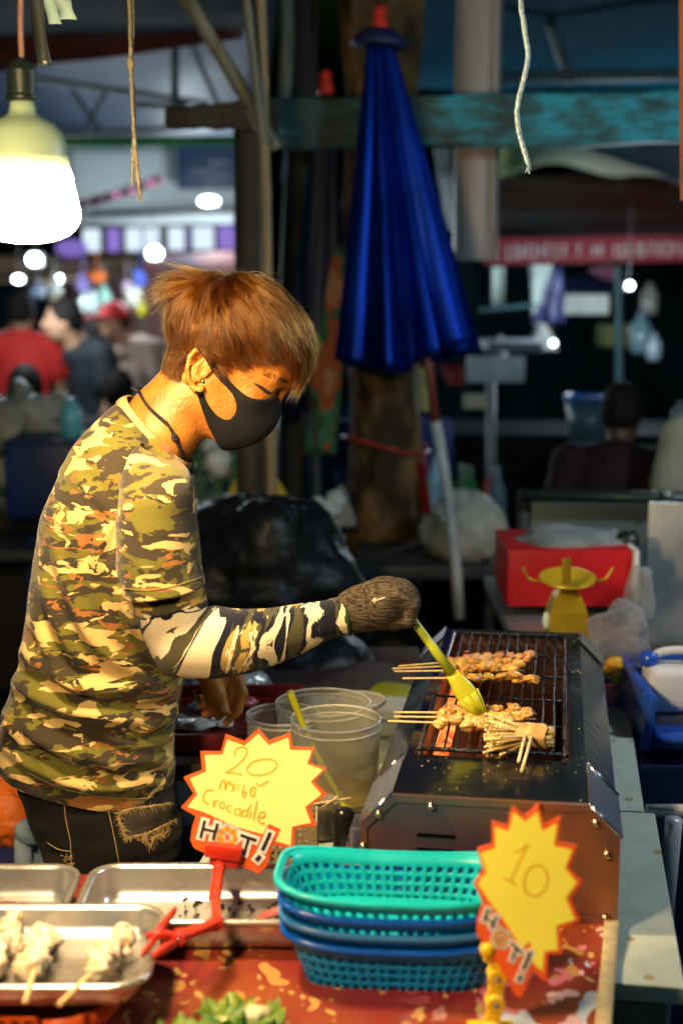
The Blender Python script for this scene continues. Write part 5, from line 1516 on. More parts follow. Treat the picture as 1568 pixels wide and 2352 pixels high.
def tub(label, u, vr, Y, rpx, zb_, mat, flare=0.93):
    s = mpp(Y, vr); c = P(u, vr, Y); r_ = rpx * s
    t = thing('plastic_tub', label, 'tub', V((c.x, Y, zb_)))
    h = c.z - zb_
    pr = [(0.0, 0.002), (r_ * 0.86, 0.002), (r_ * flare, 0.010), (r_ * 0.985, h * 0.80), (r_ * 0.985, h * 0.86), (r_, h * 0.88), (r_, h * 0.92), (r_ * 0.985, h * 0.93), (r_ * 0.99, h * 0.985), (r_ * 0.975, h), (r_ * 0.96, h * 0.98), (r_ * 0.955, h * 0.8), (r_ * (flare - 0.03), 0.014), (0, 0.008)]
    mb = MB(); mb.lathe([(a, zb_ + z) for a, z in pr], (c.x, Y, 0), 48)
    mb.build('wall', mat, t, deg=50)
    rimm = cloudy('tub_rim_plastic', (0.74, 0.72, 0.66), 0.25, 0.15) if 'rim' not in MATS else MATS['rim']
    MATS['rim'] = rimm
    mb = MB()
    for hz in (0.905, 0.995):
        mb.lathe([(r_ * 1.0 + 0.0016 * math.cos(q * math.pi / 3), zb_ + h * hz + 0.0022 * math.sin(q * math.pi / 3)) for q in range(6)], (c.x, Y, 0), 48, close=True)
    mb.build('rim', rimm, t)
    return t, c, r_, h
tb1, c1, r1, h1 = tub('clear round tub with a yellow brush standing in it', 771, 1650, 2.06, 103, T + 0.003, tubm)
mb = MB(); mb.lathe([(0, T + 0.013), (r1 * 0.88, T + 0.013), (r1 * 0.90, T + 0.022), (r1 * 0.80, T + 0.024), (0, T + 0.024)], (c1.x, 2.06, 0), 40)
tag(mb.build('sauce', pm('yellow_sauce', (0.55, 0.36, 0.03), 0.15, var=0.15)), 'yellow marinade in the clear round tub', 'sauce')
tub('wide clear tub behind the brush tub', 742, 1612, 2.24, 108, T + 0.003, tubm)
tub('milky tub at the left of the clear tubs', 650, 1640, 2.20, 84, T + 0.003, tubm)
tub('small clear bowl behind the tubs beside the grill', 822, 1606, 2.36, 62, T + 0.04, tubm, 0.7)
t = thing('basting_brush', 'yellow brush standing in the clear round tub', 'brush', P(735, 1700, 2.04))
pts = spline([P(664, 1586, 2.045), P(682, 1630, 2.04), P(702, 1680, 2.035), P(748, 1775, 2.02), P(774, 1815, 2.015)], 16)
mb = MB(); mb.tube(pts, [0.0062, 0.0078, 0.0082, 0.0078, 0.0070, 0.0068, 0.0064, 0.006, 0.006, 0.006, 0.006, 0.006, 0.006, 0.006, 0.006, 0.006], 12, flat=0.7); mb.build('handle', pm('yellow_handle', (0.58, 0.54, 0.012), 0.3), t)
mb = MB(); mb.tube([P(772, 1812, 2.015), P(784, 1832, 2.013), P(800, 1852, 2.012), P(806, 1862, 2.012)], [0.006, 0.014, 0.02, 0.018], 12, flat=0.4); mb.build('brush_head', ylw, t)

# ================================================================== STEEL TRAYS
def rrect(hx, hy, r, n=8):
    pts = []
    for cx_, cy_, a0_ in ((hx - r, hy - r, 0), (-hx + r, hy - r, 90), (-hx + r, -hy + r, 180), (hx - r, -hy + r, 270)):
        for k in range(n + 1):
            a = R(a0_ + 90 * k / n)
            pts.append((cx_ + r * math.cos(a), cy_ + r * math.sin(a)))
    return pts
traym = pm('worn_tray_steel', (0.60, 0.58, 0.54), 0.28, metal=0.85, var=0.22, scale=12, bump=0.08, bscale=26, rvar=0.10, stretch=(0.5, 1.5, 1))
def tray(label, c, hx, hy, depth, rz=0, r=0.035):
    prof = [(0.0, -0.006), (0.0015, -0.001), (0.0, 0.0015), (-0.004, 0.002), (-0.009, 0.0), (-0.010, -0.004), (-0.013, -depth * 0.6), (-0.018, -depth * 0.92), (-0.026, -depth), (-0.05, -depth - 0.0005)]
    rot = Matrix.Rotation(R(rz), 3, 'Z')
    vs_, fs_ = [], []
    m_ = None
    for off, z in prof:
        pp = rrect(hx + off, hy + off, max(0.008, r + off))
        m_ = len(pp)
        vs_ += [V(c) + rot @ V((x, y, z)) for x, y in pp]
    for i in range(len(prof) - 1):
        for k in range(m_):
            fs_.append((i * m_ + k, i * m_ + (k + 1) % m_, (i + 1) * m_ + (k + 1) % m_, (i + 1) * m_ + k))
    fs_.append(tuple((len(prof) - 1) * m_ + k for k in range(m_)))
    o = mesh_obj('steel_tray', vs_, fs_, traym)
    md = o.modifiers.new('t', 'SOLIDIFY'); md.thickness = 0.0012; md.offset = -1
    return tag(o, label, 'tray')
tray('front steel tray holding raw white skewers', (-0.445, 1.458, 0.930), 0.245, 0.098, 0.030, r=0.04)
tray('steel tray with dark crumbs behind the red clip', (-0.168, 1.640, 0.908), 0.150, 0.084, 0.042, r=0.04)
tray('steel tray at the back left beside the crumb tray', (-0.565, 1.648, 0.905), 0.236, 0.080, 0.040, r=0.04)
mb = MB(); r2 = random.Random(11)
for k in range(46):
    p = PZ(r2.uniform(405, 640), r2.uniform(2048, 2105) , 0.868)
    s_ = r2.uniform(0.0008, 0.0028)
    mb.ball(p, (s_ * r2.uniform(1, 2.6), s_ * 1.1, s_ * 0.7), 7, 5, jit=0.8, seed=k, rot=rotm(0, r2.uniform(-20, 20), r2.uniform(0, 180)))
tag(mb.build('food_crumbs', pm('burnt_crumb', (0.012, 0.009, 0.006), 0.6, col2=(0.30, 0.22, 0.10), mixlo=0.55, mixhi=0.66, scale=60)), 'dark burnt crumbs lying in the steel tray', 'crumbs', kind='stuff')
t = thing('food_tongs', 'pink handled tongs lying in the crumb tray', 'tongs', PZ(625, 2100, 0.885))
for du in (0, 9):
    mb = MB(); mb.tube([PZ(592 + du, 2112 - du, 0.872), PZ(630 + du, 2098 - du, 0.884), PZ(690 + du, 2078 - du, 0.905)], [0.005, 0.006, 0.005], 10, flat=0.6); mb.build('handle', pm('pink_rubber', (0.65, 0.12, 0.10), 0.4), t)
# crate under the front tray
def lattice_wall(mb, A, B, z0, z1, cols, rows, th, fr=0.32, diag=False):
    """flat wall of rectangular openings between points A and B"""
    d = (B - A); n = V((d.y, -d.x, 0)).normalized()
    for i in range(cols + 1):
        p = A.lerp(B, i / cols)
        mb.box(p + V((0, 0, (z0 + z1) / 2)) - V((0, 0, p.z)), (d.length / cols * fr, th, z1 - z0), rot=Matrix((d.normalized(), -n, GZ)).transposed())
    for j in range(rows + 1):
        z = z0 + (z1 - z0) * j / rows
        p = A.lerp(B, 0.5); p.z = z
        mb.box(p, (d.length, th * 0.9, (z1 - z0) / rows * fr * 1.1), rot=Matrix((d.normalized(), -n, GZ)).transposed())
oc = thing('plastic_crate', 'orange lattice crate under the front steel tray', 'crate', V((-0.46, 1.44, T)))
orm = pm('orange_plastic', (0.50, 0.075, 0.008), 0.4, var=0.15)
mb = MB()
A, B = V((-0.70, 1.366, 0)), V((-0.315, 1.366, 0))
lattice_wall(mb, A, B, T + 0.006, 0.892, 26, 3, 0.004)
lattice_wall(mb, V((-0.70, 1.54, 0)), V((-0.315, 1.54, 0)), T + 0.006, 0.892, 26, 3, 0.004)
mb.build('lattice', orm, oc, smooth=False)
mb = MB()
for y0, y1 in ((1.358, 1.542),):
    pr = []
    for k in range(13):
        a = R(-90 + 180 * k / 12)
        pr.append((-0.315 + 0.075 * math.cos(a) ** 0.8 if math.cos(a) > 1e-6 else -0.315, (y0 + y1) / 2 + (y1 - y0) / 2 * math.sin(a)))
    vs_ = [V((x, y, T + 0.005)) for x, y in pr] + [V((x + 0.006, y, 0.893)) for x, y in pr]
    fs_ = [(k, k + 1, 13 + k + 1, 13 + k) for k in range(12)]
    mb.add(vs_, fs_)
o = mb.build('rounded_end', orm, oc); md = o.modifiers.new('t', 'SOLIDIFY'); md.thickness = 0.004
mb = MB(); mb.bbox(V((-0.50, 1.45, T + 0.007)), (0.40, 0.186, 0.004), 0.001); mb.build('floor', orm, oc, deg=40)
# raw skewers
gR = 'raw white skewers in the front tray'
zr = 0.912
def ts(u, v, dz=0.0): return PZ(u, v, zr + dz)
skewer('raw white skewer nearest the vendor at the back of the front tray', ts(8, 2212), ts(40, 2118), 0.30, 1.0, raw, 5, 0.0145, 21, gR, shape=(1.1, 1.1, 0.9), rs=0.0028)
skewer('full raw white skewer with its stick over the tray rim', ts(58, 2302, 0.026), ts(108, 2132), 0.40, 1.0, raw, 5, 0.0185, 22, gR, shape=(1.15, 1.15, 0.9), rs=0.0030)
skewer('raw white skewer lying apart beside the red clip', ts(136, 2308, 0.026), ts(300, 2150), 0.40, 1.0, raw, 5, 0.0155, 23, gR, shape=(1.2, 1, 0.9), rs=0.0030)
skewer('raw white skewer cut off by the left edge', ts(-60, 2290, 0.01), ts(12, 2160), 0.3, 0.95, raw, 4, 0.0165, 24, gR, shape=(1.1, 1.1, 0.9), rs=0.0028)

# ================================================================== BASKET STACK
def basket(label, zr_, hx, hy, h, mat, rimmat, c, rz, group, cols=54, rows=4):
    t = thing('plastic_basket', label, 'basket', V((c[0], c[1], zr_ - h)), group)
    rot = Matrix.Rotation(R(rz), 3, 'Z')
    def pt(th, f, out=0.0):
        """f = 0 rim .. 1 floor"""
        ct, st = math.cos(th), math.sin(th)
        e = 0.50
        k = 1 - 0.20 * f
        x = (hx * k + out) * math.copysign(abs(ct) ** e, ct); y = (hy * k + out) * math.copysign(abs(st) ** e, st)
        lift = 0.010 * abs(x / hx) ** 2.5 * (1 - f)
        return V((c[0], c[1], zr_ - h * f + lift)) + rot @ V((x, y, 0))
    # even spacing in arc length
    N = 720
    ths = [2 * math.pi * i / N for i in range(N + 1)]
    L_ = [0.0]
    for i in range(N): L_.append(L_[-1] + (pt(ths[i + 1], 0.3) - pt(ths[i], 0.3)).length)
    def th_at(s_): return float(np.interp(s_ * L_[-1], L_, ths))
    mb = MB()
    rowf = [0.20 + 0.74 * j / rows for j in range(rows + 1)]
    mcol, mrow = 0.24, 0.22
    for i in range(cols):
        s0, s1 = i / cols, (i + 1) / cols
        sa, sb = s0 + (s1 - s0) * mcol, s1 - (s1 - s0) * mcol
        T4 = [th_at(x) for x in (s0, sa, sb, s1)]
        for j in range(rows):
            f0, f1 = rowf[j], rowf[j + 1]
            fa, fb = f0 + (f1 - f0) * mrow, f1 - (f1 - f0) * mrow
            o = [pt(T4[0], f0), pt(T4[3], f0), pt(T4[3], f1), pt(T4[0], f1)]
            n_ = [pt(T4[1], fa), pt(T4[2], fa), pt(T4[2], fb), pt(T4[1], fb)]
            mb.add(o + n_, [(0, 1, 5, 4), (1, 2, 6, 5), (2, 3, 7, 6), (3, 0, 4, 7)])
        # lower band, plain
        mb.add([pt(T4[0], rowf[-1]), pt(T4[3], rowf[-1]), pt(T4[3], 1.0), pt(T4[0], 1.0)], [(0, 1, 2, 3)])
        # upper band with a handle opening at both ends
        mid = math.cos(th_at((s0 + s1) / 2))
        if abs(mid) > 0.93:
            for f0, f1 in ((0.0, 0.05), (0.16, 0.20)): mb.add([pt(T4[0], f0), pt(T4[3], f0), pt(T4[3], f1), pt(T4[0], f1)], [(0, 1, 2, 3)])
        else:
            mb.add([pt(T4[0], 0), pt(T4[3], 0), pt(T4[3], 0.20), pt(T4[0], 0.20)], [(0, 1, 2, 3)])
    bm = bmesh.new()
    me = bpy.data.meshes.new('wall'); me.from_pydata([tuple(v) for v in mb.v], [], mb.f); bm.from_mesh(me)
    bmesh.ops.remove_doubles(bm, verts=bm.verts, dist=0.00005)
    bmesh.ops.recalc_face_normals(bm, faces=bm.faces)
    bm.to_mesh(me); bm.free(); me.materials.append(mat)
    me.polygons.foreach_set('use_smooth', np.full(len(me.polygons), True))
    o = bpy.data.objects.new('wall', me); COL.objects.link(o); adopt(o, t)
    md = o.modifiers.new('t', 'SOLIDIFY'); md.thickness = 0.0022; md.offset = 0
    # rim roll
    n = 120
    prof = [(0.0, 0.0), (0.0035, 0.0022), (0.0065, 0.001), (0.0075, -0.002), (0.0068, -0.0052), (0.005, -0.0056), (0.005, -0.003), (0.002, -0.002)]
    vs_, fs_ = [], []
    for i in range(n):
        th = th_at(i / n)
        for q, z in prof: vs_.append(pt(th, 0, q) + V((0, 0, z)))
    m_ = len(prof)
    for i in range(n):
        for k in range(m_):
            fs_.append((i * m_ + k, i * m_ + (k + 1) % m_, ((i + 1) % n) * m_ + (k + 1) % m_, ((i + 1) % n) * m_ + k))
    mesh_obj('rim', vs_, fs_, rimmat, t)
    mesh_obj('floor', [pt(th_at(i / 60), 0.83) for i in range(60)], [tuple(range(60))], mat, t)
    return t
bc = ((0.062, 1.532))
tealp = pm('teal_green_plastic', (0.010, 0.56, 0.60), 0.28, var=0.06, trl=0.25)
bluep = pm('sky_blue_plastic', (0.002, 0.32, 0.74), 0.3, var=0.06, trl=0.3)
bluer = pm('deep_blue_rim', (0.001, 0.10, 0.55), 0.28, var=0.08, trl=0.1)
greyr = pm('grey_blue_rim', (0.03, 0.19, 0.50), 0.35, var=0.08, trl=0.1)
gb = 'stack of plastic baskets'
zb0 = T - 0.004
basket('bottom blue basket of the stack', zb0 + 0.062, 0.124, 0.066, 0.060, bluep, bluer, bc, -4, gb)
basket('basket with a grey blue rim second from the bottom of the stack', zb0 + 0.079, 0.126, 0.066, 0.060, bluep, greyr, bc, -4, gb)
basket('blue basket just under the green basket', zb0 + 0.098, 0.127, 0.067, 0.060, bluep, bluer, bc, -3, gb)
basket('sea green basket on top of the stack', zb0 + 0.118, 0.130, 0.068, 0.060, tealp, tealp, bc, -5, gb)

# ================================================================== PRICE SIGNS
def sign(name, label, outer, yellow, zmap, Y, tilt, strokes, hot, arm, mats):
    def W(x, y, off=0.0):
        u, v = zmap(x, y)
        a_, y_, z_ = ray(u, v)
        t_ = (Y + (CAM_Z - zc) * tilt) / (y_ - z_ * tilt)
        return V((a_ * t_, y_ * t_ - off, CAM_Z + z_ * t_))
    zc = P(*zmap(600, 700), Y).z
    def plate(nm, pts, o0, o1, mat, parent):
        bm = bmesh.new()
        fv = [bm.verts.new(W(x, y, o1)) for x, y in pts]
        bv = [bm.verts.new(W(x, y, o0)) for x, y in pts]
        n = len(pts)
        for i in range(n): bm.faces.new((fv[i], bv[i], bv[(i + 1) % n], fv[(i + 1) % n]))
        for a_, b_, c_ in tessellate_polygon([[V((x, y, 0)) for x, y in pts]]):
            bm.faces.new((fv[a_], fv[b_], fv[c_])); bm.faces.new((bv[a_], bv[c_], bv[b_]))
        bmesh.ops.recalc_face_normals(bm, faces=bm.faces)
        me = bpy.data.meshes.new(nm); bm.to_mesh(me); bm.free(); me.materials.append(mat)
        o = bpy.data.objects.new(nm, me); COL.objects.link(o)
        return adopt(o, parent)
    t = thing(name, label, 'price sign', W(*arm))
    plate('card', outer, -0.0015, 0.0015, mats[0], t)
    pl = plate('yellow_face', yellow, 0.0014, 0.0022, mats[1], t)
    def stroke(pts, w, off, mb, closed=False, seg=6):
        p2 = spline([V((a, b, 0)) for a, b in pts], max(8, 5 * len(pts)))
        vs_, fs_ = [], []
        n = len(p2)
        for i, p in enumerate(p2):
            d = p2[min(i + 1, n - 1)] - p2[max(i - 1, 0)]
            if d.length < 1e-6: d = V((1, 0, 0))
            d.normalize(); q = V((-d.y, d.x, 0)) * w * 0.5
            vs_ += [W(p.x + q.x, p.y + q.y, off), W(p.x - q.x, p.y - q.y, off)]
        for i in range(n - 1): fs_.append((2 * i, 2 * i + 1, 2 * i + 3, 2 * i + 2))
        mb.add(vs_, fs_)
    def line(pts, w, off, mb):
        for (x0, y0), (x1, y1) in zip(pts[:-1], pts[1:]):
            d = V((x1 - x0, y1 - y0, 0)); d.normalize(); q = V((-d.y, d.x, 0)) * w * 0.5; e = d * w * 0.42
            mb.add([W(x0 - e.x + q.x, y0 - e.y + q.y, off), W(x0 - e.x - q.x, y0 - e.y - q.y, off), W(x1 + e.x - q.x, y1 + e.y - q.y, off), W(x1 + e.x + q.x, y1 + e.y + q.y, off)], [(0, 1, 2, 3)])
    mb = MB()
    for k, (pts, w) in enumerate(strokes): stroke(pts, w, 0.0026 + 0.00004 * (k % 7), mb)
    tag(mb.build('handwriting', mats[2], pl, smooth=False), kind='stuff')
    for k, (kind, pts, w) in enumerate(hot):
        mb = MB()
        line(pts, w + 46, 0.0025 + 0.00006 * k, mb); mb.build('letter_outline', mats[3], t, smooth=False)
    for k, (kind, pts, w) in enumerate(hot):
        mb = MB()
        line(pts, w, 0.0032 + 0.00006 * k, mb); mb.build('letter', mats[4] if kind != 'O' else mats[5], t, smooth=False)
        if kind == 'O':
            cx_ = sum(p[0] for p in pts[:-1]) / (len(pts) - 1); cy_ = sum(p[1] for p in pts[:-1]) / (len(pts) - 1)
            mb = MB(); mb.add([W(cx_ + 16 * math.cos(a), cy_ + 20 * math.sin(a), 0.0040) for a in [i * math.pi / 6 for i in range(12)]], [tuple(range(12))]); mb.build('letter', mats[0], t, smooth=False)
    return t, W
or_card = pm('orange_card', (0.78, 0.10, 0.010), 0.45, var=0.06)
ye_card = pm('yellow_card', (0.92, 0.86, 0.26), 0.35, var=0.04, coat=0.2)
ye_card2 = pm('strong_yellow_card', (0.92, 0.84, 0.09), 0.4, var=0.04)
pen = pm('faded_marker', (0.58, 0.38, 0.02), 0.5)
whitec = pm('white_card', (0.80, 0.74, 0.66), 0.5, var=0.05)
blackc = pm('black_print', (0.012, 0.010, 0.010), 0.5)
ringy = pm('amber_print', (0.72, 0.36, 0.03), 0.5)
def ell(cx_, cy_, rx, ry, rot_, n=14):
    return [(cx_ + rx * math.cos(a) * math.cos(rot_) - ry * math.sin(a) * math.sin(rot_), cy_ + rx * math.cos(a) * math.sin(rot_) + ry * math.sin(a) * math.cos(rot_)) for a in [i * 2 * math.pi / n for i in range(n + 1)]]
map20 = lambda x, y: (401.8 + 0.2929 * x, 1636 + 0.2929 * y)
out20 = [(655, 128), (740, 225), (905, 163), (922, 272), (1092, 278), (1058, 398), (1184, 440), (1092, 540), (1190, 640), (1055, 738), (1104, 884), (940, 908), (932, 1078), (772, 1030), (745, 1110), (720, 1200), (655, 1262), (600, 1235), (520, 1205), (250, 1105), (155, 1065), (122, 1000), (135, 900), (165, 812), (52, 745), (150, 637), (72, 510), (215, 455), (202, 308), (360, 310), (400, 173), (545, 230)]
yel20 = [(655, 165), (738, 256), (888, 196), (902, 292), (1072, 296), (1034, 404), (1158, 448), (1064, 540), (1148, 640), (1020, 738), (1066, 862), (918, 892), (908, 1040), (790, 1006), (832, 912), (736, 868), (690, 952), (520, 905), (390, 852), (225, 776), (100, 738), (180, 640), (122, 518), (248, 462), (237, 334), (376, 332), (412, 212), (547, 262)]
st20 = [([(470, 340), (478, 290), (520, 268), (560, 280), (562, 325), (520, 380), (455, 435), (395, 466)], 13), ([(395, 466), (450, 470), (530, 484)], 14), (ell(684, 424, 120, 60, -0.2), 13),
        ([(352, 600), (365, 545), (390, 525), (395, 560), (398, 600), (410, 550), (435, 540), (432, 570)], 15), ([(475, 555), (448, 570), (470, 590), (440, 612)], 13), ([(488, 565), (510, 562)], 11), ([(486, 595), (508, 592)], 11),
        ([(545, 560), (532, 610), (535, 655), (555, 650), (552, 615), (530, 630)], 13), ([(590, 600), (600, 650), (625, 640), (632, 590), (600, 585), (610, 620)], 14), ([(640, 545), (660, 570), (735, 532)], 14),
        ([(310, 605), (260, 605), (228, 640), (228, 690), (270, 715)], 13), ([(308, 680), (304, 735), (315, 700), (345, 685)], 12), (ell(372, 722, 20, 24, 0.3), 12), ([(448, 730), (425, 725), (410, 748), (420, 770), (445, 772)], 12),
        (ell(492, 775, 22, 26, 0.3), 12), ([(518, 750), (512, 800), (525, 805)], 12), (ell(548, 785, 20, 24, 0.2), 12), ([(600, 715), (575, 760), (568, 815)], 12), ([(600, 770), (592, 825)], 13), ([(645, 690), (632, 760), (618, 840)], 13),
        ([(660, 820), (700, 815), (705, 785), (675, 780), (652, 820), (668, 860), (705, 862)], 13)]
hot20 = [('H', [(235, 850), (205, 970)], 24), ('H', [(335, 872), (302, 985)], 24), ('H', [(222, 905), (318, 930)], 22),
         ('O', [(410, 905), (462, 930), (475, 985), (440, 1030), (385, 1028), (352, 985), (362, 930), (410, 905)], 34),
         ('T', [(525, 958), (630, 995)], 26), ('T', [(578, 985), (545, 1100)], 24), ('!', [(745, 945), (690, 1065)], 28), ('!', [(662, 1128), (648, 1145)], 36)]
s20, W20 = sign('price_sign', 'yellow starburst card reading 20 and Crocodile over a HOT strip', out20, yel20, map20, 1.70, 0.22, st20, hot20, (330, 1110), [or_card, ye_card, pen, whitec, blackc, ringy])
map10 = lambda x, y: (1033.3 + 0.25627 * x, 1808.3 + 0.25627 * y)
out10 = [(560, 165), (672, 255), (790, 145), (838, 332), (988, 262), (960, 485), (1134, 520), (1060, 720), (1184, 840), (1070, 985), (1162, 1190), (985, 1262), (1002, 1482), (872, 1492), (862, 1745), (728, 1640), (690, 1760), (630, 1880), (570, 1850), (500, 1700), (330, 1445), (238, 1310), (238, 1200), (292, 1030), (212, 860), (292, 742), (243, 550), (374, 512), (372, 298), (510, 342)]
yel10 = [(566, 215), (676, 305), (780, 212), (822, 385), (950, 320), (928, 522), (1088, 552), (1026, 720), (1132, 845), (1032, 985), (1114, 1178), (948, 1232), (960, 1448), (838, 1464), (826, 1645), (738, 1568), (712, 1365), (640, 1445), (480, 1185), (345, 1012), (248, 860), (324, 752), (272, 582), (402, 542), (396, 348), (522, 388)]
st10 = [([(570, 582), (630, 550), (690, 500)], 20), ([(690, 500), (620, 650), (530, 845)], 20), ([(475, 805), (530, 830), (585, 868)], 20), (ell(762, 828, 104, 140, 0.25), 20)]
hot10 = [('H', [(335, 1085), (300, 1185)], 22), ('H', [(408, 1150), (368, 1245)], 22), ('H', [(310, 1145), (395, 1225)], 20),
         ('O', [(450, 1280), (490, 1310), (500, 1360), (470, 1400), (425, 1395), (398, 1350), (405, 1300), (450, 1280)], 28),
         ('T', [(545, 1385), (630, 1465)], 24), ('T', [(585, 1425), (550, 1530)], 22), ('!', [(712, 1470), (655, 1605)], 30), ('!', [(625, 1680), (612, 1710)], 32)]
s10, W10 = sign('price_sign', 'yellow starburst card reading 10 over a HOT strip in front of the baskets', out10, yel10, map10, 1.40, 0.32, st10, hot10, (400, 1500), [or_card, ye_card2, pm('pale_marker', (0.74, 0.46, 0.02), 0.5), whitec, blackc, ringy])
def clip_arm(t, joints, mat, w, jaw=None):
    """jointed plastic arm: flat links with round pivots"""
    for k in range(len(joints) - 1):
        a, b = joints[k], joints[k + 1]
        d = (b - a); L_ = d.length; d.normalize()
        sd = d.cross(V((0, -1, 0))).normalized(); up = sd.cross(d)
        rot = Matrix((d, sd, up)).transposed()
        mb = MB(); mb.bbox((a + b) / 2, (L_ * 0.86, w, w * 0.8), w * 0.2, rot=rot); mb.build('arm_link', mat, t, deg=50)
    for j in joints:
        mb = MB(); mb.lathe([(0, -w * 0.62), (w * 0.55, -w * 0.6), (w * 0.62, -w * 0.5), (w * 0.62, w * 0.5), (w * 0.55, w * 0.6), (0, w * 0.62)], j, 16, rot=rotm(90, 0, 0)); mb.build('pivot', mat, t, deg=50)
        mb = MB(); mb.lathe([(0, w * 0.68), (w * 0.22, w * 0.66), (w * 0.25, w * 0.6)], j, 10, rot=rotm(90, 0, 0)); mb.build('pivot_screw', steel_bright, t)
redc = pm('red_clip_plastic', (0.60, 0.030, 0.012), 0.35, var=0.1)
Yc = 1.69
top = P(505, 1965, Yc - 0.01)
mb = MB(); mb.bbox(P(513, 1955, Yc - 0.012), (88 * mpp(Yc), 0.016, 34 * mpp(Yc)), 0.004, rot=rotm(0, 8, 0)); mb.bbox(P(515, 1975, Yc - 0.004), (70 * mpp(Yc), 0.02, 26 * mpp(Yc)), 0.004, rot=rotm(0, 10, 0)); mb.build('clip_jaw', redc, s20, deg=50)
clip_arm(s20, [P(503, 1995, 1.665), P(494, 2055, 1.60), P(497, 2120, 1.525), PZ(412, 2152, 0.945)], redc, 0.0125)
mb = MB()
for a, b, w in (((402, 2090), (340, 2178), 9), ((345, 2172), (326, 2198), 6), ((335, 2150), (410, 2150), 8), ((352, 2196), (405, 2165), 8)):
    mb.tube([PZ(a[0], a[1], 0.950), PZ((a[0] + b[0]) / 2, (a[1] + b[1]) / 2 - 2, 0.950), PZ(b[0], b[1], 0.944)], [w * 0.6 * mpp(1.55), w * mpp(1.55), w * 0.6 * mpp(1.55)], 10, flat=1.6)
mb.build('clip_jaw', redc, s20)
yelc = pm('yellow_clip_plastic', (0.70, 0.45, 0.012), 0.35, var=0.1)
Yk = 1.385
mb = MB()
mb.bbox(P(1140, 2192, Yk), (52 * mpp(Yk), 0.018, 56 * mpp(Yk)), 0.005, rot=rotm(0, 35, 0)); mb.bbox(P(1158, 2215, Yk - 0.006), (46 * mpp(Yk), 0.016, 36 * mpp(Yk)), 0.005, rot=rotm(0, 40, 0)); mb.ball(P(1120, 2180, Yk - 0.008), 0.009)
mb.build('clip_jaw', yelc, s10, deg=50)
clip_arm(s10, [P(1140, 2240, Yk), P(1136, 2300, Yk - 0.005), P(1128, 2360, Yk - 0.01), P(1128, 2420, Yk - 0.015)], yelc, 0.0165)
mb = MB(); bp_ = P(1128, 2420, Yk - 0.015); mb.bbox(V((bp_.x, bp_.y, T + 0.012)), (0.05, 0.04, 0.014), 0.004); mb.build('foot', yelc, s10, deg=50)

# ================================================================== SMALL THINGS ON THE TABLES
cupm = cloudy('clear_cup', (0.55, 0.52, 0.42), 0.6, 0.15)
Yq = 1.93
t = thing('toothpick_cup', 'clear cup of sticks between the sign and the grill', 'cup', P(735, 1920, Yq))
s = mpp(Yq, 1850); c = P(735, 1838, Yq)
mb = MB(); h = c.z - T - 0.004
mb.lathe([(0, T + 0.004), (38 * s, T + 0.004), (46 * s, c.z), (44 * s, c.z), (36 * s, T + 0.007), (0, T + 0.007)], (c.x, Yq, 0), 28); mb.build('wall', cupm, t, deg=40)
mb = MB(); mb.lathe([(0, T + 0.01), (37 * s, T + 0.01), (43 * s, c.z - 0.012), (0, c.z - 0.010)], (c.x, Yq, 0), 24); mb.build('filling', pm('dark_sauce', (0.03, 0.03, 0.015), 0.3), t)
for a, b in (((700, 1850), (806, 1833)), ((716, 1872), (776, 1830)), ((722, 1856), (772, 1866)), ((690, 1862), (760, 1858))):
    mb = MB(); mb.tube([P(a[0], a[1], Yq), P(b[0], b[1], Yq - 0.02)], 0.0018, 7); mb.build('stick', stickm, t)
# beige perforated holder
Yh = 1.86
hb = thing('cutlery_holder', 'beige perforated plastic holder behind the sign', 'holder', P(672, 1990, Yh))
mb = MB(); zt_ = P(672, 1893, Yh - 0.05).z
a0, a1 = P(618, 1940, Yh - 0.05).x, P(726, 1940, Yh - 0.05).x
for A_, B_ in ((V((a0, Yh - 0.05, 0)), V((a1, Yh - 0.05, 0))), (V((a0, Yh + 0.01, 0)), V((a1, Yh + 0.01, 0))), (V((a0, Yh - 0.05, 0)), V((a0, Yh + 0.01, 0))), (V((a1, Yh - 0.05, 0)), V((a1, Yh + 0.01, 0)))):
    lattice_wall(mb, A_, B_, T + 0.004, zt_, 7 if abs(A_.y - B_.y) < 1e-6 else 6, 7, 0.002, 0.45)
mb.build('wall', pm('beige_plastic', (0.50, 0.40, 0.22), 0.45, var=0.1), hb, smooth=False)
mb = MB(); mb.bbox(V(((a0 + a1) / 2, Yh - 0.02, T + 0.004)), (a1 - a0, 0.06, 0.004), 0.001); mb.build('floor', pm('beige_plastic', (0.50, 0.40, 0.22), 0.45), hb)
# black bottle shape beside the grill
mb = MB(); p = P(790, 1930, 1.86)
mb.lathe([(0.0, T + 0.003), (0.014, T + 0.003), (0.0155, T + 0.01), (0.0155, P(790, 1875, 1.86).z), (0.011, P(790, 1858, 1.86).z), (0.0, P(790, 1855, 1.86).z)], (p.x, 1.86, 0), 18)
tag(mb.build('gas_lighter', pm('black_gloss', (0.015, 0.013, 0.012), 0.25)), 'black cylinder standing beside the grill latch', 'lighter')
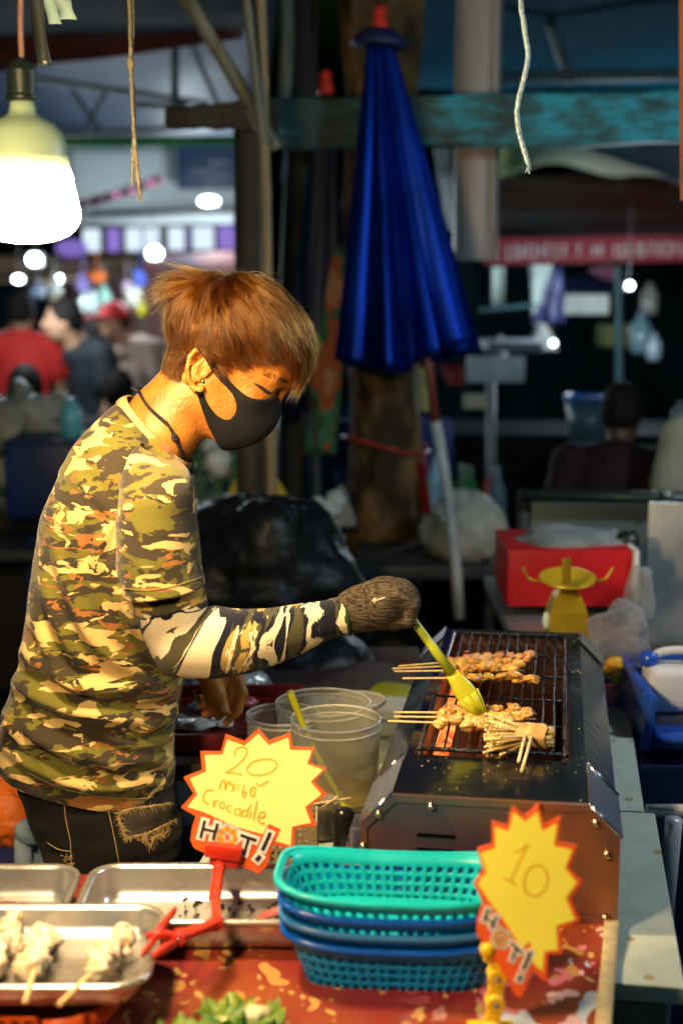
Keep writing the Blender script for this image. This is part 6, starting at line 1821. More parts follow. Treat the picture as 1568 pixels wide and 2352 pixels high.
# board under the holder, red tray with packs behind the sign
t = thing('red_tray', 'red plastic tray with white packs below the vendor\'s bare hand', 'tray', P(520, 1760, 2.42))
mb = MB(); zt2 = T + 0.006
c0 = V((-0.20, 2.44, zt2))
for off, z in ((0, 0),):
    mb.bbox(c0, (0.26, 0.30, 0.008), 0.003)
    for sx in (-1, 1): mb.bbox(c0 + V((sx * 0.128, 0, 0.012)), (0.008, 0.30, 0.03), 0.003)
    for sy in (-1, 1): mb.bbox(c0 + V((0, sy * 0.148, 0.012)), (0.25, 0.008, 0.0295), 0.003)
mb.build('base', pm('dark_red_plastic', (0.14, 0.008, 0.010), 0.4), t, deg=40)
mb = MB(); mb.bbox(V((-0.22, 2.45, T - 0.02)), (0.34, 0.40, 0.03), 0.004); tag(mb.build('side_board', pm('dark_board', (0.05, 0.03, 0.025), 0.6), deg=40), 'dark board under the red tray beside the work table', 'board')
r2 = random.Random(9)
for k in range(7):
    p = c0 + V((r2.uniform(-0.10, 0.10), r2.uniform(-0.12, 0.12), 0.012 + 0.008 * k / 7))
    mb = MB(); mb.ball(p, (r2.uniform(0.02, 0.045), r2.uniform(0.012, 0.03), 0.010), 14, 8, jit=0.5, seed=k, rot=rotm(0, 0, r2.uniform(0, 180)))
    tag(mb.build('sauce_packet', pm('packet_%d' % (k % 3), ((0.62, 0.60, 0.55), (0.45, 0.08, 0.07), (0.30, 0.24, 0.2))[k % 3], 0.3, spec=0.7)), ('white', 'red', 'tan')[k % 3] + ' packet ' + ('at the far corner of', 'in the middle of', 'on the near side of', 'under others in', 'topmost in', 'at the edge of', 'beside the rim of')[k] + ' the red tray', 'packet', 'packets in the red tray')
crumple_bag('clear_bag', 'crumpled clear bag behind the vendor\'s bare hand', P(520, 1600, 2.75), (0.085, 0.07, 0.06), 4.4, pm('clear_bag_plastic', (0.42, 0.42, 0.44), 0.12, spec=0.9, trl=0.2, var=0.3), jit=0.35)
board('paper_pack', 'grey paper pack lying right of the bare hand', 555, 1562, 606, 1640, 2.8, pm('grey_paper', (0.34, 0.31, 0.30), 0.6), 'pack', 0.1)
mb = MB(); mb.bbox(V((-0.16, 2.84, 0.80)), (0.55, 0.38, 0.03), 0.004); 
t = thing('rear_shelf', 'dark shelf behind the tubs carrying bags', 'shelf', V((-0.16, 2.84, 0)))
mb.build('top', pm('dark_board', (0.05, 0.03, 0.025), 0.6), t, deg=40)
for x in (-0.4, 0.08):
    mb = MB(); mb.bbox(V((x, 2.84, 0.39)), (0.03, 0.3, 0.78), 0.004); mb.build('leg', greyblack, t, deg=40)
mb = MB(); mb.ball(P(905, 1606, 2.7), (0.06, 0.06, 0.03), 20, 12, jit=0.2, seed=8)
tag(mb.build('folded_cloth', pm('olive_green', (0.16, 0.18, 0.01), 0.5)), 'olive yellow cloth lump behind the grill\'s left edge', 'cloth')

# lettuce in the foreground
lt_ = thing('lettuce', 'curly green lettuce at the bottom edge of the picture', 'lettuce', PZ(515, 2335, T))
r2 = random.Random(17)
lm = pm('lettuce_green', (0.07, 0.20, 0.015), 0.4, col2=(0.42, 0.50, 0.10), mixlo=0.4, mixhi=0.68, scale=30, trl=0.3)
for k in range(15):
    u, v = r2.uniform(410, 600), r2.uniform(2320, 2410)
    c = PZ(u, v, T + 0.010 + r2.uniform(0, 0.014))
    vs_, fs_ = [], []
    a0 = r2.uniform(0, 6.28); rr = r2.uniform(0.022, 0.034); tl = r2.uniform(0.05, 0.45)
    n1, n2 = 6, 28
    for i in range(n1 + 1):
        f = i / n1
        for j in range(n2 + 1):
            th = a0 + (j / n2 - 0.5) * 3.4
            wav = math.sin(j * 0.85 + k) * 0.007 * f ** 2 + math.sin(j * 1.9 + k * 2) * 0.003 * f ** 3
            vs_.append(c + V((math.cos(th) * rr * f, math.sin(th) * rr * f, tl * rr * f ** 1.6 + wav)))
    for i in range(n1):
        for j in range(n2):
            a = i * (n2 + 1) + j
            fs_.append((a, a + 1, a + n2 + 2, a + n2 + 1))
    mesh_obj('leaf', vs_, fs_, lm, lt_)
mb = MB()
for k in range(5): mb.ball(PZ(540 + 14 * k, 2345 - 5 * k, T + 0.02), (0.014, 0.010, 0.008), 12, 8, jit=0.5, seed=k)
mb.build('stalk', pm('pale_stalk', (0.55, 0.52, 0.30), 0.5), lt_)

# ================================================================== BEHIND THE GRILL, RIGHT
bx = thing('red_box', 'red cardboard box with a brass scale in front of it', 'box', P(1308, 1400, 3.0))
a, b = P(1166, 1264, 3.0), P(1448, 1394, 3.0)
mb = MB(); mb.bbox((a + b) / 2 + V((0, 0.13, 0)), (b.x - a.x, 0.26, a.z - b.z), 0.005); mb.build('carton', pm('red_carton', (0.55, 0.010, 0.014), 0.4, var=0.08), bx, deg=40)
mb = MB(); mb.bbox(V((b.x + 0.006, 3.12, (a.z + b.z) / 2)), (0.012, 0.27, a.z - b.z + 0.004), 0.003); mb.build('white_edge', pm('white_carton', (0.66, 0.66, 0.64), 0.6), bx, deg=40)
crumple_bag('grey_cloth', 'grey folded cloth lying on the red box', P(1310, 1240, 3.13), (0.125, 0.10, 0.030), 9.1, pm('grey_fabric', (0.22, 0.24, 0.24), 0.7, var=0.3), 'cloth', jit=0.25)
mb = MB(); mb.ball(P(1440, 1240, 3.1), (0.03, 0.03, 0.022), jit=0.3); tag(mb.build('dark_pouch', pm('black_rubber', (0.012, 0.014, 0.012), 0.4)), 'dark pouch on the corner of the red box', 'pouch')
brass = pm('brass', (0.42, 0.27, 0.015), 0.35, metal=0.6, var=0.25, scale=12)
sc = thing('kitchen_scale', 'brass coloured weighing scale in front of the red box', 'scale', P(1298, 1445, 2.72))
Ys = 2.72; s = mpp(Ys, 1340)
c = P(1302, 1336, Ys)
mb = MB(); mb.lathe([(0, -0.004), (40 * s, -0.004), (62 * s, 0.004), (65 * s, 0.010), (62 * s, 0.010), (40 * s, 0.002), (0, 0.002)], c, 40, rot=rotm(10, 0, 0)); mb.build('pan', pm('yellow_pan', (0.62, 0.42, 0.02), 0.3, metal=0.4), sc)
mb = MB(); mb.bbox(P(1300, 1312, Ys - 0.055), (0.017, 0.008, 0.05), 0.002); mb.build('pointer', brass, sc, deg=40)
for sg_ in (-1, 1):
    mb = MB(); mb.tube(spline([c + V((sg_ * 0.05, 0, 0)), c + V((sg_ * 0.075, 0, 0.006)), c + V((sg_ * 0.088, 0, 0.028))], 10), 0.0028, 7); mb.build('arm', brass, sc)
mb = MB(); zb_ = c.z - 0.012
vs_ = []
for z, wx, wy in ((P(1298, 1450, Ys).z - 0.12, 0.048, 0.045), (P(1298, 1450, Ys).z, 0.040, 0.038), (P(1298, 1400, Ys).z, 0.036, 0.034), (P(1298, 1368, Ys).z, 0.026, 0.025), (zb_, 0.014, 0.014)):
    vs_ += [V((c.x + x * wx, Ys + y * wy, z)) for x, y in ((-1, -1), (1, -1), (1, 1), (-1, 1))]
fs_ = [(0, 3, 2, 1), (16, 17, 18, 19)] + [(i * 4 + k, i * 4 + (k + 1) % 4, (i + 1) * 4 + (k + 1) % 4, (i + 1) * 4 + k) for i in range(4) for k in range(4)]
mb.add(vs_, fs_); mb.build('body', brass, sc, smooth=False)
mb = MB(); mb.ball(P(1254, 1425, 2.70), (0.008, 0.008, 0.018)); mb.build('glint_knob', pm('pale_teal_cap', (0.5, 0.65, 0.65), 0.2), sc)
st_ = thing('rear_stand', 'dark stand behind the grill carrying the scale and bags', 'stand', V((0.5, 2.85, 0)))
zsd = P(1298, 1450, Ys).z - 0.125
mb = MB(); mb.bbox(V((0.52, 2.80, zsd - 0.015)), (0.5, 0.34, 0.03), 0.004); mb.build('top', greyblack, st_, deg=40)
for x in (0.3, 0.74):
    for y in (2.66, 2.94):
        mb = MB(); mb.bbox(V((x, y, zsd / 2 - 0.015)), (0.03, 0.03, zsd - 0.032), 0.003); mb.build('leg', greyblack, st_, deg=40)
crumple_bag('clear_bag', 'crumpled clear plastic bag hanging right of the scale', P(1425, 1462, 2.66), (0.056, 0.045, 0.062), 3.3, cloudy('crumpled_film', (0.45, 0.46, 0.52), 0.75, 0.08), jit=0.4)
crumple_bag('clear_bag', 'thin white film draped on the cart corner beside the red box', P(1470, 1375, 2.95), (0.03, 0.03, 0.07), 6.3, cloudy('thin_film', (0.55, 0.60, 0.62), 0.7, 0.1), jit=0.3)
mb = MB(); 
for k, (u, v, r_) in enumerate(((1412, 1525, 0.018), (1436, 1535, 0.014), (1420, 1550, 0.016), (1396, 1540, 0.012))): mb.ball(P(u, v, 2.6), (r_, r_, r_ * 0.8), 12, 8, jit=0.4, seed=k)
tag(mb.build('yellow_fruit', pm('amber_snack', (0.50, 0.27, 0.02), 0.3)), 'amber snacks in film behind the grill\'s right edge', 'snack')
mb = MB(); p = P(1408, 1606, 2.6); mb.lathe([(0.0, -0.035), (0.022, -0.035), (0.027, 0.02), (0.02, 0.026), (0, 0.027)], p, 20); tag(mb.build('pink_cup', pm('coral_plastic', (0.72, 0.18, 0.20), 0.4)), 'coral pink cup at the far end of the work table', 'cup')
board('blue_bag_box', 'violet blue box behind the coral cup', 1418, 1545, 1470, 1625, 2.75, pm('violet_blue', (0.05, 0.06, 0.32), 0.4), 'box', 0.1)
# blue crate with white jug
bl = thing('blue_crate', 'blue plastic crate with a white jug in it at the right edge', 'crate', P(1530, 1750, 2.45))
blc = pm('royal_blue_plastic', (0.012, 0.055, 0.32), 0.35)
x0 = P(1468, 1650, 2.40).x; ztop = P(1500, 1590, 2.40).z; zbot = P(1500, 1715, 2.40).z
mb = MB(); mb.bbox(V((x0 + 0.01, 2.52, (ztop + zbot) / 2)), (0.018, 0.30, ztop - zbot), 0.006, rot=rotm(0, 8, 0)); mb.bbox(V((x0 + 0.22, 2.40, zbot + 0.012)), (0.40, 0.016, 0.024), 0.006); mb.bbox(V((x0 + 0.22, 2.66, (ztop + zbot) / 2)), (0.40, 0.016, ztop - zbot), 0.006); mb.bbox(V((x0 + 0.22, 2.53, zbot)), (0.40, 0.26, 0.012), 0.004)
mb.tube(spline([V((x0 + 0.005, 2.39, ztop)), V((x0 + 0.02, 2.385, zbot + 0.04)), V((x0 + 0.05, 2.383, zbot + 0.018)), V((x0 + 0.2, 2.38, zbot + 0.03))], 16), 0.008, 8)
mb.build('shell', blc, bl, deg=40)
mb = MB(); mb.bbox(V((x0 + 0.24, 2.55, zbot / 2 - 0.01)), (0.50, 0.36, zbot - 0.03), 0.01); tag(mb.build('navy_cooler', pm('navy_cooler', (0.012, 0.02, 0.09), 0.4), deg=40), 'navy cooler box under the blue crate', 'cooler')
jg = thing('white_jug', 'white plastic jug with a blue cap standing in the blue crate', 'jug', P(1530, 1620, 2.52))
jm = pm('milky_jug', (0.62, 0.66, 0.68), 0.4, var=0.05, trl=0.2)
c = P(1532, 1575, 2.54)
mb = MB(); mb.bbox(c, (0.086, 0.08, 0.084), 0.016); mb.build('body', jm, jg, deg=60)
mb = MB(); mb.tube(spline([c + V((-0.035, 0, 0.04)), c + V((-0.02, 0, 0.062)), c + V((0.02, 0, 0.068)), c + V((0.045, 0, 0.06)), c + V((0.046, 0, 0.03))], 16), 0.008, 8); mb.build('handle', jm, jg)
mb = MB(); mb.lathe([(0.0, 0.065), (0.016, 0.064), (0.017, 0.045), (0.014, 0.04)], c + V((-0.036, 0, 0)), 16); mb.build('cap', pm('cap_blue', (0.01, 0.06, 0.42), 0.3), jg)
mb = MB(); mb.bbox(c + V((0.005, 0, -0.075)), (0.07, 0.075, 0.062), 0.008); tag(mb.build('dark_carton', pm('dim_carton', (0.16, 0.12, 0.12), 0.6), deg=40), 'dim brown carton under the white jug', 'carton')
# stool of pale tubes at the lower right
ps = thing('tube_stand', 'pale grey tube stand beside the work table at the right', 'stand', P(1530, 1880, 2.0))
pt_ = pm('pale_tube', (0.50, 0.50, 0.52), 0.35, metal=0.3)
mb = MB(); mb.tube([P(1484, 1862, 2.05), P(1700, 1862, 2.05)], 0.010, 10); mb.build('rail', pt_, ps)
mb = MB(); mb.tube([P(1546, 1880, 2.02), P(1530, 2060, 2.02), V((P(1530, 2060, 2.02).x - 0.02, 2.02, 0))], 0.013, 10); mb.build('leg', pt_, ps)
mb = MB(); mb.tube([P(1700, 1862, 2.05), V((P(1700, 1862, 2.05).x, 2.05, 0))], 0.013, 10); mb.build('leg', pt_, ps)
# lower left behind the vendor
crumple_bag('orange_bag', 'bright orange bag at the left edge behind the vendor', P(5, 1870, 2.62), (0.062, 0.07, 0.068), 1.3, pm('orange_cloth', (0.62, 0.13, 0.008), 0.55, var=0.2), jit=0.22)
bu = thing('plastic_stool', 'pale blue plastic stool behind the vendor\'s hip', 'stool', P(95, 2000, 2.48))
c = P(92, 1905, 2.48); pb = pm('pale_blue_plastic', (0.36, 0.48, 0.56), 0.4)
mb = MB(); mb.lathe([(0, 0.012), (0.040, 0.012), (0.045, 0.006), (0.046, -0.010), (0.043, -0.012), (0.0, -0.004)], c, 28); mb.build('seat', pb, bu)
for k in range(4):
    a = k * math.pi / 2 + 0.6
    mb = MB(); mb.tube([c + V((math.cos(a) * 0.032, math.sin(a) * 0.032, -0.01)), V((c.x + math.cos(a) * 0.06, c.y + math.sin(a) * 0.06, 0))], [0.016, 0.014], 10); mb.build('leg', pb, bu)
mb = MB(); mb.bbox(V((P(10, 1980, 2.6).x, 2.62, 0.29)), (0.24, 0.24, 0.57), 0.02); tag(mb.build('navy_tub', pm('navy_plastic', (0.010, 0.025, 0.12), 0.45), deg=40), 'navy tub under the orange bag', 'tub')
# ================================================================== THE VENDOR
YM = 2.14
HC = P(546, 776, YM); HM = mpp(YM, 776)
HCn = np.array(HC, dtype=np.float32)
def head_frame(p):
    du = (p[:, 0] - HCn[0]) / HM; dv = -(p[:, 2] - HCn[2]) / HM
    return np.stack([du * 0.866 + dv * 0.5, du * 0.5 - dv * 0.866, (p[:, 1] - HCn[1]) / HM], -1).astype(np.float32)
def HF(u, v):
    du, dv = u - 546, v - 776
    return du * 0.866 + dv * 0.5, du * 0.5 - dv * 0.866
def from_head(q):
    """head-frame px -> world"""
    f, up, s_ = q[..., 0], q[..., 1], q[..., 2]
    du = f * 0.866 + up * 0.5; dv = f * 0.5 - up * 0.866
    return np.stack([HCn[0] + du * HM, HCn[1] + s_ * HM, HCn[2] - dv * HM], -1)
def hp(u, v, s_):
    f, up = HF(u, v); return np.array((f, up, s_), dtype=np.float32)

def cranium(q):
    d = sd_ell(q, (0, 12, 0), (150, 104, 108))
    d = smin(d, sd_ell(q, (-35, -20, 0), (112, 100, 106)), 30)
    d = smin(d, sd_ell(q, (62, -55, 0), (98, 100, 90)), 30)
    return d
def hair_base(q):
    return smin(cranium(q), sd_ell(q, (-52, -112, 0), (60, 82, 74)), 20)
def head_sdf(q, muzzle=False):
    a = np.abs(q[:, 2]); qa = np.stack([q[:, 0], q[:, 1], a], -1)
    d = cranium(q)
    d = smin(d, sd_ell(q, (62, -158, 0), (66, 74, 68)), 34)              # lower face
    d = smin(d, sd_cap(qa, (-8, -118, 70), (88, -205, 30), 20, 24), 26)  # jaw line
    d = smin(d, sd_ell(q, (100, -208, 0), (30, 26, 32)), 18)             # chin
    d = smin(d, sd_ell(qa, (92, -98, 58), (34, 26, 26)), 18)             # cheek bone
    d = smin(d, sd_cap(qa, (143, -34, 12), (118, -30, 62), 15, 13), 14)  # brow
    d = smax(d, -sd_ell(qa, (150, -66, 36), (26, 17, 24)), 14)           # socket
    d = smin(d, sd_ell(qa, (117, -68, 40), (22, 19, 23)), 5)             # lids over the eye
    d = smin(d, sd_cap(q, (134, -58, 0), (154, -110, 0), 11, 14), 12)    # nose
    d = smin(d, sd_ell(qa, (140, -120, 14), (14, 11, 11)), 7)
    d = smin(d, sd_cap(q, (140, -160, -18), (140, -160, 18), 9, 9), 10)  # mouth
    if muzzle:
        d = smin(d, sd_ell(q, (96, -142, 0), (79, 92, 66)), 22)
    return d
EARP = [(487, 818), (476, 801), (460, 798), (447, 812), (441, 838), (443, 864), (452, 882), (463, 890), (471, 884)]
def ear_sdf(q):
    a = -np.abs(q[:, 2]); qa = np.stack([q[:, 0], q[:, 1], a], -1)
    pts = [hp(u, v, -96 - (9 if 1 < i < 6 else 2) - (4 if i in (3, 4) else 0)) for i, (u, v) in enumerate(EARP)]
    d = None
    for i in range(len(pts) - 1):
        w0 = 5.2 if i < 6 else 7.5
        c = sd_cap(qa, pts[i], pts[i + 1], w0, 5.2 if i < 5 else 8)
        d = c if d is None else smin(d, c, 3)
    c0 = hp(464, 846, -94)
    ang = R(-30)
    rot = np.array([[math.cos(ang), -math.sin(ang), 0], [math.sin(ang), math.cos(ang), 0], [0, 0, 1]], dtype=np.float32)
    d = smin(d, sd_ell(qa, c0, (21, 44, 7), rot), 4)
    ah = [hp(474, 820, -99), hp(462, 833, -101), hp(460, 850, -101), hp(466, 866, -99)]
    for i in range(3): d = smin(d, sd_cap(qa, ah[i], ah[i + 1], 4.2, 4.2), 4)
    d = smin(d, sd_ell(qa, hp(481, 851, -97), (7, 9, 6)), 4)
    d = smax(d, -sd_ell(qa, hp(472, 848, -108), (9, 13, 12)), 4)
    return d
def w3(u, v, y): return np.array(P(u, v, y), dtype=np.float32)
CAPS = []   # capsules of the body in world metres: a, b, ra, rb, blend
def cap_(a, b, ra, rb, k=0.03): CAPS.append((w3(*a), w3(*b), ra, rb, k))
M1 = mpp(YM, 1000)
cap_((480, 868, YM), (395, 950, YM), 0.050, 0.050, 0.02)      # neck
cap_((430, 905, YM), (345, 1010, YM), 0.049, 0.056, 0.02)
cap_((375, 985, YM), (325, 1085, YM - 0.085), 0.045, 0.032, 0.03)   # shoulders
cap_((375, 985, YM), (325, 1085, YM + 0.085), 0.045, 0.032, 0.03)
cap_((325, 1100, YM - 0.10), (325, 1100, YM + 0.10), 0.036, 0.036, 0.03)
cap_((290, 1150, YM), (240, 1450, YM), 0.080, 0.080, 0.05)    # trunk
cap_((300, 1180, YM - 0.045), (260, 1420, YM - 0.035), 0.066, 0.07, 0.05)
cap_((300, 1180, YM + 0.045), (260, 1420, YM + 0.035), 0.066, 0.07, 0.05)
cap_((225, 1600, YM - 0.02), (235, 1850, YM - 0.02), 0.066, 0.060, 0.05)
cap_((225, 1600, YM + 0.02), (235, 1850, YM + 0.02), 0.066, 0.060, 0.05)
cap_((245, 1880, YM - 0.04), (262, 2200, YM - 0.055), 0.050, 0.045, 0.03)
cap_((245, 1880, YM + 0.04), (262, 2200, YM + 0.055), 0.050, 0.045, 0.03)
# right arm into sleeve and glove
cap_((350, 1120, 1.975), (388, 1400, 1.947), 0.036, 0.036, 0.02)
cap_((388, 1400, 1.947), (425, 1465, 1.945), 0.036, 0.036, 0.01)
cap_((425, 1465, 1.945), (560, 1475, 1.947), 0.036, 0.034, 0.01)
cap_((560, 1475, 1.947), (690, 1447, 1.957), 0.034, 0.026, 0.01)
cap_((690, 1447, 1.957), (790, 1411, 1.964), 0.026, 0.019, 0.01)
cap_((790, 1411, 1.964), (890, 1390, 1.965), 0.019, 0.020, 0.01)
# left arm and bare hand
cap_((350, 1090, YM + 0.16), (360, 1440, YM + 0.15), 0.046, 0.040, 0.03)
cap_((360, 1440, YM + 0.15), (500, 1545, YM + 0.06), 0.040, 0.027, 0.02)
def chain(pts, rs, k=0.006):
    for i in range(len(pts) - 1): cap_(pts[i], pts[i + 1], rs[i] * M1, rs[i + 1] * M1, k)
YH = YM + 0.05
cap_((500, 1540, YH + 0.008), (510, 1600, YH + 0.002), 0.028, 0.029, 0.014)
cap_((530, 1545, YH + 0.004), (526, 1598, YH), 0.022, 0.022, 0.012)
chain([(484, 1552, YH - 0.030), (503, 1596, YH - 0.034), (519, 1634, YH - 0.036)], [18, 15, 12])
chain([(544, 1555, YH - 0.012), (556, 1592, YH - 0.020), (545, 1632, YH - 0.024), (520, 1660, YH - 0.026)], [15, 13.5, 11.5, 9])
chain([(530, 1580, YH), (528, 1618, YH - 0.006), (502, 1646, YH - 0.012)], [14, 12.5, 10.5])
chain([(508, 1590, YH + 0.006), (496, 1626, YH), (472, 1640, YH - 0.008)], [14, 12.5, 10.5])
chain([(488, 1590, YH + 0.012), (468, 1616, YH + 0.008), (455, 1602, YH)], [13, 11.5, 9])
def body_sdf(p):
    d = np.full(len(p), 9.0, dtype=np.float32)
    for a, b, ra, rb, k in CAPS:
        c = sd_cap(p, a, b, ra, rb)
        d = smin(d, c, k)
    zh = p[:, 2] > HCn[2] - 0.24
    if zh.any():
        q = head_frame(p[zh])
        hd = smin(head_sdf(q) * HM, d[zh], 0.018)
        d[zh] = smin(hd, ear_sdf(q) * HM, 0.002)
    return smax(d, -(p[:, 2] - 0.62), 0.01)

def skin_mat():
    m = bpy.data.materials.new('vendor_skin'); m.use_nodes = True
    N = m.node_tree.nodes; L = m.node_tree.links; b = N['Principled BSDF']
    tc = N.new('ShaderNodeTexCoord')
    nz = N.new('ShaderNodeTexNoise'); nz.inputs['Scale'].default_value = 26; nz.inputs['Detail'].default_value = 5; L.new(tc.outputs['Object'], nz.inputs[0])
    cr = N.new('ShaderNodeValToRGB'); e = cr.color_ramp.elements
    e[0].position = 0.32; e[0].color = (0.36, 0.120, 0.017, 1); e[1].position = 0.68; e[1].color = (0.52, 0.200, 0.030, 1)
    L.new(nz.outputs[0], cr.inputs[0])
    at = N.new('ShaderNodeAttribute'); at.attribute_name = 'scalp'
    mx = N.new('ShaderNodeMix'); mx.data_type = 'RGBA'; mx.inputs['B'].default_value = (0.075, 0.030, 0.010, 1)
    L.new(at.outputs['Fac'], mx.inputs['Factor']); L.new(cr.outputs[0], mx.inputs['A'])
    L.new(mx.outputs['Result'], b.inputs['Base Color'])
    b.inputs['Roughness'].default_value = 0.42
    b.inputs['Subsurface Weight'].default_value = 0.12; b.inputs['Subsurface Radius'].default_value = (0.010, 0.004, 0.002); b.inputs['Subsurface Scale'].default_value = 0.5
    n2 = N.new('ShaderNodeTexNoise'); n2.inputs['Scale'].default_value = 330; n2.inputs['Detail'].default_value = 3; L.new(tc.outputs['Object'], n2.inputs[0])
    n3 = N.new('ShaderNodeTexNoise'); n3.inputs['Scale'].default_value = 110; n3.inputs['Detail'].default_value = 2; L.new(tc.outputs['Object'], n3.inputs[0])
    ad = N.new('ShaderNodeMath'); L.new(n2.outputs[0], ad.inputs[0]); L.new(n3.outputs[0], ad.inputs[1])
    bp = N.new('ShaderNodeBump'); bp.inputs['Strength'].default_value = 0.6; bp.inputs['Distance'].default_value = 0.0020; L.new(ad.outputs[0], bp.inputs['Height']); L.new(bp.outputs[0], b.inputs['Normal'])
    return m
skin = skin_mat()
man = thing('person', 'street food vendor in camouflage shirt and black mask brushing skewers', 'person', V((P(240, 1900, YM).x, YM, 0)))
bv, bF_ = sdf_mesh(body_sdf, (-0.60, 1.80, 0.60), (0.14, 2.40, 1.66), 0.0026)
body_o = np_obj('body', bv, bF_, skin, man)
HAIRPOLY = [(705, 790), (676, 822), (640, 826), (600, 822), (560, 824), (532, 832), (510, 842), (496, 838), (487, 815), (462, 796), (440, 808), (432, 850), (418, 876), (389, 884), (352, 866), (335, 700), (420, 590), (600, 590), (720, 690)]
def in_poly(u, v, poly):
    ins = np.zeros(len(u), bool)
    n = len(poly)
    for i in range(n):
        (x0, y0), (x1, y1) = poly[i], poly[(i + 1) % n]
        c = ((y0 > v) != (y1 > v)) & (u < (x1 - x0) * (v - y0) / ((y1 - y0) if y1 != y0 else 1e-9) + x0)
        ins ^= c
    return ins
def to_uv(p):
    """world -> photograph pixels on the vendor's mid plane"""
    return 546 + (p[:, 0] - HCn[0]) / HM, 776 - (p[:, 2] - HCn[2]) / HM
uu, vv = to_uv(bv)
nearhead = bv[:, 2] > HCn[2] - 0.12
hdist = hair_base(head_frame(bv.astype(np.float32)))
scalp = (in_poly(uu, vv, HAIRPOLY) & nearhead & (hdist < 10)).astype(np.float32)
at = body_o.data.attributes.new('scalp', 'FLOAT', 'POINT'); at.data.foreach_set('value', scalp)

from mathutils.bvhtree import BVHTree
def bvh_of(vs, F): return BVHTree.FromPolygons([tuple(map(float, v)) for v in vs], [tuple(map(int, f)) for f in F])
body_bvh = bvh_of(bv, bF_)
def cast(bvh, u, v, lift=0.0):
    a, y, z = ray(u, v)
    d = V((a, y, z)).normalized()
    h = bvh.ray_cast(V((0, 0, CAM_Z)), d)
    if h[0] is None: return None
    return h[0] + h[1] * lift if h[1].dot(d) < 0 else h[0] - h[1] * lift
def cast_path(bvh, pts, n, lift):
    out = []
    for p in spline([V((a, b, 0)) for a, b in pts], n):
        h = cast(bvh, p.x, p.y, lift)
        if h is not None: out.append(h)
    return out

# ---------------------------------------------------------------- face mask
def face_mask():
    poly = [(462, 794), (472, 796), (486, 813), (503, 836), (521, 855), (550, 886), (579, 906), (609, 911), (639, 912), (642, 930), (641, 950), (635, 970), (622, 990), (600, 1009), (579, 1020), (550, 1028), (527, 1031), (514, 1031), (506, 1025), (494, 1000), (480, 969), (470, 935), (462, 907), (457, 890), (467, 892), (474, 897), (480, 914), (491, 934), (505, 949), (521, 957), (533, 955), (543, 943), (547, 925), (541, 902), (528, 885), (514, 871), (501, 855), (488, 832), (476, 811)]
    # resample the outline smoothly
    pts = [V((a, b, 0)) for a, b in poly]
    bd = spline(pts + [pts[0]], 240)[:-1]
    bd2 = [V((p.x, p.y)) for p in bd]
    n = len(bd2)
    gx, gy = np.meshgrid(np.arange(450, 650, 4.0), np.arange(790, 1040, 4.0))
    gx = gx.ravel() + 2.0 * (np.round(gy.ravel() / 4) % 2); gy = gy.ravel()
    ins = in_poly(gx, gy, [(p.x, p.y) for p in bd2])
    B = np.array([(p.x, p.y) for p in bd2])
    near = np.min(np.linalg.norm(np.stack([gx, gy], -1)[:, None] - B[None], axis=-1), 1)
    ok = ins & (near > 2.2)
    inner = [V((a, b)) for a, b in zip(gx[ok], gy[ok])]
    vs2, es, fs, *_ = delaunay_2d_cdt(bd2 + inner, [(i, (i + 1) % n) for i in range(n)], [], 1, 1e-4)
    uv = np.array([(p.x, p.y) for p in vs2])
    f, up = HF(uv[:, 0], uv[:, 1])
    s_ = np.full(len(uv), -170.0)
    for it in range(60):
        q = np.stack([f, up, s_], -1).astype(np.float32)
        d = head_sdf(q, True) - 2.5
        s_ = np.minimum(s_ + np.clip(d, -6, 6) * 0.7, 0.0)
    # the straps lie on the real skin and over the ear
    q = np.stack([f, up, s_], -1)
    wv = from_head(q)
    for i in range(len(wv)):
        h = body_bvh.ray_cast(V((wv[i, 0], YM - 0.3, wv[i, 2])), V((0, 1, 0)))
        if h[0] is not None and uv[i, 0] < 600: wv[i, 1] = min(wv[i, 1], h[0].y - 0.0022)
    q[:, 2] = np.minimum((wv[:, 1] - YM) / HM, 0)
    q2 = q.copy(); q2[:, 2] *= -1
    wf = from_head(q2)
    nv = len(uv)
    faces = [tuple(x) for x in fs if len(x) == 3]
    cen = [np.mean(uv[list(x)], 0) for x in faces]
    keep = in_poly(np.array([c[0] for c in cen]), np.array([c[1] for c in cen]), [(p.x, p.y) for p in bd2])
    faces = [x for x, k in zip(faces, keep) if k]
    allv = np.concatenate([wv, wf])
    allf = faces + [tuple(i + nv for i in x[::-1]) for x in faces]
    m = pm('mask_neoprene', (0.0065, 0.0062, 0.0062), 0.85, var=0.2, scale=40, bump=0.3, bscale=520, bdist=0.002, spec=0.25)
    o = mesh_obj('face_mask', allv, allf, m, man)
    bm = bmesh.new(); bm.from_mesh(o.data)
    bmesh.ops.remove_doubles(bm, verts=bm.verts, dist=0.0006)
    bmesh.ops.recalc_face_normals(bm, faces=bm.faces)
    bm.to_mesh(o.data); bm.free()
    md = o.modifiers.new('t', 'SOLIDIFY'); md.thickness = 0.0018; md.offset = 0
    # front seam and pale lower hem
    seam = from_head(np.array([[*HF(u, v), -1.0] for u, v in ((640, 914), (643, 930), (642, 950), (636, 970), (623, 990), (601, 1010), (580, 1021))]))
    mb = MB(); mb.tube(spline([V(x) for x in seam], 26), 0.0010, 6); mb.build('seam', m, o)
    hem = from_head(np.array([[*HF(u, v), -3.0] for u, v in ((626, 986), (600, 1011), (578, 1022), (552, 1029), (530, 1031))]))
    mb = MB(); mb.tube(spline([V(x) for x in hem], 26), 0.0009, 6); mb.build('hem', pm('mask_hem', (0.42, 0.24, 0.10), 0.7), o)
face_mask()
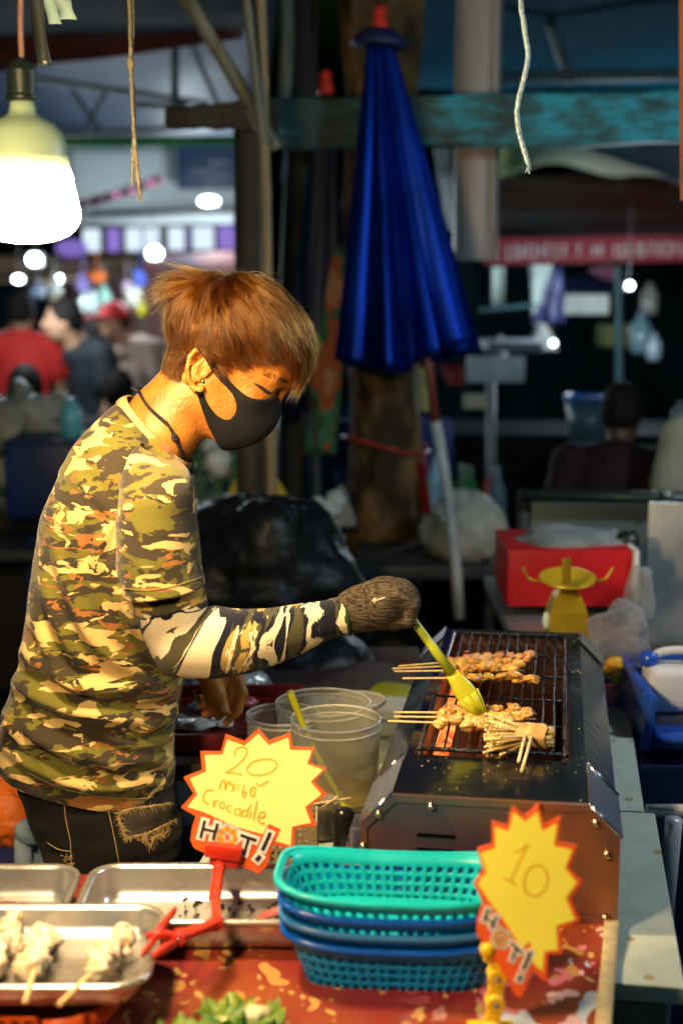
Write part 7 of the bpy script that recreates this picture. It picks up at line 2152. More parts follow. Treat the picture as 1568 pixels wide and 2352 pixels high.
# eye, brow, earring, necklace
mb = MB()
lash = cast_path(body_bvh, [(583, 880), (597, 888), (610, 897), (622, 902)], 16, 0.0006)
mb.tube(lash, [0.0005 + 0.0022 * math.sin(math.pi * i / (len(lash) - 1)) for i in range(len(lash))], 6)
for i, p in enumerate(lash[4:]):
    mb.tube([p, p + V((0.003, -0.003, -0.0018)), p + V((0.0065, -0.004, -0.0028))], [0.0004, 0.0003, 0.0001], 4)
mb.ball(cast(body_bvh, 609, 899, 0.0002), (0.0062, 0.0016, 0.0020), 12, 8, rot=rotm(0, 28, 0))
mb.build('eyelashes', pm('lash_black', (0.008, 0.006, 0.005), 0.5), man)
mb = MB(); r2 = random.Random(4)
for k in range(120):
    t_ = r2.random()
    u = 606 + 58 * t_; v = 858 + 20 * t_ + r2.gauss(0, 4.6 * (1 - 0.4 * t_))
    p = cast(body_bvh, u, v, 0.0004)
    q = cast(body_bvh, u - 7, v - 3 + r2.uniform(-2, 2), 0.0012)
    if p and q: mb.tube([p, p.lerp(q, 0.5), q], [0.00016, 0.00014, 0.00008], 4, cap=False)
tag(mb.build('eyebrow', pm('brow_brown', (0.025, 0.012, 0.006), 0.5), man), kind='stuff')
p = cast(body_bvh, 467, 877, 0.001)
mb = MB(); mb.ball(p, (0.0028, 0.0022, 0.0028), 12, 8); eo = mb.build('ear_stud', pm('stud_green', (0.04, 0.07, 0.03), 0.08, metal=0.6), man)
mb = MB(); mb.ball(p + V((-0.0008, -0.0018, 0.001)), 0.0012, 8, 6); mb.build('stone', pm('stud_stone', (0.5, 0.6, 0.3), 0.05), eo)
mb = MB()
nk = cast_path(body_bvh, [(322, 902), (338, 930), (362, 955), (382, 972), (394, 990), (400, 1004), (408, 1022), (416, 1044), (421, 1062), (424, 1085)], 60, 0.0022)
mb.tube(nk, 0.0025, 8)
nk2 = [p + V((0.0022, -0.0006, -0.0032)) for p in nk[3:36]]
mb.tube(nk2, 0.0022, 8)
kn = nk[int(len(nk) * 0.56)]
mb.ball(kn, (0.0055, 0.005, 0.0045)); mb.ball(kn + V((0.001, -0.001, -0.004)), (0.0052, 0.0045, 0.004))
# the part behind the neck, out of sight
mb.tube(spline([nk[0], V((nk[0].x - 0.012, YM, nk[0].z + 0.004)), V((nk[0].x + 0.01, YM + 0.06, nk[0].z - 0.01)), V((nk[-1].x - 0.03, YM + 0.06, nk[-1].z + 0.04)), V((nk[-1].x + 0.01, YM, nk[-1].z - 0.004)), nk[-1]], 30), 0.0024, 6)
mb.build('neck_cord', pm('black_cord', (0.012, 0.011, 0.011), 0.5, bump=0.5, bscale=500), man)

# ---------------------------------------------------------------- hair
def hair():
    r2 = np.random.RandomState(5)
    n = 15000
    d = r2.normal(size=(n, 3)); d /= np.linalg.norm(d, axis=1)[:, None]
    d = d[d[:, 1] > -0.97]
    c = np.array((0, 5, 0), dtype=np.float32)
    t = np.full(len(d), 60.0)
    for it in range(30): t += hair_base((c + d * t[:, None]).astype(np.float32)) * 0.9
    roots = c + d * t[:, None]
    wu, wv = 546 + roots[:, 0] * 0.866 + roots[:, 1] * 0.5, 776 + roots[:, 0] * 0.5 - roots[:, 1] * 0.866
    roots = roots[in_poly(wu, wv, HAIRPOLY)]
    roots = roots[:1500]
    def grad(q):
        e = 1.0
        g = np.stack([hair_base((q + np.eye(3)[i] * e).astype(np.float32)) - hair_base((q - np.eye(3)[i] * e).astype(np.float32)) for i in range(3)], -1)
        return g / (np.linalg.norm(g, axis=1)[:, None] + 1e-9)
    whorl = np.array((-82, 88, 8.0))
    steps = 9
    f, up, s_ = roots.T
    front = np.clip((f + 20) / 110, 0, 1)
    top = np.clip((up + 10) / 80, 0, 1)
    side = np.clip(-up / 60, 0, 1)
    length = 70 + 40 * top + 10 * front - 36 * side
    nape = np.clip((-f - 60) / 60, 0, 1) * np.clip((-up - 20) / 60, 0, 1)
    length -= 6 * nape
    temple = np.clip((f - 20) / 60, 0, 1) * np.clip((30 - up) / 50, 0, 1)
    length -= 44 * temple * np.clip(np.abs(s_) / 70, 0, 1)
    length *= r2.uniform(0.78, 1.18, len(roots))
    lift = 10 + 21 * top - 3 * front - 2 * side - 4 * nape
    lift *= r2.uniform(0.58, 1.22, len(roots))
    cow = (np.linalg.norm(roots - np.array((-112, 62, -15.0)), axis=1) < 36)
    lift = np.where(cow, lift * 1.5 + 8, lift)
    path = [roots.copy()]
    pos = roots.copy()
    sw = r2.normal(size=roots.shape) * 0.22
    for k in range(steps):
        nrm = grad(pos)
        rad = pos - whorl
        rad = rad / (np.linalg.norm(rad, axis=1)[:, None] + 1e-6)
        flow = rad * 0.8 + np.array((0.0, -0.38, 0)) + sw
        flow[:, 0] += 0.95 * np.clip((pos[:, 0] + 95) / 80, 0, 1) - 0.10 * np.clip((-pos[:, 0] - 80) / 50, 0, 1)
        flow[cow] += np.array((-0.9, 0.55, 0.0))
        flow -= nrm * np.sum(flow * nrm, 1)[:, None]
        flow /= (np.linalg.norm(flow, axis=1)[:, None] + 1e-6)
        pos = pos + flow * (length / steps)[:, None]
        tt = (k + 1) / steps
        h = lift * np.sin(min(1.0, tt * 1.7) * math.pi / 2) * (1 - 0.25 * tt) + 1.5
        h = np.where(cow, lift * tt * 1.2 + 1.5, h)
        dd = hair_base(pos.astype(np.float32))
        pos = pos + grad(pos) * np.clip(h - dd, -12, 12)[:, None]
        path.append(pos.copy())
    G_ = np.stack(path, 1)            # guides x points x 3
    # trim each lock where the haircut ends
    gu = 546 + G_[..., 0] * 0.866 + G_[..., 1] * 0.5; gvv = 776 + G_[..., 0] * 0.5 - G_[..., 1] * 0.866
    lim = np.interp(gu, [330, 352, 390, 420, 434, 447, 462, 487, 498, 515, 540, 590, 640, 672, 690, 712, 740], [880, 880, 892, 888, 856, 812, 792, 815, 842, 850, 838, 822, 812, 838, 868, 896, 900])
    mid = np.clip((52 - np.abs(G_[..., 2])) / 20, 0, 1) * (gu > 630)
    lim = lim * (1 - mid) + np.maximum(lim, 898) * mid + r2.normal(size=(len(G_), 1)) * 6
    over = gvv > lim
    tc_ = np.where(over.any(1), np.argmax(over, 1) / steps, 1.0)
    tc_ = np.clip(tc_, 0.22, 1.0)
    ts_ = np.linspace(0, 1, steps + 1)
    for i in range(len(G_)):
        if tc_[i] < 1:
            for c3 in range(3): G_[i, :, c3] = np.interp(ts_ * tc_[i], ts_, G_[i, :, c3].copy())
    per = 22
    ng, np_ = G_.shape[:2]
    S = np.repeat(G_, per, axis=0)
    jit = r2.normal(size=(ng * per, 1, 3)) * 5.5
    tt = np.linspace(0, 1, np_)[None, :, None]
    S = S + jit * (1 - 0.62 * tt)
    fl = r2.normal(size=(ng * per, 1, 3)) * 5.0 * tt ** 2
    cut = np.clip(r2.normal(0.92, 0.12, size=(ng * per, 1, 1)), 0.5, 1.15)
    S = S[:, :1] + (S - S[:, :1]) * (1 + (cut - 1) * tt) + fl
    stray = r2.random(ng * per) < 0.018
    S[stray] += (r2.normal(size=(stray.sum(), 1, 3)) * 14 + np.array((-2, 12, 0))) * (tt ** 1.5)
    W_ = from_head(S).astype(np.float32)
    hc = bpy.data.hair_curves.new('hair')
    hc.add_curves([np_] * (ng * per))
    hc.attributes['position'].data.foreach_set('vector', W_.reshape(-1))
    ra = hc.attributes.get('radius') or hc.attributes.new('radius', 'FLOAT', 'POINT')
    rad = np.broadcast_to(0.00028 * (1 - 0.75 * np.linspace(0, 1, np_) ** 2)[None], (ng * per, np_)).astype(np.float32)
    ra.data.foreach_set('value', np.ascontiguousarray(rad).reshape(-1))
    m = bpy.data.materials.new('copper_hair'); m.use_nodes = True
    N = m.node_tree.nodes; L = m.node_tree.links
    N.remove(N['Principled BSDF'])
    hb = N.new('ShaderNodeBsdfHairPrincipled'); hb.model = 'CHIANG'; hb.parametrization = 'COLOR'
    hi = N.new('ShaderNodeHairInfo')
    cr = N.new('ShaderNodeValToRGB'); e = cr.color_ramp.elements
    e[0].color = (0.022, 0.0055, 0.001, 1); e[1].color = (0.23, 0.078, 0.008, 1); e[0].position = 0.1; e[1].position = 0.95
    ca = N.new('ShaderNodeAttribute'); ca.attribute_name = 'clump'
    cm = N.new('ShaderNodeMath'); cm.operation = 'MULTIPLY_ADD'; cm.inputs[1].default_value = 0.7
    hm_ = N.new('ShaderNodeMath'); hm_.operation = 'MULTIPLY'; hm_.inputs[1].default_value = 0.3; L.new(hi.outputs['Random'], hm_.inputs[0])
    L.new(ca.outputs['Fac'], cm.inputs[0]); L.new(hm_.outputs[0], cm.inputs[2]); L.new(cm.outputs[0], cr.inputs[0]); L.new(cr.outputs[0], hb.inputs['Color'])
    hb.inputs['Roughness'].default_value = 0.22; hb.inputs['Radial Roughness'].default_value = 0.6; hb.inputs['IOR'].default_value = 1.36
    L.new(hb.outputs[0], N['Material Output'].inputs[0])
    cl = hc.attributes.new('clump', 'FLOAT', 'CURVE'); cl.data.foreach_set('value', np.repeat(r2.random(ng), per).astype(np.float32))
    hc.materials.append(m)
    o = bpy.data.objects.new('hair', hc); COL.objects.link(o); adopt(o, man)
hair()

# ---------------------------------------------------------------- camouflage cloth
def camo(name, base, layers, scale, coord='Object', stretch=(1, 1, 2.4), rough=0.85, weave=420, wstretch=(1, 1, 1), wb=0.25):
    m = bpy.data.materials.new(name); m.use_nodes = True
    N = m.node_tree.nodes; L = m.node_tree.links; b = N['Principled BSDF']
    tc = N.new('ShaderNodeTexCoord')
    prev = None
    for k, (col, thr, off, sc_) in enumerate(layers):
        mp = N.new('ShaderNodeMapping'); mp.inputs['Scale'].default_value = stretch; mp.inputs['Location'].default_value = (off, off * 1.7, off * 0.6)
        L.new(tc.outputs[coord], mp.inputs[0])
        nz = N.new('ShaderNodeTexNoise'); nz.inputs['Scale'].default_value = scale * sc_; nz.inputs['Detail'].default_value = 3.2; nz.inputs['Roughness'].default_value = 0.52; nz.inputs['Distortion'].default_value = 0.7
        L.new(mp.outputs[0], nz.inputs[0])
        mr = N.new('ShaderNodeMapRange'); mr.inputs['From Min'].default_value = thr - 0.006; mr.inputs['From Max'].default_value = thr + 0.006; L.new(nz.outputs[0], mr.inputs[0])
        mx = N.new('ShaderNodeMix'); mx.data_type = 'RGBA'; mx.inputs['B'].default_value = (*col, 1)
        if prev is None: mx.inputs['A'].default_value = (*base, 1)
        else: L.new(prev, mx.inputs['A'])
        L.new(mr.outputs[0], mx.inputs['Factor'])
        prev = mx.outputs['Result']
    # heathered yarn
    mp = N.new('ShaderNodeMapping'); mp.inputs['Scale'].default_value = wstretch; L.new(tc.outputs[coord], mp.inputs[0])
    wn_ = N.new('ShaderNodeTexNoise'); wn_.inputs['Scale'].default_value = weave; wn_.inputs['Detail'].default_value = 2; L.new(mp.outputs[0], wn_.inputs[0])
    hs = N.new('ShaderNodeHueSaturation'); L.new(prev, hs.inputs['Color'])
    mr = N.new('ShaderNodeMapRange'); mr.inputs['To Min'].default_value = 0.72; mr.inputs['To Max'].default_value = 1.25; L.new(wn_.outputs[0], mr.inputs[0]); L.new(mr.outputs[0], hs.inputs['Value'])
    L.new(hs.outputs[0], b.inputs['Base Color'])
    b.inputs['Roughness'].default_value = rough; b.inputs['Specular IOR Level'].default_value = 0.2; b.inputs['Sheen Weight'].default_value = 0.12
    bp = N.new('ShaderNodeBump'); bp.inputs['Strength'].default_value = wb; bp.inputs['Distance'].default_value = 0.0015; L.new(wn_.outputs[0], bp.inputs['Height']); L.new(bp.outputs[0], b.inputs['Normal'])
    return m
shirtm = camo('camouflage_cotton', (0.135, 0.118, 0.017), [((0.042, 0.031, 0.016), 0.505, 1.3, 1.0), ((0.30, 0.115, 0.026), 0.60, 7.7, 1.25), ((0.042, 0.031, 0.016), 0.60, 21.0, 1.5), ((0.64, 0.43, 0.15), 0.57, 13.1, 1.1)], 14, stretch=(1, 1, 2.6))
FOLDS = [  # polyline in photograph px, width px, height in metres
    ([(30, 1560), (90, 1600), (200, 1640), (330, 1660)], 16, 0.010), ([(10, 1640), (100, 1700), (230, 1745), (390, 1745)], 18, 0.012),
    ([(0, 1700), (90, 1770), (220, 1810), (380, 1800)], 14, 0.007), ([(60, 1500), (140, 1560), (260, 1585), (400, 1570)], 16, 0.009),
    ([(120, 1250), (170, 1380), (230, 1490), (330, 1560)], 14, 0.006), ([(100, 1330), (130, 1430), (190, 1530)], 12, 0.006),
    ([(255, 1300), (290, 1400), (350, 1490), (410, 1545)], 15, 0.010), ([(210, 1180), (240, 1330), (290, 1470)], 13, 0.005),
    ([(330, 1690), (370, 1660), (405, 1640)], 12, 0.009), ([(300, 1620), (350, 1600), (410, 1590)], 11, 0.007), ([(250, 1700), (330, 1715), (400, 1700)], 12, 0.007),
    ([(150, 1080), (200, 1120), (260, 1180)], 13, 0.004), ([(270, 1180), (235, 1240), (215, 1320), (225, 1400)], 11, 0.006), ([(275, 1330), (300, 1420), (345, 1500)], 9, 0.007), ([(80, 1420), (110, 1500), (170, 1570), (250, 1610)], 12, 0.007), ([(20, 1660), (60, 1720), (130, 1775)], 10, 0.006), ([(180, 1690), (260, 1770), (350, 1790)], 11, 0.006), ([(35, 1590), (30, 1660), (50, 1720)], 12, 0.006)]
def fold_disp(u, v):
    tot = np.zeros(len(u))
    P2 = np.stack([u, v], -1)
    for pts, w, a in FOLDS:
        sp = np.array([(p.x, p.y) for p in spline([V((x, y, 0)) for x, y in pts], 40)])
        D = np.linalg.norm(P2[:, None] - sp[None], axis=-1)
        k = np.argmin(D, 1); d = D[np.arange(len(u)), k]
        tp = np.sin(np.pi * np.clip(k / 39, 0.06, 0.94)) ** 0.5
        tot += 1.35 * a * tp * (np.exp(-(d / w) ** 2) - 0.45 * np.exp(-((d - 1.9 * w) / (w * 1.1)) ** 2))
    return tot
def loft(rings, Yc, nseg, nsub, expo=0.86, yback=None, wob=None):
    """rings: (B(u,v), F(u,v), halfdepth m[, Y]) -> verts grid"""
    K = len(rings)
    val = []
    for r_ in rings:
        y = r_[3] if len(r_) > 3 else Yc
        a, b = P(r_[0][0], r_[0][1], y), P(r_[1][0], r_[1][1], y)
        val.append((a, b, r_[2]))
    A = spline([x[0] for x in val], (K - 1) * nsub + 1); B = spline([x[1] for x in val], (K - 1) * nsub + 1)
    W_ = [p.x for p in spline([V((x[2], 0, 0)) for x in val], (K - 1) * nsub + 1)]
    vs_ = []
    for a, b, w in zip(A, B, W_):
        c = (a + b) / 2; h = (b - a) / 2
        for k in range(nseg):
            th = 2 * math.pi * k / nseg
            ct, st = math.cos(th), math.sin(th)
            vs_.append(c + h * math.copysign(abs(ct) ** expo, ct) + V((0, 1, 0)) * w * math.copysign(abs(st) ** expo, st))
    n = len(A)
    fs_ = [(i * nseg + k, i * nseg + (k + 1) % nseg, (i + 1) * nseg + (k + 1) % nseg, (i + 1) * nseg + k) for i in range(n - 1) for k in range(nseg)]
    return np.array([tuple(v) for v in vs_]), fs_, n
def recalc(o, flip=False):
    bm = bmesh.new(); bm.from_mesh(o.data); bmesh.ops.recalc_face_normals(bm, faces=bm.faces); bm.to_mesh(o.data); bm.free()
rings = [((284, 916), (436, 1074), 0.074), ((268, 926), (439, 1090), 0.100), ((240, 950), (441, 1102), 0.122), ((205, 985), (444, 1125), 0.142), ((172, 1030), (446, 1150), 0.152), ((135, 1105), (448, 1195), 0.156),
         ((100, 1185), (450, 1250), 0.153), ((84, 1280), (450, 1320), 0.148), ((72, 1360), (445, 1390), 0.140), ((58, 1450), (436, 1460), 0.130), ((46, 1530), (424, 1540), 0.122), ((14, 1610), (412, 1620), 0.118),
         ((-6, 1680), (404, 1700), 0.114), ((-8, 1730), (406, 1762), 0.110), ((0, 1746), (398, 1812), 0.106), ((4, 1758), (386, 1838), 0.102)]
sv, sf, sn = loft(rings, YM, 160, 9)
pu = np.array([proj(p) for p in sv])
nearw = np.clip((YM + 0.02 - sv[:, 1]) / 0.08, 0, 1)
cx = sv.reshape(sn, 160, 3).mean(1, keepdims=True)
outw = (sv.reshape(sn, 160, 3) - cx); outw[..., 2] *= 0.2; outw = outw / (np.linalg.norm(outw, axis=-1, keepdims=True) + 1e-9)
outw = outw.reshape(-1, 3)
fd = fold_disp(pu[:, 0], pu[:, 1]) * nearw
rowt = np.repeat(np.arange(sn) / (sn - 1), 160)
soft = np.array([mnoise.noise(V(p) * 9) * 0.004 + mnoise.noise(V((p[0] * 22, p[1] * 22, p[2] * 12))) * 0.002 for p in sv]) * np.clip(rowt * 5 - 0.25, 0, 1)
sv = sv + outw * (fd + soft)[:, None]
shirt = mesh_obj('t_shirt', sv, sf, shirtm, man); recalc(shirt)
md = shirt.modifiers.new('t', 'SOLIDIFY'); md.thickness = 0.0018; md.offset = -1
shirt_bvh = bvh_of(sv, sf)
def sleeve(Yc, name, extra=0.0, side=1):
    rg = [((322, 1018), (398, 1056), 0.030, Yc + 0.045 * side), ((296, 1050), (428, 1078), 0.056, Yc + 0.015 * side), ((280, 1105), (444, 1120), 0.072, Yc), ((272, 1180), (449, 1180), 0.078, Yc), ((269, 1250), (455, 1245), 0.079, Yc), ((274, 1310), (463, 1292), 0.079, Yc), ((285, 1364), (471, 1336), 0.079, Yc)]
    v_, f_, n_ = loft(rg, Yc, 72, 9)
    c_ = v_.reshape(n_, 72, 3).mean(1, keepdims=True)
    o_ = v_.reshape(n_, 72, 3) - c_; o_ = (o_ / (np.linalg.norm(o_, axis=-1, keepdims=True) + 1e-9)).reshape(-1, 3)
    dsp = np.array([mnoise.noise(V((p[0] * 16, p[1] * 16, p[2] * 26))) * 0.0035 + 0.0022 * math.sin(p[2] * 70 + p[0] * 40) * mnoise.noise(V(p) * 8) for p in v_])
    v_ = v_ + o_ * dsp[:, None]
    so = mesh_obj(name, v_, f_, shirtm, shirt); recalc(so)
    m_ = so.modifiers.new('t', 'SOLIDIFY'); m_.thickness = 0.0018; m_.offset = -1
    return bvh_of(v_, f_), v_, n_
sl_bvh, slv, sln = sleeve(1.945, 'sleeve')
sleeve(YM + 0.19, 'sleeve', side=-1)
# collar rib
cr_ = []
a, b = P(284, 914, YM), P(436, 1072, YM)
for k in range(80):
    th = 2 * math.pi * k / 80
    c = (a + b) / 2 + (b - a) / 2 * math.copysign(abs(math.cos(th)) ** 0.9, math.cos(th)) + V((0, 0.075 * math.copysign(abs(math.sin(th)) ** 0.9, math.sin(th)), 0))
    cr_.append(c)
nrm = (b - a).cross(V((0, 1, 0))).normalized()
if nrm.z < 0: nrm = -nrm
cv, cf = [], []
cen = (a + b) / 2
for c in cr_:
    o = (c - cen).normalized()
    for dn, do in ((-0.010, 0.004), (-0.004, 0.0035), (0.003, 0.0015), (0.007, -0.001), (0.007, -0.0035), (0.001, -0.003), (-0.009, 0.0)): cv.append(c + nrm * dn + o * do)
for k in range(80):
    for j in range(7): cf.append((k * 7 + j, k * 7 + (j + 1) % 7, ((k + 1) % 80) * 7 + (j + 1) % 7, ((k + 1) % 80) * 7 + j))
co = mesh_obj('collar', cv, cf, pm('collar_rib', (0.50, 0.31, 0.13), 0.85, var=0.2, scale=60, bump=0.5, bscale=400, bdist=0.002), shirt); recalc(co)
# stitching
th_m = pm('shirt_thread', (0.30, 0.22, 0.09), 0.8)
mb = MB()
for pts, bv_ in (([(60, 1772), (150, 1812), (250, 1832), (330, 1834), (376, 1822)], shirt_bvh), ([(288, 1352), (340, 1356), (400, 1346), (462, 1326)], sl_bvh)):
    p_ = cast_path(bv_, pts, 70, 0.0006)
    if len(p_) > 3: mb.tube(p_, 0.00055, 5)
tag(mb.build('stitching', th_m, shirt), kind='stuff')

# ---------------------------------------------------------------- knitted arm sleeve, glove
armm = camo('knit_arm_sleeve', (0.065, 0.058, 0.024), [((0.50, 0.32, 0.08), 0.54, 3.1, 1.0), ((0.006, 0.006, 0.016), 0.515, 9.4, 1.15), ((0.80, 0.66, 0.42), 0.575, 15.2, 1.1)], 20, coord='UV', stretch=(1.6, 0.40, 1), weave=60, wstretch=(1.6, 13, 1), wb=0.9)
ar = [((296, 1318), (462, 1300), 0.052, 1.945), ((300, 1370), (470, 1350), 0.052, 1.945), ((318, 1430), (476, 1382), 0.051, 1.943), ((345, 1492), (478, 1390), 0.051, 1.941), ((378, 1545), (480, 1392), 0.052, 1.940), ((430, 1556), (498, 1394), 0.051, 1.940), ((490, 1556), (535, 1400), 0.049, 1.942),
      ((548, 1548), (580, 1402), 0.046, 1.945), ((615, 1530), (636, 1395), 0.042, 1.950), ((680, 1506), (692, 1388), 0.037, 1.955), ((742, 1476), (744, 1380), 0.032, 1.960), ((799, 1454), (790, 1368), 0.029, 1.963)]
av, af, an = loft(ar, 1.945, 64, 8, expo=0.95)
g_ = av.reshape(an, 64, 3)
ln = np.concatenate([[0], np.cumsum(np.linalg.norm(np.diff(g_.mean(1), axis=0), axis=1))])
uvs = np.stack([np.repeat(ln, 64) , np.tile(np.abs(((np.arange(64) / 64 + 0.25) % 1.0) - 0.5) * 2 * 0.16, an)], -1)
c_ = g_.mean(1, keepdims=True); o_ = g_ - c_; o_ = (o_ / (np.linalg.norm(o_, axis=-1, keepdims=True) + 1e-9)).reshape(-1, 3)
dsp = np.array([mnoise.noise(V((p[0] * 30, p[1] * 20, p[2] * 20))) * 0.002 for p in av])
crease = np.exp(-((np.repeat(ln, 64) - ln[32]) / 0.012) ** 2) * np.clip(o_[:, 2] * 0.7 + o_[:, 0] * 0.5, 0, 1) * 0.004
av = av + o_ * (dsp - crease)[:, None]
aso = mesh_obj('arm_sleeve', av, af, armm, man, uvs=uvs); recalc(aso)
# glove
GC = []
def gc(a, b, ra, rb, k=0.012): GC.append((w3(*a), w3(*b), ra * M1, rb * M1, k))
YG = 1.965
gc((786, 1411, YG), (830, 1398, YG), 42, 48); gc((830, 1398, YG), (880, 1386, YG - 0.004), 47, 55); gc((880, 1386, YG - 0.004), (916, 1384, YG), 52, 46)
gc((880, 1384, YG - 0.02), (915, 1372, YG + 0.02), 44, 42)
for k, (dy, dv, rr) in enumerate(((-0.034, 8, 17), (-0.012, 0, 19), (0.010, -3, 19), (0.031, 0, 18))):
    K = (908, 1365 + dv, YG + dy); M_ = (946, 1386 + dv * 0.8, YG + dy * 0.95); T_ = (938, 1424 + dv * 0.4, YG + dy * 0.9); E_ = (904, 1430 + dv * 0.3, YG + dy * 0.8)
    gc(K, M_, rr + 1, rr - 1, 0.003); gc(M_, T_, rr - 1, rr - 2, 0.002); gc(T_, E_, rr - 2, rr - 4, 0.002)
gc((862, 1410, YG + 0.03), (905, 1432, YG + 0.034), 20, 17, 0.006); gc((905, 1432, YG + 0.034), (936, 1428, YG + 0.012), 16, 14, 0.005)
def glove_sdf(p):
    d = np.full(len(p), 9.0, dtype=np.float32)
    for a, b, ra, rb, k in GC: d = smin(d, sd_cap(p, a, b, ra, rb), k)
    cut = w3(788, 1411, YG); ax = w3(880, 1386, YG) - cut; ax = ax / np.linalg.norm(ax)
    return smax(d, -((p - cut) @ ax), 0.004)
gq = P(880, 1390, YG)
gv, gF2 = sdf_mesh(glove_sdf, (gq.x - 0.10, 1.86, gq.z - 0.09), (gq.x + 0.09, 2.07, gq.z + 0.09), 0.0017)
def knit_mat(name, c0, c1, ax):
    m = bpy.data.materials.new(name); m.use_nodes = True
    N = m.node_tree.nodes; L = m.node_tree.links; b = N['Principled BSDF']
    tc = N.new('ShaderNodeTexCoord'); mp = N.new('ShaderNodeMapping'); mp.inputs['Rotation'].default_value = (0, R(ax), 0); mp.inputs['Scale'].default_value = (0.05, 0.5, 1)
    L.new(tc.outputs['Object'], mp.inputs[0])
    nz = N.new('ShaderNodeTexNoise'); nz.inputs['Scale'].default_value = 480; nz.inputs['Detail'].default_value = 3; L.new(mp.outputs[0], nz.inputs[0])
    n2 = N.new('ShaderNodeTexNoise'); n2.inputs['Scale'].default_value = 24; n2.inputs['Detail'].default_value = 3; L.new(tc.outputs['Object'], n2.inputs[0])
    cr = N.new('ShaderNodeValToRGB'); e = cr.color_ramp.elements; e[0].position = 0.38; e[0].color = (*c0, 1); e[1].position = 0.66; e[1].color = (*c1, 1)
    L.new(nz.outputs[0], cr.inputs[0])
    hs = N.new('ShaderNodeHueSaturation'); L.new(cr.outputs[0], hs.inputs['Color']); mr = N.new('ShaderNodeMapRange'); mr.inputs['To Min'].default_value = 0.55; mr.inputs['To Max'].default_value = 1.4; L.new(n2.outputs[0], mr.inputs[0]); L.new(mr.outputs[0], hs.inputs['Value'])
    L.new(hs.outputs[0], b.inputs['Base Color']); b.inputs['Roughness'].default_value = 0.95; b.inputs['Specular IOR Level'].default_value = 0.1
    bp = N.new('ShaderNodeBump'); bp.inputs['Strength'].default_value = 0.8; bp.inputs['Distance'].default_value = 0.002; L.new(nz.outputs[0], bp.inputs['Height']); L.new(bp.outputs[0], b.inputs['Normal'])
    return m
glo = np_obj('glove', gv, gF2, knit_mat('grey_knit', (0.026, 0.020, 0.013), (0.13, 0.10, 0.065), -12), man)
cv0, cv1 = P(794, 1369, YG), P(804, 1453, YG)
mb = MB(); cc_ = (cv0 + cv1) / 2; hh = (cv1 - cv0) / 2
mb.tube([cc_ + hh * 1.03 * math.cos(a) + V((0, 0.030 * math.sin(a), 0)) for a in [i * 2 * math.pi / 40 for i in range(41)]], 0.0032, 8, cap=False)
mb.build('cuff_edge', pm('green_cuff', (0.012, 0.04, 0.016), 0.9, bump=0.5, bscale=400), glo)
gb_ = bvh_of(gv, gF2)
mb = MB()
for pts in (([(856, 1381), (862, 1374), (860, 1386)]), ([(860, 1380), (872, 1377), (884, 1373)])):
    p_ = cast_path(gb_, pts, 12, 0.0008)
    if len(p_) > 2: mb.tube(p_, 0.0012, 5)
mb.build('loose_thread', pm('pale_thread', (0.60, 0.48, 0.30), 0.8), glo)
# leaf scrap pinched in the bare hand
mb = MB(); mb.tube([P(458, 1612, YH - 0.008), P(450, 1598, YH - 0.01), P(445, 1588, YH - 0.012)], [0.004, 0.0035, 0.001], 7)
tag(mb.build('herb_leaf', pm('dark_herb', (0.03, 0.05, 0.015), 0.5)), 'dark green herb scrap pinched in the vendor\'s bare hand', 'herb')
# thumb nail
mb = MB(); p = cast(body_bvh, 516, 1628, 0.0004)
if p is not None:
    mb.ball(p, (0.0050, 0.0016, 0.0068), 12, 8, rot=rotm(0, -22, 0)); mb.build('thumb_nail', pm('nail', (0.55, 0.30, 0.18), 0.3), man)

# ---------------------------------------------------------------- jeans
denim = pm('black_denim', (0.009, 0.008, 0.007), 0.9, col2=(0.030, 0.023, 0.014), mixlo=0.48, mixhi=0.78, scale=11, bump=0.5, bscale=420, bdist=0.002, sheen=0.05, spec=0.15)
jr = [((22, 1690), (396, 1740), 0.094), ((32, 1750), (402, 1800), 0.098), ((46, 1800), (410, 1856), 0.102), ((68, 1856), (418, 1900), 0.106), ((92, 1920), (418, 1950), 0.110), ((112, 1970), (412, 2000), 0.112), ((128, 2030), (405, 2060), 0.112)]
jv, jf, jn = loft(jr, YM, 128, 10)
c_ = jv.reshape(jn, 128, 3).mean(1, keepdims=True); o_ = jv.reshape(jn, 128, 3) - c_; o_ = (o_ / (np.linalg.norm(o_, axis=-1, keepdims=True) + 1e-9)).reshape(-1, 3)
dsp = np.array([mnoise.noise(V((p[0] * 14, p[1] * 14, p[2] * 30))) * 0.006 + mnoise.noise(V((p[0] * 40, p[1] * 40, p[2] * 60))) * 0.002 for p in jv])
jv = jv + o_ * dsp[:, None]
jo = mesh_obj('jeans', jv, jf, denim, man); recalc(jo)
jb = bvh_of(jv, jf)
ctr = P(262, 2040, YM)
for sgn in (-1, 1):
    mb = MB(); y = YM + sgn * 0.062
    mb.tube(spline([V((ctr.x, y, ctr.z + 0.05)), V((ctr.x + 0.02, y, 0.45)), V((ctr.x - 0.02, y, 0.09))], 14), [0.080 - 0.002 * i for i in range(14)], 20); mb.build('trouser_leg', denim, jo)
    mb = MB(); mb.ball(V((ctr.x + 0.04, y, 0.045)), (0.135, 0.048, 0.045), 20, 12); mb.build('shoe', pm('dark_shoe', (0.03, 0.03, 0.03), 0.6), man)
tan = pm('frayed_thread', (0.36, 0.24, 0.09), 0.85, var=0.3, scale=80)
mb = MB()
for pts in ([(245, 1842), (258, 1900), (268, 1950), (276, 1998)], [(148, 1838), (152, 1880), (162, 1930), (164, 1960), (168, 2000)], [(110, 1935), (135, 1950), (162, 1955)]):
    p_ = cast_path(jb, pts, 60, 0.0008)
    if len(p_) > 3: mb.tube(p_, 0.0008, 5)
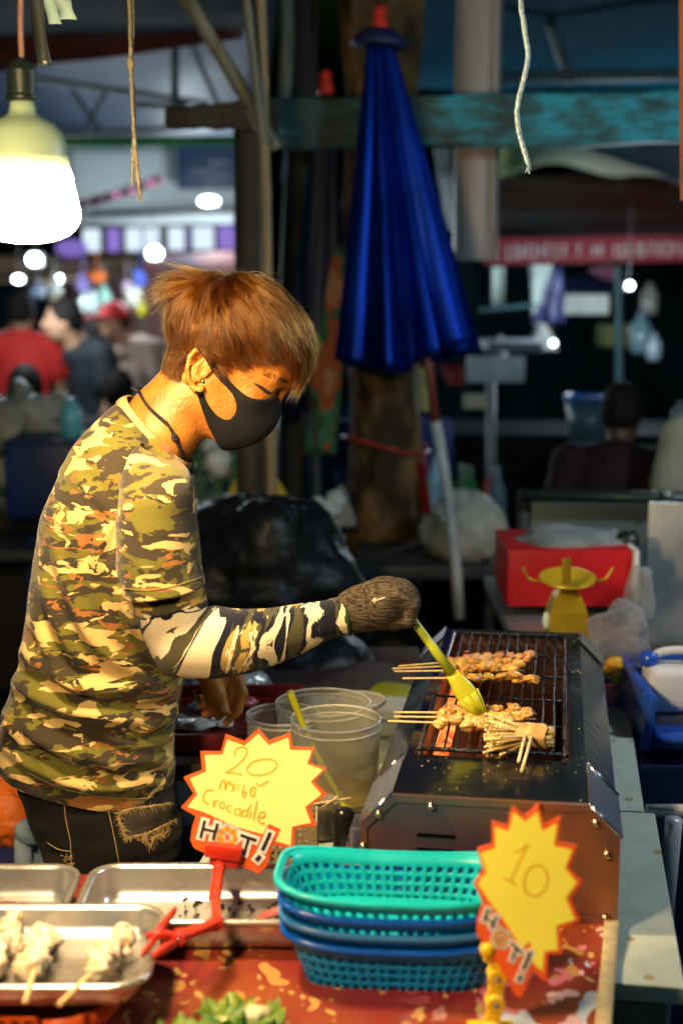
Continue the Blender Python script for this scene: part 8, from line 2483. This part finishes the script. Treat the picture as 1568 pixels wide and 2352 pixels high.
for pts, n in (([(276, 1866), (300, 1858), (340, 1852), (388, 1846)], 50), ([(276, 1866), (274, 1885), (282, 1905), (288, 1926)], 50), ([(288, 1926), (310, 1920), (340, 1914), (372, 1896), (404, 1882)], 80), ([(330, 1925), (345, 1940), (352, 1925), (372, 1915)], 30)):
    p_ = cast_path(jb, pts, n, 0.0015)
    if len(p_) > 3:
        mb.tube(p_, [0.0015 + 0.0008 * mnoise.noise(V((i * 0.7, n, 0))) for i in range(len(p_))], 6)
        for p in p_:
            for q in range(3):
                d = V((rng.gauss(0, 1), -abs(rng.gauss(0, 0.5)), rng.gauss(-0.4, 1))) * 0.0045
                mb.tube([p, p + d * 0.5, p + d + V((0, 0, -0.001))], [0.0005, 0.0004, 0.0002], 4, cap=False)
for k in range(26):
    u0 = 318 + rng.uniform(0, 70); v0 = 1916 - (u0 - 318) * 0.30 + rng.uniform(-3, 6)
    p_ = cast_path(jb, [(u0, v0), (u0 + rng.uniform(-6, 6), v0 + rng.uniform(8, 16)), (u0 + rng.uniform(-12, 14), v0 + rng.uniform(14, 30))], 8, 0.002)
    if len(p_) > 3: mb.tube(p_, 0.0005, 4)
for k in range(40):
    u0, v0 = 172 - rng.uniform(0, 26), 1968 + rng.uniform(-6, 26)
    p_ = cast_path(jb, [(u0, v0), (u0 + rng.uniform(-6, 6), v0 + rng.uniform(-5, 5))], 5, 0.0015)
    if len(p_) > 2: mb.tube(p_, 0.0007, 4)
tag(mb.build('frayed_threads', tan, jo), kind='stuff')
# worn cloth patch inside the frayed outline
pv, pf_ = [], []
g0 = []
for j in range(9):
    for i in range(15):
        s_, t_ = i / 14, j / 8
        u = (280 + 106 * s_) * (1 - t_) + (291 + 110 * s_) * t_; v = (1868 - 20 * s_) * (1 - t_) + (1924 - 40 * s_) * t_
        h = cast(jb, u, v, 0.0022)
        g0.append(h if h is not None else V((0, YM, 0.8)))
pf_ = [(j * 15 + i, j * 15 + i + 1, (j + 1) * 15 + i + 1, (j + 1) * 15 + i) for j in range(8) for i in range(14)]
po = mesh_obj('patch', g0, pf_, pm('patch_denim', (0.035, 0.027, 0.016), 0.85, col2=(0.085, 0.06, 0.03), mixlo=0.45, mixhi=0.7, scale=30, bump=0.4, bscale=400, bdist=0.002), jo)
mb = MB(); p_ = cast_path(jb, [(80, 1822), (100, 1816), (118, 1818), (128, 1830)], 24, 0.004)
if len(p_) > 3: mb.tube(p_, 0.0014, 6); mb.build('red_loop', pm('red_loop', (0.6, 0.04, 0.02), 0.5), jo)
